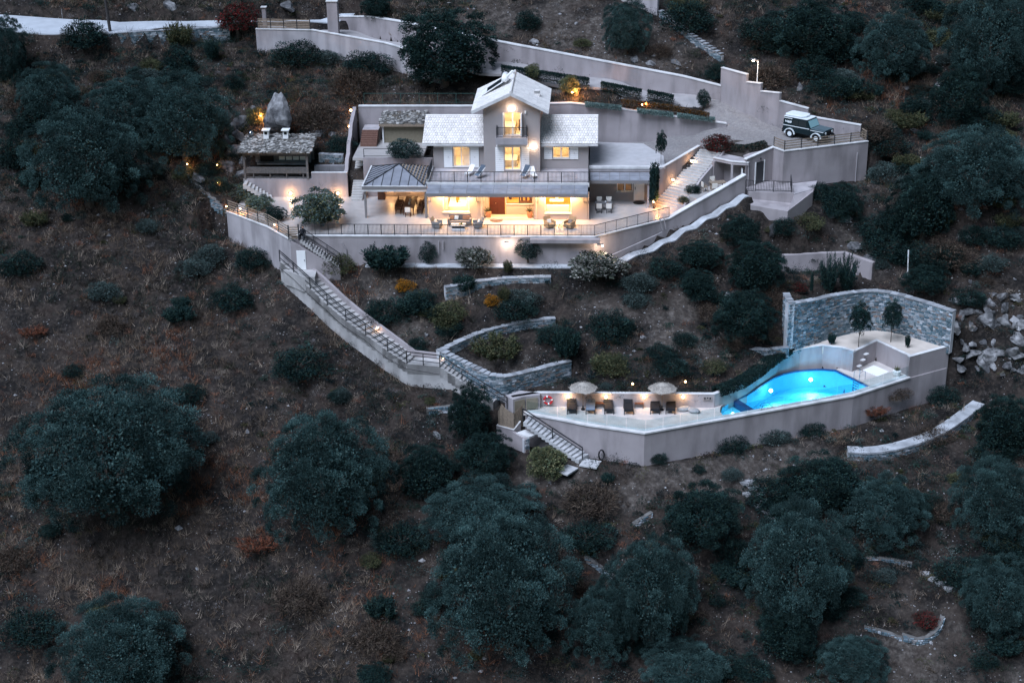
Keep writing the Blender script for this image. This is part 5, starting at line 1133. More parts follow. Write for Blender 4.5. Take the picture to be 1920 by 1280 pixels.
for (x0, x1) in ((-8.7, TX0-.01), (TX1+.01, 7.75)):
    MB().add([(x0, 9.3, 5.62), (x1, 9.3, 5.62), (x1, 13, 7.3), (x0, 13, 7.3), (x0, 16.8, 5.62), (x1, 16.8, 5.62), (x0, 9.3, 5.5), (x1, 9.3, 5.5), (x1, 13, 7.15), (x0, 13, 7.15), (x0, 16.8, 5.5), (x1, 16.8, 5.5)],
             [(0, 1, 2, 3), (3, 2, 5, 4), (6, 9, 8, 7), (9, 10, 11, 8), (0, 6, 7, 1), (4, 5, 11, 10), (0, 3, 9, 6), (3, 4, 10, 9), (1, 7, 8, 2), (2, 8, 11, 5)]).build('roof', stucco_w, hs)
    r_ = bpy.data.objects[-1] if False else None
    b = MB(); tiled(b, (x0-.02, 9.25, 5.63), (x1, 9.25, 5.63), (x0-.02, 13, 7.32), (x1, 13, 7.32), rgs=3); tiled(b, (x1, 16.85, 5.63), (x0, 16.85, 5.63), (x1, 13, 7.32), (x0, 13, 7.32), rgs=4); b.build('roof_tiles', tile_m, hs)
    b = MB(); b.tube([(x0, 13, 7.36), (x1, 13, 7.36)], .11, 8); b.build('ridge_cap', tile_s, hs)
    MB().box(x0, x1, 9.16, 9.29, 5.46, 5.6).build('gutter', white, hs)
# glazing and shutters
window(hs, -5.9, -4.3, 9.83, 3.28, 5.28, name='terrace_door'); window(hs, 3.5, 5.08, 9.83, 4.12, 5.28)
b = MB(); b.box(-.98, .5, 0, .1, 0, .1)
def shutter(x0, x1, y, z0, z1):
    b = MB(); b.box(x0, x1, y-.05, y-.003, z0, z1); s = b.build('shutter', whitep, hs)
    b = MB(); [b.box(x0+.05, x1-.05, y-.058, y-.05, z, z+.01) for z in np.arange(z0+.12, z1-.1, .2)]; b.box((x0+x1)/2-.02, (x0+x1)/2+.06, y-.09, y-.05, (z0+z1)/2-.02, (z0+z1)/2+.02); b.build('slat_lines', stucco_w, s)
shutter(-6.75, -5.95, 9.72, 3.2, 5.25); shutter(-4.25, -3.45, 9.72, 3.2, 5.25)
shutter(2.7, 3.45, 9.72, 4.05, 5.25); shutter(5.13, 5.9, 9.72, 4.05, 5.25)
for x0, x1, y, z in ((-7.65, -3.05, 9.45, 5.3), (2.45, 6.8, 9.45, 5.3), (-1.7, 1.2, 8.45, 5.62)):
    b = MB(); b.box(x0, x1, y-.12, y+.2, z, z+.15); b.build('awning_case', whitep, hs, bevel=.03)
# ---- tower
TY0, TY1 = 8.75, 16.2; ZE = 9.0; RX = -.3; ZR = 10.62
b = MB(); openwall(b, TX0, TX1, TY0, 3.1, 6.2, .25, [(-1.0, .55, 3.25, 5.5)]); openwall(b, TX0, TX1, TY0, 6.203, ZE, .25, [(-.95, .6, 6.6, 8.8)])
b.add([(TX0, TY0, ZE+.003), (TX1, TY0, ZE+.003), (RX, TY0, ZR-.1), (TX0, TY0+.25, ZE+.003), (TX1, TY0+.25, ZE+.003), (RX, TY0+.25, ZR-.1)], [(0, 1, 2), (5, 4, 3), (0, 2, 5, 3), (1, 4, 5, 2)])
b.add([(TX0, TY1-.25, 3.1), (TX1, TY1-.25, 3.1), (TX1, TY1-.25, ZE), (RX, TY1-.25, ZR-.1), (TX0, TY1-.25, ZE), (TX0, TY1, 3.1), (TX1, TY1, 3.1), (TX1, TY1, ZE), (RX, TY1, ZR-.1), (TX0, TY1, ZE)], [(0, 1, 2, 3, 4), (9, 8, 7, 6, 5), (0, 5, 6, 1), (1, 6, 7, 2), (4, 9, 5, 0)])
b.box(TX0, TX0+.25, TY0+.253, TY1-.253, 3.1, ZE); b.box(TX1-.25, TX1, TY0+.253, TY1-.253, 3.1, ZE); b.build('tower_wall', house_w, hs)
EX0, EX1, EY0, EY1, ZEV = -3.95, 3.2, 8.2, 16.6, 9.02; ZRT = 10.75
def roofhalf(xe, nm):
    MB().slopebox([(xe, EY0, ZEV), (xe, EY1, ZEV), (RX, EY1, ZRT), (RX, EY0, ZRT)], .16).build('tower_roof', white, hs)
roofhalf(EX0, 0); roofhalf(EX1, 0)
b = MB(); tiled(b, (EX0, EY0, ZEV+.01), (EX0, EY1, ZEV+.01), (RX, EY0, ZRT+.01), (RX, EY1, ZRT+.01), .42, .42, .012, 5, .03); tiled(b, (EX1, EY1, ZEV+.01), (EX1, EY0, ZEV+.01), (RX, EY1, ZRT+.01), (RX, EY0, ZRT+.01), .42, .42, .012, 6, .03); b.build('tower_roof_tiles', tile_s, hs)
b = MB(); b.tube([(RX, EY0-.05, ZRT+.07), (RX, EY1, ZRT+.07)], .12, 8); b.build('ridge_cap', tile_s, hs)
b = MB()
for xe in (EX0, EX1): b.bar((xe, EY0-.04, ZEV-.12), (RX, EY0-.04, ZRT-.12), .06, .26)
b.build('barge_board', white, hs)
b = MB(); b.box(1.75, 2.25, 11.6, 12.1, 9.3, 10.1); b.build('roof_vent', tile_s, hs); 
b = MB(); [b.box(1.74, 2.26, 11.59, 12.11, 9.86+.09*k, 9.90+.09*k) for k in range(3)]; b.build('vent_slots', dark, hs)
window(hs, -1.0, .55, TY0+.08, 3.25, 5.5, name='terrace_door', sill=False); window(hs, -.95, .6, TY0+.08, 6.6, 8.8, name='balcony_door', sill=False)
shutter(-1.82, -1.03, TY0-.02, 3.15, 5.48); shutter(.6, 1.35, TY0-.02, 3.15, 5.48)
for x in (-1.05, .66): MB().box(x, x+.05, TY0-.62, TY0-.01, 6.64, 8.78).build('open_shutter', whitep, hs)
MB().box(-1.72, 1.25, 7.75, TY0-.003, 5.98, 6.6).build('balcony_slab', stucco_w, hs)
bt = railing('balcony_railing', [(-1.62, TY0-.08, 6.6), (-1.62, 7.85, 6.6), (1.15, 7.85, 6.6), (1.15, TY0-.08, 6.6)], '', 1.0, 1.4, parent=hs, baluster=.12)
room(hs, -7.4, -3.0, 10.05, 13.6, 3.12, 5.55, room_m, 150, lx=-5); room(hs, 2.7, 6.6, 10.05, 13.5, 3.12, 5.55, room_m, 120, lx=4.2)
rt = room(hs, -2.6, 2.0, 9.05, 12.8, 3.12, 5.9, room_m, 170, lx=-.2); ra = room(hs, -2.6, 2.0, 9.05, 12.8, 6.25, 8.95, room_m, 190, lx=-.2)
b = MB(); b.box(-1.9, .1, 10.3, 12.3, 3.13, 3.75); b.box(.3, .7, 12.3, 12.7, 3.13, 4.0); b.build('bed', inwhite, rt)
b = MB(); b.box(-1.9, -.05, 10.5, 12.5, 6.26, 6.95); b.build('bed', inwhite, ra); b = MB(); b.box(.2, .5, 12.6, 12.75, 7.9, 8.5); b.box(.25, .55, 11.6, 11.9, 6.3, 7.3); b.build('furniture', woodd, ra)
b = MB(); [b.box(-4.95+.08*k, -4.9+.08*k, 10.1, 10.14, 3.2, 5.3) for k in range(7)]; [b.box(-5.8+.08*k, -5.75+.08*k, 10.1, 10.14, 3.2, 5.3) for k in range(2)]; b.build('curtain', inwhite, hs)
for p, l, pw in (((-.25, 8.55, 9.15), 'a', 90), ((1.75, 8.5, 5.55), 'b', 70)):
    b = MB(); b.box(p[0]-.26, p[0]+.26, p[1]-.02, p[1]+.10, p[2]-.11, p[2]+.11); w_ = b.build('wall_light', bulbw, hs)
    l_ = bpy.data.lights.new('glow', 'POINT'); l_.energy = pw*.22; l_.color = (1, .68, .45); l_.shadow_soft_size = .15; o = bpy.data.objects.new('glow', l_); COL.objects.link(o); o.parent = hs; o.location = Vector((p[0], p[1]-.25, p[2]))-LOC[hs.name]
MB().box(.95, 1.1, 8.6, 8.74, 8.7, 8.95).build('security_camera', whitep, hs)
railing('deck_railing', [(X0-.1, 9.4, 3.12), (X0-.1, 5.0, 3.22), (X1+.05, 5.0, 3.22), (X1+.05, 9.5, 3.12)], 'dark metal railing with thin bars around the upper deck above the canopy', 1.0, 1.22)
# solar heater on the left slope of the tower roof
t = thing('solar_heater', 'solar water heater with a dark panel and white tank on the tower roof', 'solar heater', (-1.5, 12.5, 10.2))
sl = (ZRT-ZEV)/(RX-EX0); zs = lambda x, e: ZEV+(x-EX0)*sl+e
MB().slopebox([(-3.3, 12.2, zs(-3.3, .18)), (-3.3, 13.9, zs(-3.3, .18)), (-1.3, 13.9, zs(-1.3, .55)), (-1.3, 12.2, zs(-1.3, .55))], .09).build('panel_frame', whitep, t)
MB().slopebox([(-3.2, 12.28, zs(-3.2, .19)), (-3.2, 13.82, zs(-3.2, .19)), (-1.4, 13.82, zs(-1.4, .56)), (-1.4, 12.28, zs(-1.4, .56))], .02).build('collector', glass_dark, t)
b = MB(); b.tube([(-1.05, 12.1, 11.1), (-1.05, 12.2, 11.1), (-1.05, 13.7, 11.1), (-1.05, 13.8, 11.1)], [.2, .32, .32, .2], 14); b.build('tank', whitep, t, smooth=True)
b = MB(); b.tube([(-.95, 12.6, 11.1), (-.6, 12.6, 11.5), (-.35, 12.6, 11.75), (-.2, 12.6, 11.7), (-.18, 12.6, 11.5)], .10, 8); b.build('pipe', whitep, t, smooth=True)
b = MB(); [b.bar((-1.05, y, 10.85), (x, y, zs(x, 0)), .04) for y in (12.3, 13.6) for x in (-1.3, -.5)]; b.build('stand', greym, t)

# ================================================================ pergola and dining
pg = thing('pergola', 'square pergola with a hipped slate grey panel roof over the dining table', 'pergola', (-10.8, 7.3, 0))
xa, xb, ya, yb_ = -13.7, -7.95, 4.1, 10.45; zc = 3.05; ap = (-10.75, 7.6, 4.15)
cs = [(xa, ya), (xb, ya), (xb, yb_), (xa, yb_)]
b = MB()
for i in range(4):
    p, q = cs[i], cs[(i+1) % 4]; b.add([(p[0], p[1], zc), (q[0], q[1], zc), ap], [(0, 1, 2)])
    b.add([(p[0], p[1], zc-.05), (q[0], q[1], zc-.05), (ap[0], ap[1], ap[2]-.05)], [(2, 1, 0)])
b.build('roof', panelm, pg)
b = MB()
for i in range(4): b.bar((cs[i][0], cs[i][1], zc+.03), (ap[0], ap[1], ap[2]+.03), .09, .08)
for i, nn in ((0, 7), (1, 8), (3, 8)):
    p, q = cs[i], cs[(i+1) % 4]
    for k in range(1, nn):
        u = k/nn; s0 = (p[0]+(q[0]-p[0])*u, p[1]+(q[1]-p[1])*u, zc+.02); v = min(u, 1-u)*2; mid = ((p[0]+q[0])/2, (p[1]+q[1])/2)
        h_ = v; d = (ap[0]-mid[0], ap[1]-mid[1]); b.bar(s0, (s0[0]+d[0]*h_, s0[1]+d[1]*h_, zc+.02+(ap[2]-zc)*h_), .05, .06)
b.build('glazing_bars', dark, pg)
b = MB(); rg = random.Random(2)
for k in range(9):
    v = .08+.1*k; p = Vector((xb, ya, zc)).lerp(Vector(ap), v); q = Vector((xb, yb_, zc)).lerp(Vector(ap), v); b.bar(p+Vector((0, 0, .05)), q+Vector((0, 0, .05)), .12, .04)
b.build('louvres', wood, pg)
b = MB(); b.box(xa-.1, xb+.1, ya-.14, ya, zc-.22, zc+.05); b.box(xa-.1, xa+.02, ya, yb_, zc-.22, zc+.05); b.build('gutter', greym, pg)
b = MB(); b.box(xa-.13, xb+.1, ya-.17, ya-.02, zc+.052, zc+.11); b.box(xa-.13, xa+.0, ya-.018, yb_, zc+.052, zc+.11); b.build('white_trim', white, pg)
b = MB(); b.box(xa-.08, xb+.08, ya-.10, ya+.14, zc-.44, zc-.223); b.box(xa-.08, xa+.06, ya+.143, yb_, zc-.42, zc-.223); b.build('white_beam', white, pg)
for x, y in ((xa+.12, ya+.2), (xb-.05, ya+.2)): MB().box(x-.1, x+.1, y-.1, y+.1, 0, zc-.42).build('post', greym, pg)
for i, (p, l) in enumerate((((-12.0, 10.4, .95), 'round warm wall lamp at the back of the dining terrace, left of the table'), ((-9.9, 10.4, .95), 'round warm wall lamp behind the dining table'), ((-8.4, 10.2, 1.0), 'round warm wall lamp at the right end behind the dining table'))):
    wall_lamp(p, l, 95, 'wall lamps under the pergola')
for px, l in ((545, 'left round warm lamp on the wall below the outdoor kitchen'), (633, 'right round warm lamp on the wall below the outdoor kitchen, behind the tree')):
    p = PY(px, 363, 10.15); wall_lamp((p[0], 10.15 if px < 600 else 10.2, p[2]), l, 110, 'lamps on the kitchen wall')
def chair(m, label, g, name='dining_chair', w=.5, arms=True, cush=None):
    t = thing(name, label, 'chair', (0, 0, 0), g)
    MB().box(-w/2, w/2, -.24, .24, .42, .47).build('seat', m, t)
    MB().box(-w/2, w/2, .22, .27, .47, .95).build('backrest', cush or m, t)
    for x in (-w/2+.03, w/2-.03):
        for y in (-.21, .22): MB().box(x-.025, x+.025, y-.025, y+.025, 0, .42).build('leg', m, t)
        if arms: MB().box(x-.03, x+.03, -.22, .22, .64, .68).build('armrest', m, t)
    return t
dt = thing('dining_table', 'long dark wooden dining table under the pergola', 'table', (-9.75, 6.6, 0))
MB().box(-10.3, -9.2, 5.0, 8.4, .72, .78).build('table_top', teak, dt)
for x in (-10.2, -9.3):
    for y in (5.15, 8.25): MB().box(x-.04, x+.04, y-.04, y+.04, 0, .72).build('leg', teak, dt)
for y, l in ((5.9, 'nearer white candle holder on the dark dining table'), (6.8, 'farther white candle holder on the dark dining table')):
    b = MB(); b.box(-9.82, -9.68, y-.07, y+.07, .785, 1.0); b.build('candle_holder', whitep, label=l, cat='candle holder')
ch = chair(teak, '', 'wooden chairs around the dining table')
spots = [(-10.75, 5.5, R(90), 'nearest chair on the left side of the dining table'), (-10.75, 6.3, R(90), 'second chair on the left side of the dining table'), (-10.75, 7.1, R(90), 'third chair on the left side of the dining table'), (-10.75, 7.9, R(90), 'farthest chair on the left side of the dining table'),
         (-8.75, 5.5, R(-90), 'nearest chair on the right side of the dining table'), (-8.75, 6.3, R(-90), 'second chair on the right side of the dining table'), (-8.75, 7.1, R(-90), 'third chair on the right side of the dining table'), (-8.75, 7.9, R(-90), 'farthest chair on the right side of the dining table')]
for i, (x, y, rz, l) in enumerate(spots): place(ch, i == 0, (x, y, .004), rz, label=l)
c = chair(teak, 'chair with a white cloth back at the near end of the dining table', 'wooden chairs around the dining table', cush=fab_w); c.location = (-9.75, 4.75, .004); c.rotation_euler = (0, 0, R(180))
b = MB(); b.box(-13.2, -12.5, 9.6, 10.2, .005, 1.2); b.build('grill_cabinet', teak, label='brown wooden cabinet in the back left corner under the pergola', cat='cabinet')
# lounge group
def sofa():
    t = thing('sofa', 'brown three seat terrace sofa with orange and white cushions', 'sofa', (-4.75, 2.4, 0))
    MB().box(-5.75, -3.75, 2.0, 2.85, .12, .45).build('seat_base', fab_g, t, bevel=.04); MB().box(-5.75, -3.75, 2.6, 2.9, .45, .98).build('backrest', fab_g, t, bevel=.06)
    for x in (-5.85, -3.85): MB().box(x, x+.2, 2.0, 2.85, .12, .68).build('armrest', fab_g, t, bevel=.04)
    for x, m_ in ((-5.45, 'o'), (-5.05, 'w'), (-4.3, 'o'), (-4.0, 'o')):
        b = MB(); b.obox((x, 2.5, .66), (.36, .12, .34), 0, R(-18), R(8)); b.build('cushion', fab_w if m_ == 'w' else pot_m, t, bevel=.03)
sofa()
def wchair(name, m, label, g, loc, rz, cush=fab_w):
    t = thing(name, label, 'armchair', (0, 0, 0), g)
    b = MB(); b.box(-.38, .38, -.38, .36, .10, .42); b.build('seat', m, t, bevel=.04)
    for x in (-.42, .32): MB().box(x, x+.10, -.38, .36, .10, .66).build('armrest', m, t, bevel=.03)
    MB().slopebox([(-.38, .30, .42), (.38, .30, .42), (.38, .48, .98), (-.38, .48, .98)], .08).build('backrest', m, t)
    b = MB(); b.obox((0, .1, .58), (.4, .12, .38), 0, R(-25)); b.build('cushion', cush, t, bevel=.03)
    t.location = loc; t.rotation_euler = (0, 0, rz)
wchair('armchair', wickerg, 'grey armchair with a white cushion left of the coffee table', 'grey terrace armchairs', (-6.75, 1.55, .004), R(75))
wchair('armchair', wickerg, 'grey armchair with a white cushion right of the coffee table', 'grey terrace armchairs', (-3.05, 1.6, .004), R(-75))
wchair('wicker_chair', wicker, 'left tan wicker armchair in front of the right window', 'tan wicker armchairs', (3.45, 1.75, .004), R(35))
wchair('wicker_chair', wicker, 'right tan wicker armchair in front of the right window', 'tan wicker armchairs', (5.25, 1.7, .004), R(-35), cush=fab_g)
t = thing('coffee_table', 'low white coffee table with a dark base in front of the sofa', 'coffee table', (-4.8, 1.3, 0)); MB().box(-5.45, -4.15, .95, 1.65, .36, .42).build('table_top', fab_w, t); MB().box(-5.4, -4.2, 1.0, 1.6, .004, .1).build('base', whitep, t); MB().box(-5.35, -4.25, 1.05, 1.55, .1, .36).build('shelf', dark, t)
b = MB(); b.box(-4.75, -4.4, 1.2, 1.4, .425, .47); b.ball((-4.5, 1.3, .52), .07, 4); b.build('fruit_tray', mat('olive_tray', (.12, .12, .03), .7, .2), label='small dark tray with fruit on the coffee table', cat='tray')
t = thing('round_table', 'small round table between the two wicker armchairs', 'side table', (4.35, 1.75, 0)); MB().lathe((4.35, 1.75, .44), [(.3, 0), (.3, .04)], 14).build('table_top', glass_dark, t)
for a in range(3): MB().bar((4.35+.2*math.cos(a*2.1), 1.75+.2*math.sin(a*2.1), 0.004), (4.35-.1*math.cos(a*2.1), 1.75-.1*math.sin(a*2.1), .44), .03).build('leg', wicker, t)
b = MB(); b.lathe((-1.5, 3.72, .005), [(.6, 0), (.6, .02)], 20); b.v = [(x, min(y, 3.8), z) for x, y, z in b.v]; b.build('door_mat', woodd, label='half round brown doormat in front of the red front door', cat='doormat')
POTS = []
for x, l in ((-2.25, 'terracotta pot with a spiky plant left of the red front door'), (1.55, 'terracotta pot with a spiky plant right of the porch window')):
    t = thing('potted_plant', l, 'potted plant', (x, 3.7, .125), 'terracotta pots beside the porch'); MB().lathe((x, 4.15, .125), [(.19, 0), (.26, .35), (.27, .55), (.22, .56)], 12).build('pot', pot_m, t); POTS.append((t, x, 4.15, .68))
# white door terrace set
t = thing('patio_table', 'dark square table with four white backed chairs outside the white annex door', 'table', (8.3, 6.6, 0)); MB().box(7.5, 9.1, 6.5, 7.3, .68, .73).build('table_top', mat('grey_top', (.13, .125, .125), .6, .05), t)
for x in (7.6, 9.0):
    for y in (6.58, 7.2): MB().box(x-.03, x+.03, y-.03, y+.03, 0, .68).build('leg', dark, t)
b = MB(); b.ball((8.5, 6.9, .8), .07, 5); b.build('candle', whitep, label='small white candle on the dark patio table', cat='candle')
c4 = chair(dark, '', 'white backed patio chairs', 'patio_chair', cush=fab_w)
for i, (x, y, rz, l) in enumerate(((7.9, 7.65, 0, 'far left white backed chair at the dark patio table'), (8.8, 7.65, 0, 'far right white backed chair at the dark patio table'), (7.9, 6.05, R(180), 'near left white striped chair at the dark patio table'), (8.8, 6.05, R(180), 'near right white striped chair at the dark patio table'))): place(c4, i == 0, (x, y, .004), rz, label=l)
# nook furniture
q = (18.6, 9.0); t = thing('nook_table', 'grey wooden table in the shaded sitting nook', 'table', (18.9, 9.3, 1.25)); MB().obox((19.0, 9.3, 1.95), (1.5, .9, .06), R(20)).build('table_top', wood, t)
for a, b2 in ((.6, .3), (-.6, .3), (.6, -.3), (-.6, -.3)):
    p = Matrix.Rotation(R(20), 3, 'Z') @ Vector((a, b2, 0)); MB().box(19+p.x-.04, 19+p.x+.04, 9.3+p.y-.04, 9.3+p.y+.04, 1.25, 1.92).build('leg', wood, t)
c5 = chair(wood, '', 'chairs in the sitting nook', 'nook_chair', cush=fab_w)
for i, (x, y, rz, l) in enumerate(((17.75, 8.7, R(110), 'light cushioned chair at the left end of the nook table'), (18.6, 8.35, R(190), 'chair at the near side of the nook table'), (18.6, 10.15, R(15), 'chair behind the nook table'), (20.2, 9.1, R(-70), 'round backed chair at the right end of the nook table'))): place(c5, i == 0, (x, y, 1.255), rz, label=l)
# deck chairs on the upper deck
def deckchair():
    t = thing('deck_chair', '', 'deck chair', (0, 0, 0), 'folding deck chairs on the upper deck')
    b = MB(); [b.bar((x, -.5, .35), (x, .55, .95), .04) or b.bar((x, -.6, .02), (x, .35, .62), .04) or b.bar((x, .5, .02), (x, -.2, .5), .04) for x in (-.3, .3)]; b.build('frame', whitep, t)
    b = MB(); b.slopebox([(-.27, -.5, .36), (.27, -.5, .36), (.27, -.05, .40), (-.27, -.05, .40)], .03); b.build('seat', fab_b, t)
    b = MB(); b.slopebox([(-.27, -.05, .42), (.27, -.05, .42), (.27, .65, 1.15), (-.27, .65, 1.15)], .03); b.build('backrest', mat('slate_cloth', (.08, .10, .13), .9, .1), t)
    return t
dc = deckchair()
for i, (x, y, rz, l) in enumerate(((-3.2, 6.8, R(-35), 'dark backed deck chair on the upper deck in front of the left door'), (1.0, 6.8, R(-25), 'dark backed deck chair on the upper deck in front of the tower'))): place(dc, i == 0, (x, y, 3.11), rz, label=l, sc=.95)
wl = thing('white_chair', '', 'deck chair', (0, 0, 0), 'white folding chairs on the upper deck')
b = MB(); b.slopebox([(-.28, -.6, .35), (.28, -.6, .35), (.28, .1, .38), (-.28, .1, .38)], .03); b.build('seat', whitep, wl); b = MB(); b.slopebox([(-.28, .1, .4), (.28, .1, .4), (.28, .7, 1.0), (-.28, .7, 1.0)], .03); b.build('backrest', whitep, wl)
for x in (-.27, .27):
    for y in (-.5, .1): MB().bar((x, y, 0), (x, y+.05, .35), .04).build('leg', whitep, wl)
for i, (x, y, rz, l) in enumerate(((-4.2, 7.5, R(-30), 'white folding chair left of the dark deck chair'), (1.8, 6.9, R(20), 'white folding chair at the right of the dark deck chair'))): place(wl, i == 0, (x, y, 3.11), rz, label=l, sc=.9)
# garden spotlights elsewhere
for px, py, l, pw in ((1218, 378, 'garden spotlight at the foot of the annex canopy post', 60), (1073, 176, 'bright garden spotlight under the small tree behind the tower', 200), (1204, 199, 'garden spotlight in the planting above the back wall', 90),
                      (489, 220, 'orange spotlight in the bush behind the outdoor kitchen', 190), (658, 210, 'upper orange spotlight in the bushes beside the curved wall', 220), (655, 240, 'lower orange spotlight in the bushes beside the curved wall', 70), (352, 311, 'small orange garden light by the stone edge at the far left', 25), (408, 345, 'small orange light in the bush left of the kitchen steps', 25), (451, 395, 'orange light at the foot of the slat fence', 25), (425, 390, 'faint orange light below the left end of the fence', 15), (515, 425, 'small light at the right part of the slat fence', 10), (408, 312, 'tiny orange light below the left stones', 10)):
    g_ = G(px, py+4) if not (1200 < px < 1230 and py > 300) else (13.0, 7.6, 0.2); t = thing('garden_spotlight', l, 'spotlight', (g_[0], g_[1], g_[2]), 'garden spotlights'); z = g_[2]+.3
    MB().tube([(g_[0], g_[1], g_[2]-.1), (g_[0], g_[1], z)], .02, 6).build('spike', dark, t); lampbulb(t, (g_[0], g_[1], z+.08), pw*3.2, .10 if pw > 50 else .07, (1, .42, .12), off=(.35, -.7, .2))
p = (-.35, -.95, -.55)
t = bpy.data.objects['terrace_floodlight'] if 'terrace_floodlight' in bpy.data.objects else thing('terrace_floodlight', 'bright floodlight on the terrace wall above the lit small tree', 'floodlight', p, 'floodlights under the terrace')
MB().obox((-.3, -1.3, -.35), (.4, .25, .12)).build('lamp_head', greym, t); lampbulb(t, (-.25, -1.38, -.45), 180, .11, (1, .74, .55), bulbw, off=(0, -.15, -.2))
t = thing('terrace_floodlight', 'floodlight under the overhang at the right end of the terrace wall', 'floodlight', (8.0, -1.1, -.5), 'floodlights under the terrace')
MB().obox((8.0, -1.2, -.55), (.5, .25, .12)).build('lamp_head', greym, t); lampbulb(t, (8.2, -1.2, -.66), 160, .09, (1, .74, .55), bulbw, off=(.1, -.15, -.15))
# ================================================================ the parked car
car = thing('off_road_car', 'dark green boxy off-road car with a white roof parked by the slat fence', 'car', (0, 0, 0))
cg = mat('car_green', (.006, .016, .020), .35, .03, spec=.35); cw_ = mat('car_white', (.72, .76, .78), .4, .03)
# length along +x, nose at +x
b = MB(); b.prism([(-2.15, -.88), (.62, -.88), (.62, .88), (-2.15, .88)], .55, 1.18)
b.prism([(.60, -.86), (2.1, -.86), (2.1, .86), (.60, .86)], .62, [1.18, 1.10, 1.10, 1.18]); b.build('body', cg, car, bevel=.03)
b = MB(); b.add([(-2.15, -.86, 1.18), (.62, -.86, 1.18), (.30, -.78, 1.86), (-2.08, -.78, 1.86), (-2.15, .86, 1.18), (.62, .86, 1.18), (.30, .78, 1.86), (-2.08, .78, 1.86)],
                [(0, 1, 2, 3), (7, 6, 5, 4), (3, 2, 6, 7), (1, 5, 6, 2), (4, 0, 3, 7), (0, 4, 5, 1)]); b.build('cabin', cg, car)
b = MB(); b.prism([(-2.12, -.80), (.26, -.80), (.34, -.6), (.34, .6), (.26, .80), (-2.12, .80)], 1.87, 1.95); b.build('roof', cw_, car, bevel=.03)
b = MB(); b.prism([(-2.0, -.72), (-.35, -.72), (-.1, -.3), (-.1, .3), (-.35, .72), (-2.0, .72), (-2.15, .5), (-2.15, -.5)], 1.97, 2.13); b.build('roof_box', cw_, car, bevel=.05)
b = MB(); b.slopebox([(.68, -.74, 1.22), (.68, .74, 1.22), (.36, .70, 1.80), (.36, -.70, 1.80)], .02); b.build('windscreen', glass_car, car)
for s in (-1, 1):
    b = MB()
    for x0, x1 in ((-.55, .18), (-1.15, -.62)): b.quad((x0, s*.868, 1.24), (x1+.1*(x1 > 0), s*.868, 1.24), (x1, s*.80, 1.72), (x0, s*.80, 1.72))
    b.build('side_window', glass_dark, car)
    b = MB(); b.box(-2.14, .60, s*.885-.008, s*.885+.008, 1.10, 1.16); b.box(.7, 2.05, s*.868-.008, s*.868+.008, 1.03, 1.08); b.box(-2.1, -1.25, s*.80-.01, s*.80+.02, 1.74, 1.80); b.build('side_stripe', cw_, car)
    b = MB(); rg = random.Random(5)
    for k in range(9): b.quad(*[(-1.95+.075*k+dx, s*(.870-.085*(z-1.24)/.6), z) for dx, z in ((0, 1.36+rg.uniform(0, .1)), (.06, 1.34+rg.uniform(0, .1)), (.07, 1.50+rg.uniform(0, .12)), (.01, 1.48+rg.uniform(0, .1)))])
    b.build('window_sticker', cw_, car)
    for x in (-1.4, 1.35):
        b = MB(); b.tube([(x, s*.66, .40), (x, s*.90, .40)], .40, 18); wl_ = b.build('wheel', black, car)
        b = MB(); b.tube([(x, s*.89, .40), (x, s*.915, .40)], .22, 12); b.build('rim', cw_, wl_)
        b = MB()
        for k in range(7):
            a0, a1 = math.pi*k/7, math.pi*(k+1)/7; b.bar((x+.50*math.cos(a0), s*.93, .42+.47*math.sin(a0)), (x+.50*math.cos(a1), s*.93, .42+.47*math.sin(a1)), .12, .07)
        b.build('wheel_arch', cw_, car)
    b = MB(); b.tube([(2.10, s*.55, .92), (2.14, s*.55, .92)], .12, 12); b.build('headlight', cw_, car)
b = MB(); b.slopebox([(.75, -.45, 1.19), (2.0, -.45, 1.13), (2.0, .45, 1.13), (.75, .45, 1.19)], .01); b.slopebox([(.7, -.82, 1.185), (2.05, -.82, 1.115), (2.05, -.5, 1.115), (.7, -.5, 1.185)], .005); b.slopebox([(.7, .5, 1.185), (2.05, .5, 1.115), (2.05, .82, 1.115), (.7, .82, 1.185)], .005); b.build('bonnet_panel', mat('bonnet', (.10, .14, .16), .35, .1, spec=.5), car)
b = MB(); b.box(2.105, 2.20, -.85, .85, .50, .66); b.box(-2.25, -2.155, -.85, .85, .45, .6); b.build('bumper', black, car)
MB().box(2.202, 2.215, -.26, .26, .52, .63).build('number_plate', cw_, car)
b = MB(); b.box(2.101, 2.13, -.38, .38, .72, 1.02); b.build('grille', black, car)
b = MB(); b.box(-2.3, -2.16, -.3, .3, .75, 1.35); b.tube([(-2.16, 0, 1.05), (-2.36, 0, 1.05)], .36, 16); b.build('spare_wheel', black, car)
car.location = (27.85, 14.8, 4.66); car.rotation_euler = (0, 0, R(-38)); car.scale = (1.06, 1.06, 1.06)

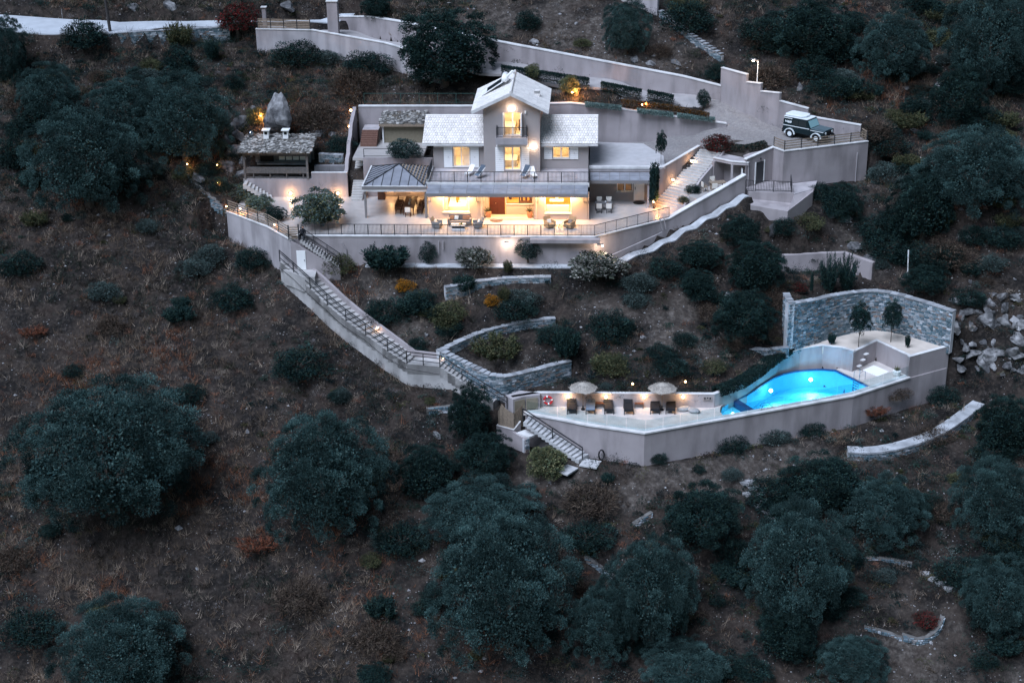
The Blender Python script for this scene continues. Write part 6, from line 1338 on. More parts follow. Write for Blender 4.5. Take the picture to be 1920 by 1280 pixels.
# ================================================================ the person at the top of the steps
def person():
    t = thing('person', 'person in dark clothes sitting at the top of the steps by the terrace gate', 'person', (-18.55, -1.25, .0))
    def skinned(name, verts, edges_, rad, m):
        me = bpy.data.meshes.new(name); me.from_pydata(verts, edges_, []); o = bpy.data.objects.new(name, me); COL.objects.link(o); o.parent = t
        sm = o.modifiers.new('s', 'SKIN'); sd = o.modifiers.new('d', 'SUBSURF'); sd.levels = 1; sd.render_levels = 2
        for v_, r_ in zip(me.skin_vertices[0].data, rad): v_.radius = (r_, r_)
        me.skin_vertices[0].data[0].use_root = True; me.materials.append(m); return o
    V = [(0, 0, .22), (.02, .02, .45), (.04, .03, .70), (.05, .02, .80), (.07, -.01, .93), (.22, .05, .68), (.34, -.12, .48), (.30, -.32, .42), (-.18, .05, .68), (-.26, -.14, .48), (-.08, -.33, .44),
         (.13, -.05, .22), (.20, -.42, .42), (.22, -.50, .02), (.24, -.62, .0), (-.12, -.05, .22), (-.14, -.42, .42), (-.14, -.50, .02), (-.15, -.62, .0)]
    E_ = [(0, 1), (1, 2), (2, 3), (3, 4), (2, 5), (5, 6), (6, 7), (2, 8), (8, 9), (9, 10), (0, 11), (11, 12), (12, 13), (13, 14), (0, 15), (15, 16), (16, 17), (17, 18)]
    rad = [.14, .13, .14, .055, .10, .07, .05, .035, .07, .05, .035, .10, .075, .05, .045, .10, .075, .05, .045]
    body = skinned('body', V, E_, rad, mat('dark_clothes', (.018, .02, .026), .9, .1)); 
    b = MB(); b.ball((.075, -.02, .95), .095, 8, 1.2); b.ball((.075, -.115, .94), .02, 4); o = b.build('face', mat('skin', (.45, .26, .18), .7, 0)); o.parent = t
    o.location = Vector(o.location); COLx = None
    b = MB(); b.ball((.075, .01, .985), .105, 8, 1.0); h = b.build('hair', mat('dark_hair', (.02, .014, .01), .8, 0)); h.parent = t
person()

# ================================================================ vegetation prototypes
def leaves(rs, C, D, L, Wd, cols, cv=.15, droop=0.0, jag=.5):
    N = len(C); D = D/np.maximum(1e-6, np.linalg.norm(D, axis=1))[:, None]; rnd = rs.normal(size=(N, 3)); S_ = np.cross(D, rnd); S_ /= np.maximum(1e-6, np.linalg.norm(S_, axis=1))[:, None]
    L = L*rs.uniform(.6, 1.3, N)[:, None]; Wd = Wd*rs.uniform(.6, 1.3, N)[:, None]
    V = np.stack([C, C+D*L*.5+S_*Wd, C+D*L, C+D*L*.45-S_*Wd], 1); V[:, 2, 2] -= droop*L[:, 0]
    cc = cols[rs.randint(0, len(cols), N)]*rs.uniform(1-cv, 1+cv, N)[:, None]; return V, cc
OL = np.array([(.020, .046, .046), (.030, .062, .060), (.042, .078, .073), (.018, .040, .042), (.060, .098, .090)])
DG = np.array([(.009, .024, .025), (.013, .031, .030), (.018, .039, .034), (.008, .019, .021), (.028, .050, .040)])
GG = np.array([(.06, .075, .045), (.10, .105, .05), (.045, .06, .035), (.14, .13, .07)])
SG = np.array([(.055, .085, .080), (.08, .115, .11), (.04, .06, .06), (.11, .15, .14)])
BR = np.array([(.055, .040, .032), (.085, .06, .045), (.035, .028, .024), (.11, .085, .065)])
OR = np.array([(.30, .11, .015), (.45, .19, .02), (.16, .07, .015), (.06, .06, .02)])
RD = np.array([(.10, .02, .02), (.16, .02, .02), (.03, .04, .03), (.02, .035, .03)])
def crown(seed, npuff, nl, L, Wd, cols, flat=.0, pr=(.16, .30), low=-.75, inner=.06, zc=.8):
    rs = np.random.RandomState(seed); Vs, Cs = [], []; k = 0; gold = 2.399963
    lobes = rs.normal(size=(7, 3)); lobes /= np.linalg.norm(lobes, axis=1)[:, None]; la = rs.uniform(-.32, .20, 7)
    for i in range(npuff):
        z = 1-(1-low)*(i+.5)/npuff; a = i*gold+rs.uniform(-.3, .3); r = math.sqrt(max(0, 1-z*z)); u = np.array([r*math.cos(a), r*math.sin(a), z])
        rad = 1+float(sum(la[j]*max(0, u@lobes[j])**3 for j in range(7)))+rs.choice([-.26, -.16, -.07, .0, .04, .08]); q = rs.uniform(*pr); c = u*(rad-q*.8)
        if z < -.2: q *= .8
        n = int(nl*q/pr[1]); d = rs.normal(size=(n, 3)); d /= np.linalg.norm(d, axis=1)[:, None]; d = d[(d@(u*.7+np.array([0, 0, .6])) > -.05)]; n = len(d)
        pts = c+d*q*rs.uniform(.4, 1.06, n)[:, None]*np.array([1, 1, .85]); dirs = d*.8+u*.35+np.array([0, 0, .55])+rs.normal(size=(n, 3))*.35
        V, cc = leaves(rs, pts, dirs, L, Wd, cols); cc = cc*rs.choice([.55, .75, 1.0, 1.3, 1.6], p=[.2, .25, .25, .2, .1]); Vs.append(V); Cs.append(cc)
    n = int(nl*npuff*inner); d = rs.normal(size=(n, 3)); d /= np.linalg.norm(d, axis=1)[:, None]; pts = d*rs.uniform(.35, .78, n)[:, None]; pts[:, 2] = np.maximum(pts[:, 2], low*.75)
    V, cc = leaves(rs, pts, rs.normal(size=(n, 3)), L*1.9, Wd*2.2, cols); Vs.append(V); Cs.append(cc)
    V = np.concatenate(Vs); V[:, :, 2] += zc; return V, np.concatenate(Cs)
def trunkmesh(seed, h=.75, r=.07, limbs=5, spread=.55):
    rg = random.Random(seed); b = MB(); b.tube([(0, 0, -.25), (.02, 0, 0), (.03, .02, h*.35), (0, 0, h*.55)], [r*1.5, r*1.2, r*.9, r*.75], 8)
    for k in range(limbs):
        a = k*6.283/limbs+rg.uniform(-.3, .3); e = rg.uniform(.6, 1)*spread
        b.tube([(0, 0, h*.45), (e*.4*math.cos(a), e*.4*math.sin(a), h*.8), (e*math.cos(a), e*math.sin(a), h*1.25)], [r*.6, r*.4, r*.12], 6)
    return b
def make_tree(name, seed, *a, trunk=True, cat='tree', tr={}, **k):
    t = thing(name, '', cat, (0, 0, -500))
    LOC[t.name] = Vector((0, 0, 0))
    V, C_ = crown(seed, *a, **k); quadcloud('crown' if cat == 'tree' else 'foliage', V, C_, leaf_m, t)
    if trunk: trunkmesh(seed, **tr).build('trunk' if cat == 'tree' else 'stem', bark, t)
    return t
def shoots(seed, n, nl, L, Wd, cols, spread=.9, hh=1.5, tilt=.5, curve=0):
    """upright sprays: leaves along stems fanning from the base"""
    rs = np.random.RandomState(seed); P_, D_ = [], []
    for i in range(n):
        a = rs.uniform(0, 6.283); sp = spread*math.sqrt(rs.rand()); d = np.array([math.cos(a)*sp, math.sin(a)*sp, 0]); top = d*1.0+np.array([0, 0, hh*rs.uniform(.6, 1)*(1-.35*sp)]); bs = d*tilt
        u = rs.uniform(.25, 1, nl)[:, None]; P_.append(bs+(top-bs)*u+rs.normal(size=(nl, 3))*.035); dd = (top-bs)/np.linalg.norm(top-bs); D_.append(np.repeat(dd[None], nl, 0)+rs.normal(size=(nl, 3))*.45)
    return leaves(rs, np.concatenate(P_), np.concatenate(D_), L, Wd, cols)
def make_shoots(name, *a, **k):
    t = thing(name, '', 'shrub', (0, 0, -500)); LOC[t.name] = Vector((0, 0, 0)); V, C_ = shoots(*a, **k); quadcloud('foliage', V, C_, leaf_m, t)
    b = MB(); rg = random.Random(1); [b.tube([(0, 0, -.1), (rg.uniform(-.3, .3), rg.uniform(-.3, .3), .5)], [.03, .015], 5) for _ in range(5)]; b.build('stem', bark, t); return t
PROTO = {}
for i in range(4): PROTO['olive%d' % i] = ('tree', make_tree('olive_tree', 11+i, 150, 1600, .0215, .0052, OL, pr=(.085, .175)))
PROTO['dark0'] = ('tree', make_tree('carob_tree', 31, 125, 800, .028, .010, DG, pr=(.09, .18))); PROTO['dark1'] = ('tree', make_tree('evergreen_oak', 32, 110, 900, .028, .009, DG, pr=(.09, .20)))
PROTO['mid'] = ('tree', make_tree('small_tree', 41, 40, 420, .075, .02, np.concatenate([DG, SG*.8]), pr=(.2, .36), tr=dict(h=.9, r=.06))); PROTO['ygr'] = ('shrub', make_tree('yellow_green_shrub', 42, 55, 420, .06, .018, GG*1.4, cat='shrub', pr=(.16, .3)))
PROTO['bushd'] = ('shrub', make_tree('shrub', 43, 34, 420, .07, .018, DG, cat='shrub', pr=(.22, .46), low=-.2, zc=.3)); PROTO['bushg'] = ('shrub', make_tree('shrub', 44, 34, 420, .075, .017, SG*.75, cat='shrub', pr=(.22, .46), low=-.2, zc=.3))
PROTO['bushb'] = ('shrub', make_tree('shrub', 45, 30, 330, .12, .009, BR, cat='shrub', pr=(.25, .5), low=-.2, zc=.3)); PROTO['busho'] = ('shrub', make_tree('orange_shrub', 46, 36, 330, .07, .02, OR, cat='shrub', pr=(.22, .36), low=-.4, zc=.5))
RU = np.array([(.15, .050, .030), (.22, .08, .045), (.09, .04, .03), (.05, .045, .035)]); PROTO['rust'] = ('shrub', make_shoots('rusty_shrub', 56, 60, 60, .22, .012, RU, hh=1.0, spread=1.0))
PROTO['bushr'] = ('shrub', make_tree('red_shrub', 47, 36, 380, .07, .02, RD, cat='shrub', pr=(.22, .4), low=-.5)); PROTO['bushy'] = ('shrub', make_tree('shrub', 48, 32, 400, .075, .015, GG*.8, cat='shrub', pr=(.22, .46), low=-.2, zc=.3))
PROTO['tall'] = ('tree', make_tree('slender_tree', 57, 46, 420, .07, .02, DG*1.1, pr=(.18, .32), zc=1.75, tr=dict(h=1.6, r=.035)))
PROTO['std'] = ('tree', make_tree('round_tree', 49, 48, 420, .07, .025, np.concatenate([SG*1.5, GG*1.1]), pr=(.18, .32), low=-.5, tr=dict(h=1.0, r=.05))); PROTO['shoot'] = ('shrub', make_shoots('tall_shrub', 51, 85, 60, .16, .022, DG*1.2, hh=1.7)); PROTO['shootg'] = ('shrub', make_shoots('tall_shrub', 52, 70, 55, .15, .02, GG*.7, hh=1.5))
PROTO['conif'] = ('tree', make_shoots('young_conifer', 53, 60, 60, .2, .02, DG*1.3, spread=.95, hh=2.3, tilt=.05)); PROTO['cyp'] = ('tree', make_shoots('columnar_tree', 54, 80, 60, .12, .03, DG*1.2, spread=.32, hh=2.4, tilt=.9))
PROTO['flower'] = ('tree', make_tree('white_flowering_tree', 55, 40, 170, .12, .04, np.array([(.17, .17, .15), (.07, .08, .06), (.04, .05, .04), (.26, .25, .23)]), pr=(.2, .34), low=-.3, tr=dict(h=.9, r=.05)))
used = set(); LAB = []
def put(kind, px, py, rx, ry, label=None, group=None, rz=None, name=None, hc=.8):
    cat, pr_ = PROTO[kind]; g_ = G(px, py, 0); k = F/(g_[3]*1.0); Rr = rx/k; al = .42
    Rz = math.sqrt(max(.25*Rr*Rr, (ry/k)**2-(Rr*al)**2))/.9; hc = .3 if kind in ('bushd', 'bushg', 'bushb', 'bushr', 'bushy') else (1.75 if kind == 'tall' else hc); g_ = G(px, py, hc*Rz)
    rz = random.uniform(0, 6.28) if rz is None else rz; first = kind not in used; used.add(kind)
    o = place(pr_, first, (g_[0], g_[1], g_[2]-.05), rz, sc=(Rr, Rr, Rz), label=label or 'x'); o['category'] = cat
    if group: o['group'] = group
    if not label: LAB.append((o, px, py, kind, Rr))
    return o
TR = [('olive0', 160, 300, 112, 108, 'big silvery blue olive tree at the left edge, in front of the darker pair'), ('olive1', 345, 228, 92, 92, 'large dark olive tree left of the outdoor kitchen'), ('olive2', 240, 205, 80, 70, 'dark olive tree between the big silvery olive and the one by the kitchen'),
      ('olive3', 88, 178, 62, 62, 'small round olive tree above the big silvery olive at the far left'), ('olive2', 208, 850, 180, 150, 'widest olive tree, in the lower left quarter'), ('olive0', 606, 892, 124, 130, 'round olive tree right of the widest olive, below the long stairway'),
      ('olive3', 232, 1222, 122, 108, 'olive tree cut by the bottom edge at the lower left'), ('olive1', 905, 965, 118, 70, 'olive tree behind the biggest lower olive, below the board screen'), ('olive0', 940, 1100, 142, 150, 'biggest and tallest olive tree at the bottom centre'),
      ('olive2', 1222, 1112, 92, 118, 'olive tree right of the tallest bottom olive'), ('olive1', 1130, 1165, 66, 90, 'narrow olive tree squeezed between the two large bottom olives'), ('olive3', 1492, 1062, 106, 128, 'large olive tree right of the dark glossy tree'),
      ('dark0', 1316, 968, 88, 66, 'dark glossy broad leaved tree below the pool terrace path'), ('dark1', 1552, 905, 92, 62, 'dark tree just below the curved garden wall path'), ('olive1', 1655, 955, 84, 74, 'dim olive tree right of the dark tree below the garden path'),
      ('olive0', 1868, 935, 78, 92, 'olive tree at the right edge below the garden path'), ('olive2', 1872, 1122, 74, 86, 'olive tree at the right edge beside the round flower wall'), ('dark1', 800, 885, 60, 58, 'dark round tree left of the board screen'),
      ('dark0', 832, 98, 104, 82, 'huge dark evergreen tree behind the house beside the lane'), ('olive3', 1174, 52, 46, 58, 'lone olive tree on the bare slope above the lane'), ('dark1', 1515, 55, 84, 66, 'dark tree on the upper right slope, left of the silvery one'),
      ('olive1', 1672, 88, 70, 72, 'grey green tree in the middle of the upper right slope'), ('olive2', 1860, 75, 88, 110, 'large olive tree in the top right corner'), ('dark1', 1795, 180, 60, 66, 'dark tree below the top right corner olive'),
      ('olive0', 1835, 318, 112, 92, 'large olive tree at the right edge level with the parked car'), ('dark1', 1735, 390, 70, 70, 'dark tree right of the parking block'), ('olive3', 1285, 1250, 88, 52, 'olive tree cut by the bottom edge right of centre'),
      ('olive2', 12, 90, 38, 62, 'small tree cut by the left edge beside the road'), ('dark0', 880, 775, 50, 58, 'dark bushy tree beside the handrail above the board screen'), ('dark1', 905, 850, 62, 50, 'dark tree behind the yellow green shrub, below the board screen'),
      ('dark1', 1735, 522, 48, 34, 'very dark tree behind the high curved stone wall'), ('dark0', 1885, 800, 62, 60, 'dark tree at the right edge above the garden path end'), ('olive1', 1600, 1235, 70, 52, 'dim olive tree at the bottom edge, lower right'),
      ('dark0', 705, 12, 34, 26, 'dark round tree above the road at the top'), ('dark1', 1392, 432, 44, 36, 'dark tree on the slope below the entry platform'), ('dark0', 1312, 478, 46, 30, 'dark spreading tree under the sloping terrace wall'),
      ('dark1', 1392, 590, 66, 56, 'dark tree left of the high curved stone wall'), ('dark0', 1415, 505, 58, 56, 'dark tree left of the slope wall'), ('dark1', 1575, 380, 46, 42, 'dark tree at the foot of the parking block'), ('dark0', 1480, 1190, 66, 60, 'dim dark tree below the large olive at the lower right'),
      ('ygr', 1027, 866, 42, 38, 'yellow green round shrub at the foot of the pool terrace steps'), ('std', 601, 396, 50, 38, 'round green tree on the main terrace behind the railing'), ('std', 452, 362, 32, 22, 'pale green small tree at the left end of the slat fence'),
      ('std', 483, 383, 28, 18, 'green bushy small tree in the middle of the slat fence'), ('dark0', 515, 402, 24, 17, 'dark clipped round tree at the right of the slat fence'), ('cyp', 1220, 322, 17, 52, 'dark climbing evergreen at the annex canopy post'), ('tall', 1234, 264, 12, 18, 'thin round headed young tree on the driveway deck edge'),
      ('mid', 757, 281, 35, 21, 'dark tree with pale flowers in front of the stone shed'), ('bushr', 1345, 282, 30, 24, 'dark red and green shrub above the sitting nook'), ('mid', 1319, 186, 13, 18, 'small thin tree where the lane meets the driveway'), ('ygr', 1068, 158, 22, 22, 'small tree lit from below by the bright spotlight behind the tower'),
      ('ygr', 997, 134, 18, 18, 'brownish small tree behind the tower roof ridge'), ('bushd', 1300, 356, 19, 11, 'dark green clipped bush in the upper planter beside the stairs'), ('bushy', 1281, 374, 15, 9, 'yellow green clipped bush in the lower planter beside the stairs'),
      ('shoot', 722, 480, 52, 36, 'tall dark bamboo like shrub in front of the terrace wall'), ('bushy', 633, 498, 42, 32, 'olive green spreading bush beside the white store door'), ('mid', 803, 475, 20, 25, 'small round tree in front of the terrace wall, left of the floodlight'),
      ('flower', 886, 484, 34, 24, 'floodlit pale leaved small tree in front of the terrace wall'), ('mid', 990, 468, 27, 24, 'small tree right of the floodlit tree at the terrace wall'), ('flower', 1120, 500, 52, 22, 'sprawling pale leaved tree lit by the right terrace floodlight'), ('shootg', 952, 496, 11, 20, 'thin yellowish shrub between the floodlit tree and the next small tree'),
      ('busho', 921, 561, 19, 15, 'bright orange round bush below the upper garden stone wall'), ('busho', 757, 533, 22, 16, 'rust orange bush on the slope left of the upper stone wall'), ('shootg', 945, 548, 14, 26, 'thin green shrub growing in front of the upper garden stone wall'),
      ('conif', 1555, 522, 22, 40, 'young conifer with open branches in front of the slope wall'), ('conif', 1588, 520, 22, 40, 'second young conifer, right one in front of the slope wall'), ('cyp', 1522, 536, 8, 18, 'tiny dark cone shaped cypress left of the young conifers'), ('bushr', 1500, 545, 17, 12, 'low red bush left of the cone shaped cypress'),
      ('tall', 1614, 598, 20, 30, 'dark small tree on the raised patio, left of the pair'), ('tall', 1674, 592, 19, 28, 'dark small tree on the raised patio, right of the pair'), ('shoot', 1560, 633, 9, 15, 'little shrub at the left end of the raised patio'), ('shoot', 1702, 638, 6, 17, 'slender sapling at the right end of the raised patio'),
      ('bushd', 160, 75, 46, 38, 'leafy green bush below the road, left of the power pole'), ('bushr', 445, 55, 42, 36, 'dark bush with red flowers left of the lane fence'), ('shootg', 335, 60, 32, 38, 'dry bare shrub in front of the roadside stone wall'), ('shoot', 398, 92, 18, 26, 'dark spiky shrub right of the roadside stone wall'),
      ('bushd', 335, 120, 34, 34, 'dark green shrub on the slope below the roadside wall'), ('bushy', 285, 125, 26, 20, 'lighter green shrub below the roadside wall'), ('bushd', 440, 160, 22, 22, 'dark spiky bush above the outdoor kitchen'), ('bushd', 560, 108, 52, 22, 'dark dense bush at the left foot of the lane wall'), ('bushg', 618, 112, 26, 20, 'grey green bush in the middle of the lane wall foot'), ('bushd', 690, 125, 50, 16, 'low dark bush at the right foot of the lane wall'),
      ('bushb', 660, 165, 52, 42, 'large grey brown thicket behind the curved wall'), ('bushb', 590, 225, 52, 42, 'brown thicket right of the tall pointed rock'), ('bushd', 640, 275, 32, 22, 'dark green bush left of the curved wall'), ('bushy', 478, 224, 22, 25, 'bush lit orange by a spotlight behind the outdoor kitchen'), ('bushd', 410, 352, 20, 22, 'dark bush left of the kitchen steps'), ('bushd', 390, 320, 28, 12, 'low dark bush left of the outdoor kitchen'),
      ('bushd', 992, 46, 26, 26, 'round dark bush on the bare slope above the house'), ('bushy', 1092, 82, 22, 14, 'orange brown bush on the bare slope beside the lone olive'), ('bushd', 1342, 140, 22, 22, 'dark climbing bush at the corner of hillside wall and stepped wall'), ('bushd', 1290, 45, 50, 42, 'dark scrubby thicket right of the top boundary wall'), ('bushb', 1240, 100, 26, 22, 'brownish bush below the top boundary wall'),
      ('bushd', 438, 565, 44, 32, 'large dark bush on the grassy slope left of the stairway'), ('bushg', 395, 480, 36, 26, 'grey green bush on the grassy slope'), ('bushg', 275, 425, 28, 18, 'bluish grey shrub below the big silvery olive'), ('bushd', 470, 490, 36, 26, 'dark bush close to the boundary wall'), ('bushg', 640, 745, 20, 22, 'pale teal shrub above the round olive'), ('bushd', 560, 690, 60, 34, 'broad dark scrub left of the stairway foot'),
      ('rust', 480, 1010, 44, 30, 'rusty red dry shrub below the round olive'), ('rust', 60, 615, 30, 14, 'rusty orange shrub low at the left edge'), ('shootg', 930, 645, 58, 28, 'broad dark green hedge inside the V shaped stone wall'), ('bushd', 965, 585, 44, 14, 'dark shrub row above the middle garden wall'), ('bushd', 720, 590, 48, 32, 'dark scrub right of the upper long stairway'), ('bushy', 835, 590, 44, 30, 'olive brown scrub below the upper stone wall'),
      ('shoot', 870, 530, 26, 22, 'dark shrub at the left end of the upper stone wall'), ('bushg', 975, 562, 40, 14, 'low shrub with white flowers right of the orange bush'), ('shoot', 1063, 640, 30, 42, 'dark upright shrub right of the V shaped wall'), ('bushd', 780, 650, 22, 18, 'small dark bush right of the stairway above the landing'), ('bushd', 1000, 700, 12, 14, 'small dark bush in front of the V shaped stone wall'), ('bushy', 1148, 690, 42, 18, 'dark scrub on the slope above the left umbrella'),
      ('bushg', 1135, 723, 14, 9, 'small silver bush between the umbrellas above the pool wall'), ('bushd', 1178, 615, 14, 18, 'small dark bush in the middle of the bare slope'), ('bushg', 1205, 530, 30, 22, 'bluish shrub on the slope below the sprawling lit tree'), ('bushd', 1250, 505, 40, 16, 'dark shrub below the sloping walkway'), ('bushb', 1445, 575, 36, 32, 'reddish brown shrub left of the stone return'), ('bushb', 1330, 590, 34, 26, 'brown scrub below the pale boulder'),
      ('bushd', 1260, 690, 38, 17, 'dark scrub above the right umbrella'), ('bushy', 1340, 690, 30, 20, 'olive scrub on the slope left of the pool'), ('bushg', 1450, 820, 34, 14, 'green bush at the foot of the pool wall below the water'), ('bushd', 1520, 808, 30, 14, 'second bush at the foot of the pool wall'), ('rust', 1640, 762, 30, 16, 'red brown climber hanging on the pool wall'), ('bushb', 1680, 740, 30, 14, 'brown climber at the right part of the pool wall'), ('bushd', 1370, 835, 36, 12, 'bush at the foot of the terrace wall, left of the water'), ('bushd', 1235, 862, 18, 14, 'small bush at the corner of the pool terrace wall'),
      ('bushd', 1770, 750, 32, 26, 'dark bush below the tall corner wall'), ('bushg', 1370, 890, 24, 14, 'small grey shrub on the path below the pool'), ('bushd', 1310, 880, 14, 10, 'tiny dark shrub below the pool terrace corner'), ('bushb', 1110, 940, 66, 42, 'brown bare leaved tree left of the short stone wall'), ('shoot', 1140, 895, 16, 14, 'small shrub on the bare ground below the steps slab'), ('bushb', 1640, 250, 44, 26, 'dry pale bush right of the stepped wall'), ('bushg', 1700, 130, 40, 26, 'bluish bush above the rocks on the right slope'),
      ('bushb', 1440, 150, 56, 30, 'brownish scrub behind the street lamp'), ('bushd', 1560, 170, 44, 30, 'dark scrub above the parked car'), ('bushg', 1660, 330, 44, 30, 'grey green scrub right of the parking block'), ('bushd', 1665, 470, 50, 36, 'dark scrub behind the slope wall'), ('bushy', 1520, 420, 34, 24, 'olive bush on the slope below the entry platform'), ('bushd', 1470, 430, 26, 22, 'dark bush under the ramp wall'), ('bushd', 1540, 365, 26, 22, 'dark bush beside the base of the parking block'), ('bushb', 1780, 480, 60, 40, 'dry grey scrub at the right, above the rocks'),
      ('bushd', 1820, 560, 36, 22, 'dark scrub right of the high curved stone wall'), ('bushb', 1740, 820, 44, 20, 'dim brown scrub inside the curved garden path'), ('bushd', 1100, 1010, 56, 36, 'dark scrub right of the tallest bottom olive'), ('bushd', 1380, 1050, 30, 40, 'dark scrub below the glossy tree'), ('bushg', 1660, 1080, 26, 18, 'dim round shrub beside the broken stone wall'), ('bushr', 1735, 1170, 26, 14, 'red flowering plants inside the round flower wall'), ('bushd', 1860, 850, 50, 30, 'dark scrub near the right edge above the olive'), ('bushd', 40, 500, 44, 30, 'dark scrub at the left edge below the silvery olive'),
      ('bushd', 30, 300, 34, 44, 'dark scrub left of the big silvery olive'), ('bushd', 60, 1180, 60, 40, 'dark scrub at the bottom left corner'), ('bushb', 20, 1050, 44, 30, 'dim dry scrub at the left edge near the bottom'), ('bushb', 560, 1120, 60, 30, 'dim brown scrub on the lower slope below the round olive'), ('bushb', 700, 1200, 60, 36, 'dim scrub at the bottom, left of the tallest olive'), ('bushd', 1400, 760, 10, 8, 'small plant at the pool wall end')]
for k, px, py, rx, ry, l in TR[:-1]:
    o = put(k, px, py, rx, ry, l)
    if px == 1220: o.location = (13.0, 7.3, 0); o.scale = (1.5, 1.2, 2.05)
    if px == 1300 and py == 356: o.location = P(1300, 362, 1.25); o.scale = (.85, .6, .62)
    if px == 1281: o.location = P(1281, 379, .7); o.scale = (.7, .5, .5)
    if px == 1234: o.location = P(1239, 308, 3.3); o.scale = (.55, .55, 1.15)
BL = None
EXR = [((1250, 1900), (8, 330), 72, lambda x, y: y < 120+(x-1380)*.55-40 or x > 1650), ((1640, 1905), (330, 530), 26, lambda x, y: True), ((1440, 1900), (885, 1270), 50, lambda x, y: not (1600 < x < 1800 and y > 1030)), ((690, 1450), (1000, 1270), 28, lambda x, y: True), ((5, 430), (110, 340), 34, lambda x, y: x < 420), ((1130, 1460), (400, 720), 13, lambda x, y: y > 560-(x-1130)*.42 and y < 640+(1460-x)*.15), ((640, 1060), (520, 640), 12, lambda x, y: x > 640+(y-520)*1.3+60), ((20, 420), (400, 1270), 16, lambda x, y: True), ((560, 980), (720, 940), 8, lambda x, y: x < 860)]
LM = [('the parked car', 1520, 230), ('the parking block', 1560, 320), ('the slope wall', 1540, 500), ('the high curved stone wall', 1650, 600), ('the top right corner olive', 1860, 75), ('the lone olive', 1174, 52), ('the large right edge olive', 1835, 318), ('the outdoor kitchen', 525, 300), ('the big silvery olive', 160, 300), ('the lane wall', 600, 80), ('the road', 250, 50), ('the stairway landing', 800, 690), ('the V shaped stone wall', 940, 690), ('the upper stone wall', 930, 540), ('the pale boulder', 1365, 560), ('the right umbrella', 1241, 730), ('the widest olive', 208, 845), ('the round olive', 606, 892), ('the tallest bottom olive', 940, 1100), ('the dark glossy tree', 1316, 968), ('the curved garden path', 1720, 830), ('the round flower wall', 1735, 1190), ('the large lower right olive', 1492, 1062), ('the lower left cut olive', 232, 1222), ('the sloping walkway', 1300, 430), ('the board screen', 945, 790), ('the rock field', 1850, 610)]
rg = random.Random(77); AUTO = []
for (xa_, xb_2), (y0_, y1_), n_, ok_ in EXR:
    k = 0; tries = 0
    while k < n_ and tries < 400:
        tries += 1; px, py = rg.uniform(xa_, xb_2), rg.uniform(y0_, y1_)
        if not ok_(px, py): continue
        g_ = G(px, py); X, Y = np.array([g_[0]]), np.array([g_[1]])
        if any(inpoly(X, Y, pl)[0] or polydist(X, Y, pl)[0] < 1.6 for pl in (terrace, drivepoly, ramppoly, roadpoly, deckpoly, raised, msL+msR[::-1], SW_V, SW_MID, SW_UP, [p[:2] for p in wpath])): continue
        if (px-960) > 0 and 500 < py < 720 and px > 1450 and px < 1790: continue
        kd = rg.choice(['bushd', 'bushd', 'bushd', 'bushg', 'bushb', 'bushy', 'shoot', 'dark1', 'bushd', 'shootg']); r_ = rg.uniform(16, 48)*(1.15 if kd == 'bushd' else .85)
        AUTO.append((put(kd, px, py, r_, r_*rg.uniform(.5, .8)), px, py, kd)); k += 1
WD = {'bushd': 'dark green', 'bushg': 'grey green', 'bushb': 'brown twiggy', 'bushy': 'olive coloured', 'shoot': 'dark upright', 'shootg': 'yellowish upright', 'dark1': 'very dark round'}
cells = {}
for o, px, py, kd in AUTO:
    l = min(LM, key=lambda q: (q[1]-px)**2+(q[2]-py)**2); dx, dy = px-l[1], py-l[2]; d_ = ('right of' if dx > 0 else 'left of') if abs(dx) > abs(dy) else ('below' if dy > 0 else 'above'); cells.setdefault((kd, d_, l[0]), []).append((math.hypot(dx, dy), o))
for (kd, d_, ln), v_ in cells.items():
    v_.sort(key=lambda q: q[0])
    for i, (_, o) in enumerate(v_): o['label'] = ('%s bush on the slope %s %s' % (WD[kd], d_, ln)) if len(v_) == 1 else ('%s %s bush on the slope %s %s' % (['nearest', 'second nearest', 'third nearest', 'fourth nearest', 'fifth nearest', 'sixth nearest', 'seventh nearest', 'eighth nearest', 'ninth nearest', 'tenth nearest', 'eleventh nearest', 'twelfth nearest'][min(i, 11)], WD[kd], d_, ln)); o['group'] = 'wild bushes on the hillside'; o['category'] = 'shrub'
# hedges along the driveway bed
def hedge(name, pts, w, h, cols, label, seed, dens=2600, z0=None):
    rs = np.random.RandomState(seed); dn = densify(pts, .5); C, D = [], []
    for a, b_ in zip(dn, dn[1:]):
        n = int(dens*math.dist(a[:2], b_[:2])*.5); u = rs.rand(n, 1); c = np.array(a)+(np.array(b_)-np.array(a))*u; d = np.array([b_[1]-a[1], a[0]-b_[0], 0])/max(.01, math.dist(a[:2], b_[:2]))
        th = rs.uniform(-.15, math.pi+.15, n)[:, None]; rr = rs.uniform(.8, 1.05, n)[:, None]; off = d*np.cos(th)*w/2*rr+np.array([0, 0, 1])*np.clip(np.sin(th), 0, 1)**.6*h*rr
        C.append(c+off); D.append(off*.6+rs.normal(size=(n, 3))*.4*w+np.array([0, 0, .3]))
    V, cc = leaves(rs, np.concatenate(C), np.concatenate(D), .12, .035, cols); t = thing(name, label, 'hedge', (0, 0, 0)); quadcloud('foliage', V, cc, leaf_m, t)
    b = MB(); b.bar((dn[0][0], dn[0][1], dn[0][2]+.1), (dn[-1][0], dn[-1][1], dn[-1][2]+.1), .08); b.build('stem', bark, t); return t
hb = lambda pts, z: [(*P(x, y, z0)[:2], z0) for (x, y), z0 in zip(pts, z)]
hedge('clipped_hedge', [(-2, 22.7, 9.0), (2.5, 22.5, 8.4), (6.8, 22.2, 7.8)], .9, .9, DG, 'dark clipped hedge along the lane right of the huge evergreen tree', 61)
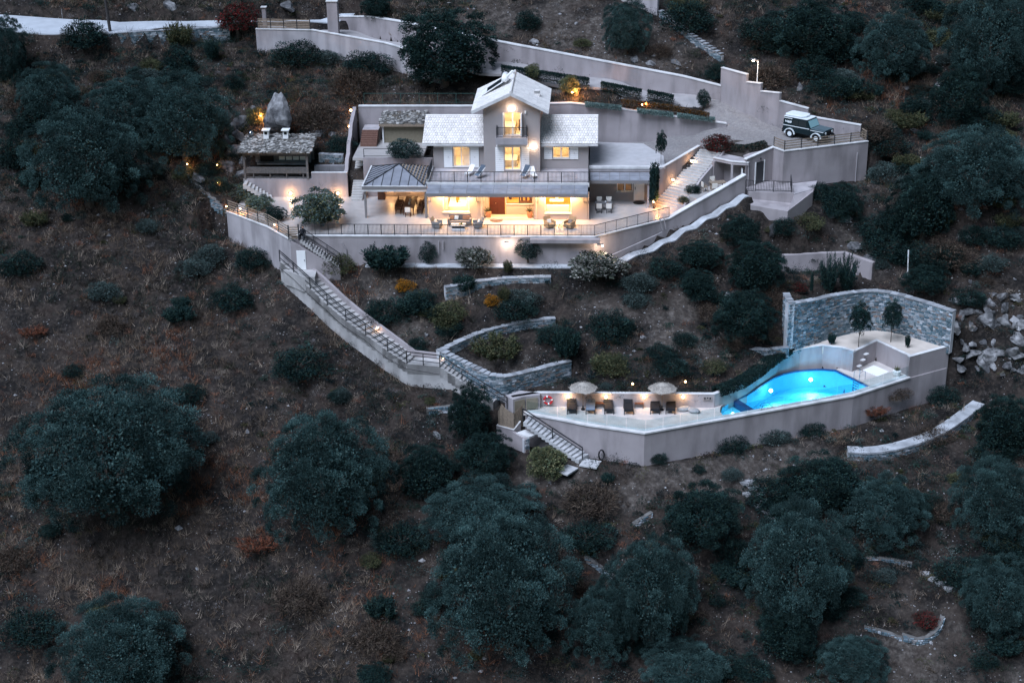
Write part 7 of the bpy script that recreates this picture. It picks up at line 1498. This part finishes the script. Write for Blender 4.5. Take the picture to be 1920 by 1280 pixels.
hedge('clipped_hedge', [(8, 22.0, 7.6), (12, 21.2, 7.0)], .8, .8, DG, 'dark clipped hedge in the middle of the lane edge', 62)
hedge('clipped_hedge', [(12.6, 21.0, 6.9), (15.2, 20.5, 6.5)], .9, .9, DG, 'short dark clipped hedge at the lane end near the driveway', 63)
hedge('lavender_hedge', hb([(1097, 199), (1165, 206)], [6.85, 6.5]), .7, .35, SG*2.1, 'left pale blue green cushion row on top of the back wall', 64)
hedge('lavender_hedge', hb([(1195, 211), (1262, 219)], [6.3, 5.8]), .7, .35, SG*2.1, 'middle pale blue green cushion row on the back wall', 65)
hedge('lavender_hedge', hb([(1270, 220), (1340, 228)], [5.8, 5.3]), .7, .35, SG*2.1, 'right pale blue green cushion row on the back wall', 66)
hedge('brown_shrub_row', hb([(1165, 197), (1250, 206), (1330, 222)], [6.9, 6.3, 5.6]), .8, .5, np.concatenate([BR*1.5, OR*.4]), 'brownish shrub row between the clipped hedges and the pale cushion rows', 67, 1600)
hedge('pool_hedge', [(17.8, -13.3, ZP+1.0), (19.6, -12.0, ZP+1.1), (21.2, -10.0, ZP+1.2), (22.9, -7.4, ZP+1.4), (24.6, -5.3, ZP+1.6)], 1.3, .55, DG*.9, 'dark creeping hedge along the top of the wall behind the pool', 68, 5000)
hedge('bed_plants', [(20.0, 12.9, 4.2), (21.8, 12.0, 4.3), (23.6, 12.5, 4.6)], 1.3, .4, np.concatenate([DG, BR]), 'low mixed plants in the bed beside the parking fence', 69)
for t_, x, y, z in POTS:
    rs = np.random.RandomState(3); n = 60; a = rs.uniform(0, 6.28, n); e = rs.uniform(.3, 1.2, n); D = np.stack([np.cos(a)*np.cos(e), np.sin(a)*np.cos(e), np.sin(e)], 1); V, cc = leaves(rs, np.repeat([[x, y, z]], n, 0), D, .55, .02, GG*.6)
    V -= np.array(LOC[t_.name]); quadcloud('leaves', V, cc, leaf_m, t_)
rs = np.random.RandomState(4); n = 50; V, cc = leaves(rs, np.repeat([[33.8, -7.2, ZP+.58]], n, 0), rs.normal(size=(n, 3))+np.array([0, 0, 1.4]), .4, .03, GG); V -= np.array(LOC[potleaf.name]); quadcloud('leaves', V, cc, leaf_m, potleaf)

# ================================================================ rocks
def rockmesh(seed, sub=3, amp=.32):
    import bmesh
    bm = bmesh.new(); bmesh.ops.create_icosphere(bm, subdivisions=sub, radius=1.0); rg = random.Random(seed); pl = [(Vector((rg.gauss(0, 1), rg.gauss(0, 1), rg.gauss(0, 1))).normalized(), rg.uniform(.38, .72)) for _ in range(13)]
    from mathutils import noise
    for v in bm.verts:
        for n_, d_ in pl:
            e = v.co.dot(n_)
            if e > d_: v.co -= n_*(e-d_)*.97
        v.co += v.co.normalized()*(noise.noise(v.co*2.2+Vector((seed, 0, 0)))*amp*.35+noise.noise(v.co*6+Vector((seed, 3, 0)))*amp*.30)
    me = bpy.data.meshes.new('rock'); bm.to_mesh(me); bm.free(); me.materials.append(rock_m); return me
RM = [rockmesh(i) for i in range(5)]
RK = [(1365, 560, 20, 16, 'pale pointed boulder on the slope left of the slope wall'), (1208, 632, 8, 5, 'small white stone in the middle of the bare slope'), (1600, 462, 22, 8, 'flat pale ledge left above the slope wall'), (1632, 482, 22, 9, 'flat pale ledge at the end of the slope wall'), (1560, 405, 10, 8, 'pale rock under the parking block'),
      (1590, 410, 12, 8, 'second pale rock under the parking block'), (1450, 430, 12, 16, 'pale rock at the tip of the ramp wall'), (1755, 520, 8, 8, 'round pale stone right of the slope wall'), (1820, 528, 7, 7, 'small round stone above the rock field'), (1862, 550, 14, 8, 'square topped block in the rock field'), (1905, 555, 16, 8, 'flat block at the right edge of the rock field'), (1885, 575, 16, 12, 'angular block below the square topped one'),
      (1855, 600, 28, 20, 'largest cracked rock in the rock field'), (1820, 610, 10, 12, 'narrow rock left of the largest cracked rock'), (1905, 612, 12, 16, 'rock at the right edge beside the largest one'), (1810, 650, 14, 12, 'rock left of the lower gap in the rock field'), (1870, 660, 20, 12, 'low wide rock in the middle of the rock field'), (1840, 680, 9, 20, 'tall thin leaning rock in the rock field'), (1890, 685, 16, 12, 'rock with pale face at the lower right of the rock field'), (1785, 618, 8, 8, 'small rock at the right end of the stone wall'),
      (1760, 160, 20, 6, 'flat pale rock on the right slope, upper one'), (1770, 178, 16, 6, 'flat pale rock on the right slope, lower one'), (1745, 195, 20, 7, 'broad flat rock below the pale pair'), (1805, 210, 14, 6, 'small ledge right of the flat rocks'), (1700, 163, 12, 5, 'ledge left of the flat rocks on the right slope'), (1500, 165, 12, 14, 'mossy pale rock above the stepped wall'), (1545, 135, 10, 5, 'small pale rock above the parked car'), (1565, 130, 7, 5, 'bright little stone above the parked car'), (1715, 245, 12, 5, 'little rocks on the slope right of the car'),
      (445, 235, 24, 24, 'pale jagged rock left of the outdoor kitchen roof'), (430, 265, 18, 22, 'grey rock at the left post of the outdoor kitchen'), (475, 205, 9, 8, 'pinkish boulder above the outdoor kitchen chimneys'), (600, 250, 12, 8, 'teal grey boulder right of the outdoor kitchen roof'), (625, 250, 14, 6, 'pale boulder above the rubble wall'), (420, 320, 34, 10, 'flat grey rock shelf left of the kitchen steps'), (455, 300, 14, 12, 'rock beside the left kitchen post'), (438, 285, 22, 18, 'big rock between the dark olive and the outdoor kitchen'), (447, 255, 16, 14, 'upper rock left of the kitchen chimneys'), (452, 325, 14, 9, 'low rock at the foot of the left kitchen post'), (375, 335, 20, 18, 'pale rock edge at the far left of the terrace'),
      (540, 10, 26, 12, 'pale striped rock above the road'), (320, 12, 18, 16, 'big white rock above the road at the top left'), (250, 15, 14, 10, 'brown rock above the road'), (575, 150, 8, 5, 'white stone below the lane wall'), (800, 628, 8, 6, 'brown stone near the landing of the stairway'), (790, 640, 9, 5, 'grey stones near the landing of the stairway'), (1000, 78, 12, 6, 'grey block just above the hillside wall'), (1080, 45, 5, 4, 'tiny pale stone on the bare upper slope'), (1190, 110, 14, 7, 'pale rock above the hillside wall'), (1270, 118, 16, 7, 'broken rock above the right part of the hillside wall'), (1220, 118, 14, 7, 'rock above the middle of the hillside wall'),
      (820, 815, 16, 10, 'reddish rock left of the dark bushy tree'), (850, 800, 10, 12, 'white streaked rock under the dark bushy tree'), (463, 810, 5, 8, 'white upright stone on the slope right of the widest olive'), (370, 1065, 5, 5, 'small pale stone at the lower left'), (1635, 775, 8, 12, 'pale rubble pile at the foot of the pool wall'), (965, 765, 10, 8, 'whitish rock beside the board screen'), (945, 750, 10, 8, 'grey rock behind the board screen'), (45, 1148, 7, 7, 'white stone at the lower left edge'), (1440, 1170, 6, 6, 'small white stone at the bottom, right of centre')]
for i, (px, py, rx, ry, l) in enumerate(RK):
    g_ = G(px, py); k = F/g_[3]; o = bpy.data.objects.new('boulder', RM[i % 5]); COL.objects.link(o); a = rx/k; o.scale = (a, a*random.uniform(.8, 1.3), max(.5*a, ry/k)*1.0); o.location = (g_[0], g_[1], g_[2]-.12*a); o.rotation_euler = (random.uniform(-.35, .35), random.uniform(-.35, .35), random.uniform(0, 6.28))
    tag(o, l, 'rock', 'rocks on the hillside')
ORD = ['first', 'second', 'third', 'fourth', 'fifth', 'sixth', 'seventh', 'eighth']
rg = random.Random(12)
for r_ in range(6):
    for c_ in range(6):
        px = 1792+c_*23+rg.uniform(-9, 9)+r_*2; py = 560+r_*26+rg.uniform(-9, 9); g_ = G(px, py); a = rg.uniform(.35, .95); o = bpy.data.objects.new('boulder', RM[(r_+c_) % 5]); COL.objects.link(o)
        o.scale = (a*rg.uniform(1, 1.6), a, a*rg.uniform(.5, 1.0)); o.location = (g_[0], g_[1], g_[2]-.05); o.rotation_euler = (rg.uniform(-.7, .7), rg.uniform(-.7, .7), rg.uniform(0, 6.28))
        tag(o, '%s rock from the left in the %s row of the far right outcrop' % (ORD[c_], ['top', 'second', 'third', 'fourth', 'fifth', 'lowest'][r_]), 'rock', 'rocks of the far right outcrop')
# tall pointed rock
q = G(527, 255); o = bpy.data.objects.new('pointed_rock', rockmesh(17, 3, .3)); COL.objects.link(o); me = o.data
for v in me.vertices: k_ = .35+.85*min(1, max(0, (1.02-v.co.z)/1.1)) if v.co.z > -.1 else .28+.92*min(1, (v.co.z+1.1)/1.0); v.co.x *= k_; v.co.y *= k_
o.scale = (1.95, 1.3, 3.1); o.location = (q[0]-.1, q[1]-.4, q[2]+1.9); o.rotation_euler = (R(-8), R(4), .3); tag(o, 'tall pointed grey rock standing behind the outdoor kitchen', 'rock')
# power pole, top boundary wall, cables
q = P(207, 58, 11.9); MB().tube([(q[0], q[1], q[2]-1), (q[0]-.4, q[1], q[2]+9)], [.17, .12], 10).build('power_pole', mat('pole_wood', (.05, .045, .045), .9, .1), label='dark wooden power pole leaning beside the road at the top left', cat='pole')
wall('top_wall', [G(1165, 2)[:2]+(G(1165, 2)[2]+2.2,), G(1232, 30)[:2]+(G(1232, 30)[2]+2.6,)], [10, 10], .4, stucco_w, 'pale rendered wall corner cut by the top edge above the lone olive', cope=False)
g1, g2, g3 = G(1235, 32), G(1290, 75), G(1352, 118); stonewall('rough_wall', [(g1[0], g1[1], g1[2]+.6), (g2[0], g2[1], g2[2]+.6), (g3[0], g3[1], g3[2]+.7)], [g1[2]-.8, g2[2]-.8, g3[2]-.8], .4, 'rough stone wall running up from the stepped wall corner', seed=77)
q = G(1702, 520); MB().tube([(q[0], q[1], q[2]-.2), (q[0]-.15, q[1], q[2]+2.6)], .06, 6).build('white_post', whitep, label='thin white post among dark scrub behind the high stone wall', cat='post')
for px, l in ((118, 'thin road fence post at the top left'), (480, 'thin fence post beside the lane gate')):
    q = P(px, 40, 12.1); MB().tube([(q[0], q[1], q[2]-.3), (q[0], q[1], q[2]+1.3)], .04, 6).build('fence_post', greym, label=l, cat='post')

# ================================================================ ground cover (uncountable)
blocked = [terrace, drivepoly, ramppoly, roadpoly, deckpoly, pool, raised, [(-16.4, 9.5), (-16.4, 18.9), (20, 18.9), (20, 9.5)], [(-26.3, 10), (-19.4, 10), (-19.4, 14.5), (-26.3, 14.5)], msL+list(reversed(msR)), [p[:2] for p in wpath]+list(reversed(wo_)), [(21.5, 6), (28.5, 6), (33.5, 14), (30, 16), (22, 13)], [(24, -6.5), (27, -2.5), (33, -.5), (39, -5), (34, -9)], [(-.6, -17), (1.5, -13.5), (8, -17.5), (7.5, -20), (1.5, -18.3)]]
def scatter(rs, n, dens=None, soil=.85, ylo=-44, yhi=50, xlo=-58, xhi=55, m_=.15):
    x = rs.uniform(xlo, xhi, n); y = rs.uniform(ylo, yhi, n); k = np.ones(n, bool)
    for pl in blocked: k &= ~(inpoly(x, y, pl) | (polydist(x, y, pl) < m_))
    x, y = x[k], y[k]
    if soil: k = rs.rand(len(x)) > soil*bare(x, y); x, y = x[k], y[k]
    if dens is not None: k = rs.rand(len(x)) < dens(x, y); x, y = x[k], y[k]
    return x, y, THv(x, y)
grassy = lambda x, y: np.clip(.12+1.5*vnoise(x, y, .07, 27)+1.1*vnoise(x, y, .45, 28)+.6*(x < -8)+.35*(x > 34)+.9*vnoise(x, y, .16, 21)-.25*((x > -6) & (x < 24) & (y < 0) & (y > -16)), .05, 1)
rs = np.random.RandomState(5); x, y, z = scatter(rs, 105000, grassy); nb = 13; n = len(x)
pt = .8*vnoise(x, y, .1, 25)+.8*vnoise(x, y, .25, 22)+.5*vnoise(x, y, .8, 23); pal = np.array([(.12, .088, .065), (.21, .155, .115), (.045, .038, .032), (.19, .085, .050), (.030, .038, .030), (.30, .24, .19)])
ci = np.where(pt > .28, 3, np.where(pt > .1, 1, np.where(pt > -.12, 0, np.where(pt > -.3, 2, 4)))); ci = np.where(rs.rand(n) < .12, 5, ci); ci = np.where(rs.rand(n) < .15, rs.randint(0, 5, n), ci)
B = np.repeat(np.stack([x, y, z], 1), nb, 0)+rs.normal(size=(n*nb, 3))*np.array([.13, .13, .02]); a = rs.uniform(0, 6.283, n*nb); e = rs.uniform(.15, 1.3, n*nb); Lh = np.repeat(rs.uniform(.15, 1.05, n)**1.3, nb)*rs.uniform(.5, 1.2, n*nb)
lean = np.repeat(rs.uniform(0, 6.283, n), nb); D = np.stack([np.cos(a)*np.cos(e)+.5*np.cos(lean), np.sin(a)*np.cos(e)+.5*np.sin(lean), np.sin(e)], 1); D /= np.linalg.norm(D, axis=1)[:, None]; S_ = np.stack([-np.sin(a), np.cos(a), 0*a], 1)*(.011+.011*rs.rand(n*nb))[:, None]
V = np.stack([B-S_-np.array([0, 0, .05]), B+S_-np.array([0, 0, .05]), B+D*Lh[:, None]], 1); quadcloud('dry_grass', V, np.repeat(pal[ci], nb, 0)*rs.uniform(.7, 1.3, n*nb)[:, None], grass_m, k=3, label='dry straw coloured and reddish grass covering the hillside', cat='grass', kind='stuff')
def clumps(name, seed, n, nl, L, Wd, pal, dens, rad, label, cat='scrub', up=.6, npf=6, hgt=.8):
    rs = np.random.RandomState(seed); x, y, z = scatter(rs, n, dens, m_=.35); n = len(x); r = rs.uniform(rad[0], rad[1], n)*rs.uniform(.6, 1, n); m = nl//npf
    pa = rs.uniform(0, 6.283, (n, npf)); pd = np.sqrt(rs.rand(n, npf))*.75; pc = np.stack([np.cos(pa)*pd, np.sin(pa)*pd, rs.uniform(.0, .75, (n, npf))*(1.1-pd)*hgt], -1); q = rs.uniform(.28, .5, (n, npf))
    d = rs.normal(size=(n, npf, m, 3)); d /= np.linalg.norm(d, axis=-1)[..., None]; d[..., 2] = np.abs(d[..., 2])*1.0-.15
    C = (pc[:, :, None, :]+d*q[:, :, None, None]*rs.uniform(.7, 1.05, (n, npf, m))[..., None])*r[:, None, None, None]+np.stack([x, y, z-.08], 1)[:, None, None, :]
    C = C.reshape(-1, 3); D = d.reshape(-1, 3)+np.array([0, 0, up])+rs.normal(size=C.shape)*.4; cl = pal[rs.randint(0, len(pal), n)]*rs.uniform(.75, 1.3, n)[:, None]; cp = np.repeat(cl, npf, 0)*rs.uniform(.8, 1.25, (n*npf, 1))
    V, cc = leaves(rs, C, D, L, Wd, np.ones((1, 3))); quadcloud(name, V, cc*np.repeat(cp, m, 0), leaf_m, label=label, cat=cat, kind='stuff')
scrubd = lambda x, y: np.clip(.22+1.5*vnoise(x, y, .11, 31)+.9*vnoise(x, y, .045, 32)+.12*((x > -10) & (y < 0))+.38*(x > 22)*(y > -12)+.35*((x < -24) & (y > 4))-.22*((x < -12) & (y < 10))+.3*((y < -20) & (x > 0)), .02, 1)
clumps('low_scrub', 71, 19000, 190, .12, .026, np.concatenate([DG, DG, DG, SG*.7, BR, GG*.5]), scrubd, (.5, 1.6), 'low dark green and brown scrub growing all over the slope')
clumps('dry_bushes', 73, 9000, 120, .22, .012, np.array([(.15, .12, .10), (.22, .18, .15), (.06, .05, .045), (.19, .09, .06), (.13, .12, .12)]), lambda x, y: np.clip(.15+1.2*vnoise(x, y, .13, 36)+.25*(x < -8), .02, 1), (.35, .95), 'dry brown and grey low bushes on the slope', 'dry scrub', .9)
clumps('bare_twigs', 72, 7000, 42, .42, .008, np.array([(.10, .09, .085), (.15, .13, .125), (.07, .06, .055), (.13, .075, .06)]), lambda x, y: np.clip(.4+.9*vnoise(x, y, .2, 33), .03, 1), (.2, .6), 'bare grey twiggy undergrowth on the slope', 'undergrowth', .9, 3)
rs = np.random.RandomState(9); x, y, z = scatter(rs, 22000, soil=0, dens=lambda x, y: np.clip(.12+1.2*vnoise(x, y, .22, 41)+.6*bare(x, y)+.4*((x > 34) & (np.abs(y) < 12)), .02, 1)); n = len(x); r = np.clip(rs.lognormal(-2.75, .55, n), .03, .35)*np.where((x > 36) & (np.abs(y+1) < 8) & (rs.rand(n) < .25), rs.uniform(2, 4, n), 1)
oct_ = np.array([(1, 0, 0), (0, 1, 0), (-1, 0, 0), (0, -1, 0), (0, 0, .7)]); ang = rs.uniform(0, 6.28, n); vv = oct_[None]*rs.uniform(.6, 1.3, (n, 5, 1)); c_, s_ = np.cos(ang)[:, None], np.sin(ang)[:, None]
vx = vv[:, :, 0]*c_-vv[:, :, 1]*s_; vy = vv[:, :, 0]*s_+vv[:, :, 1]*c_; vv = np.stack([vx, vy, vv[:, :, 2]], -1)*r[:, None, None]+np.stack([x, y, z], 1)[:, None, :]; tri = [(0, 1, 4), (1, 2, 4), (2, 3, 4), (3, 0, 4)]
V = np.concatenate([vv[:, t_, :] for t_ in tri]); cl = rs.uniform(.08, .36, n)[:, None]*np.array([[1, .98, 1.0]]); quadcloud('loose_stones', V, np.concatenate([cl]*4), mat('loose_stone', (0, 0, 0), .9, usecol=True), k=3, label='small pale loose stones scattered over the soil', cat='stones', kind='stuff')
for kd in list(PROTO):
    if kd not in used:
        t_ = PROTO[kd][1]
        for c_ in kids(t_)+[t_]: bpy.data.objects.remove(c_)
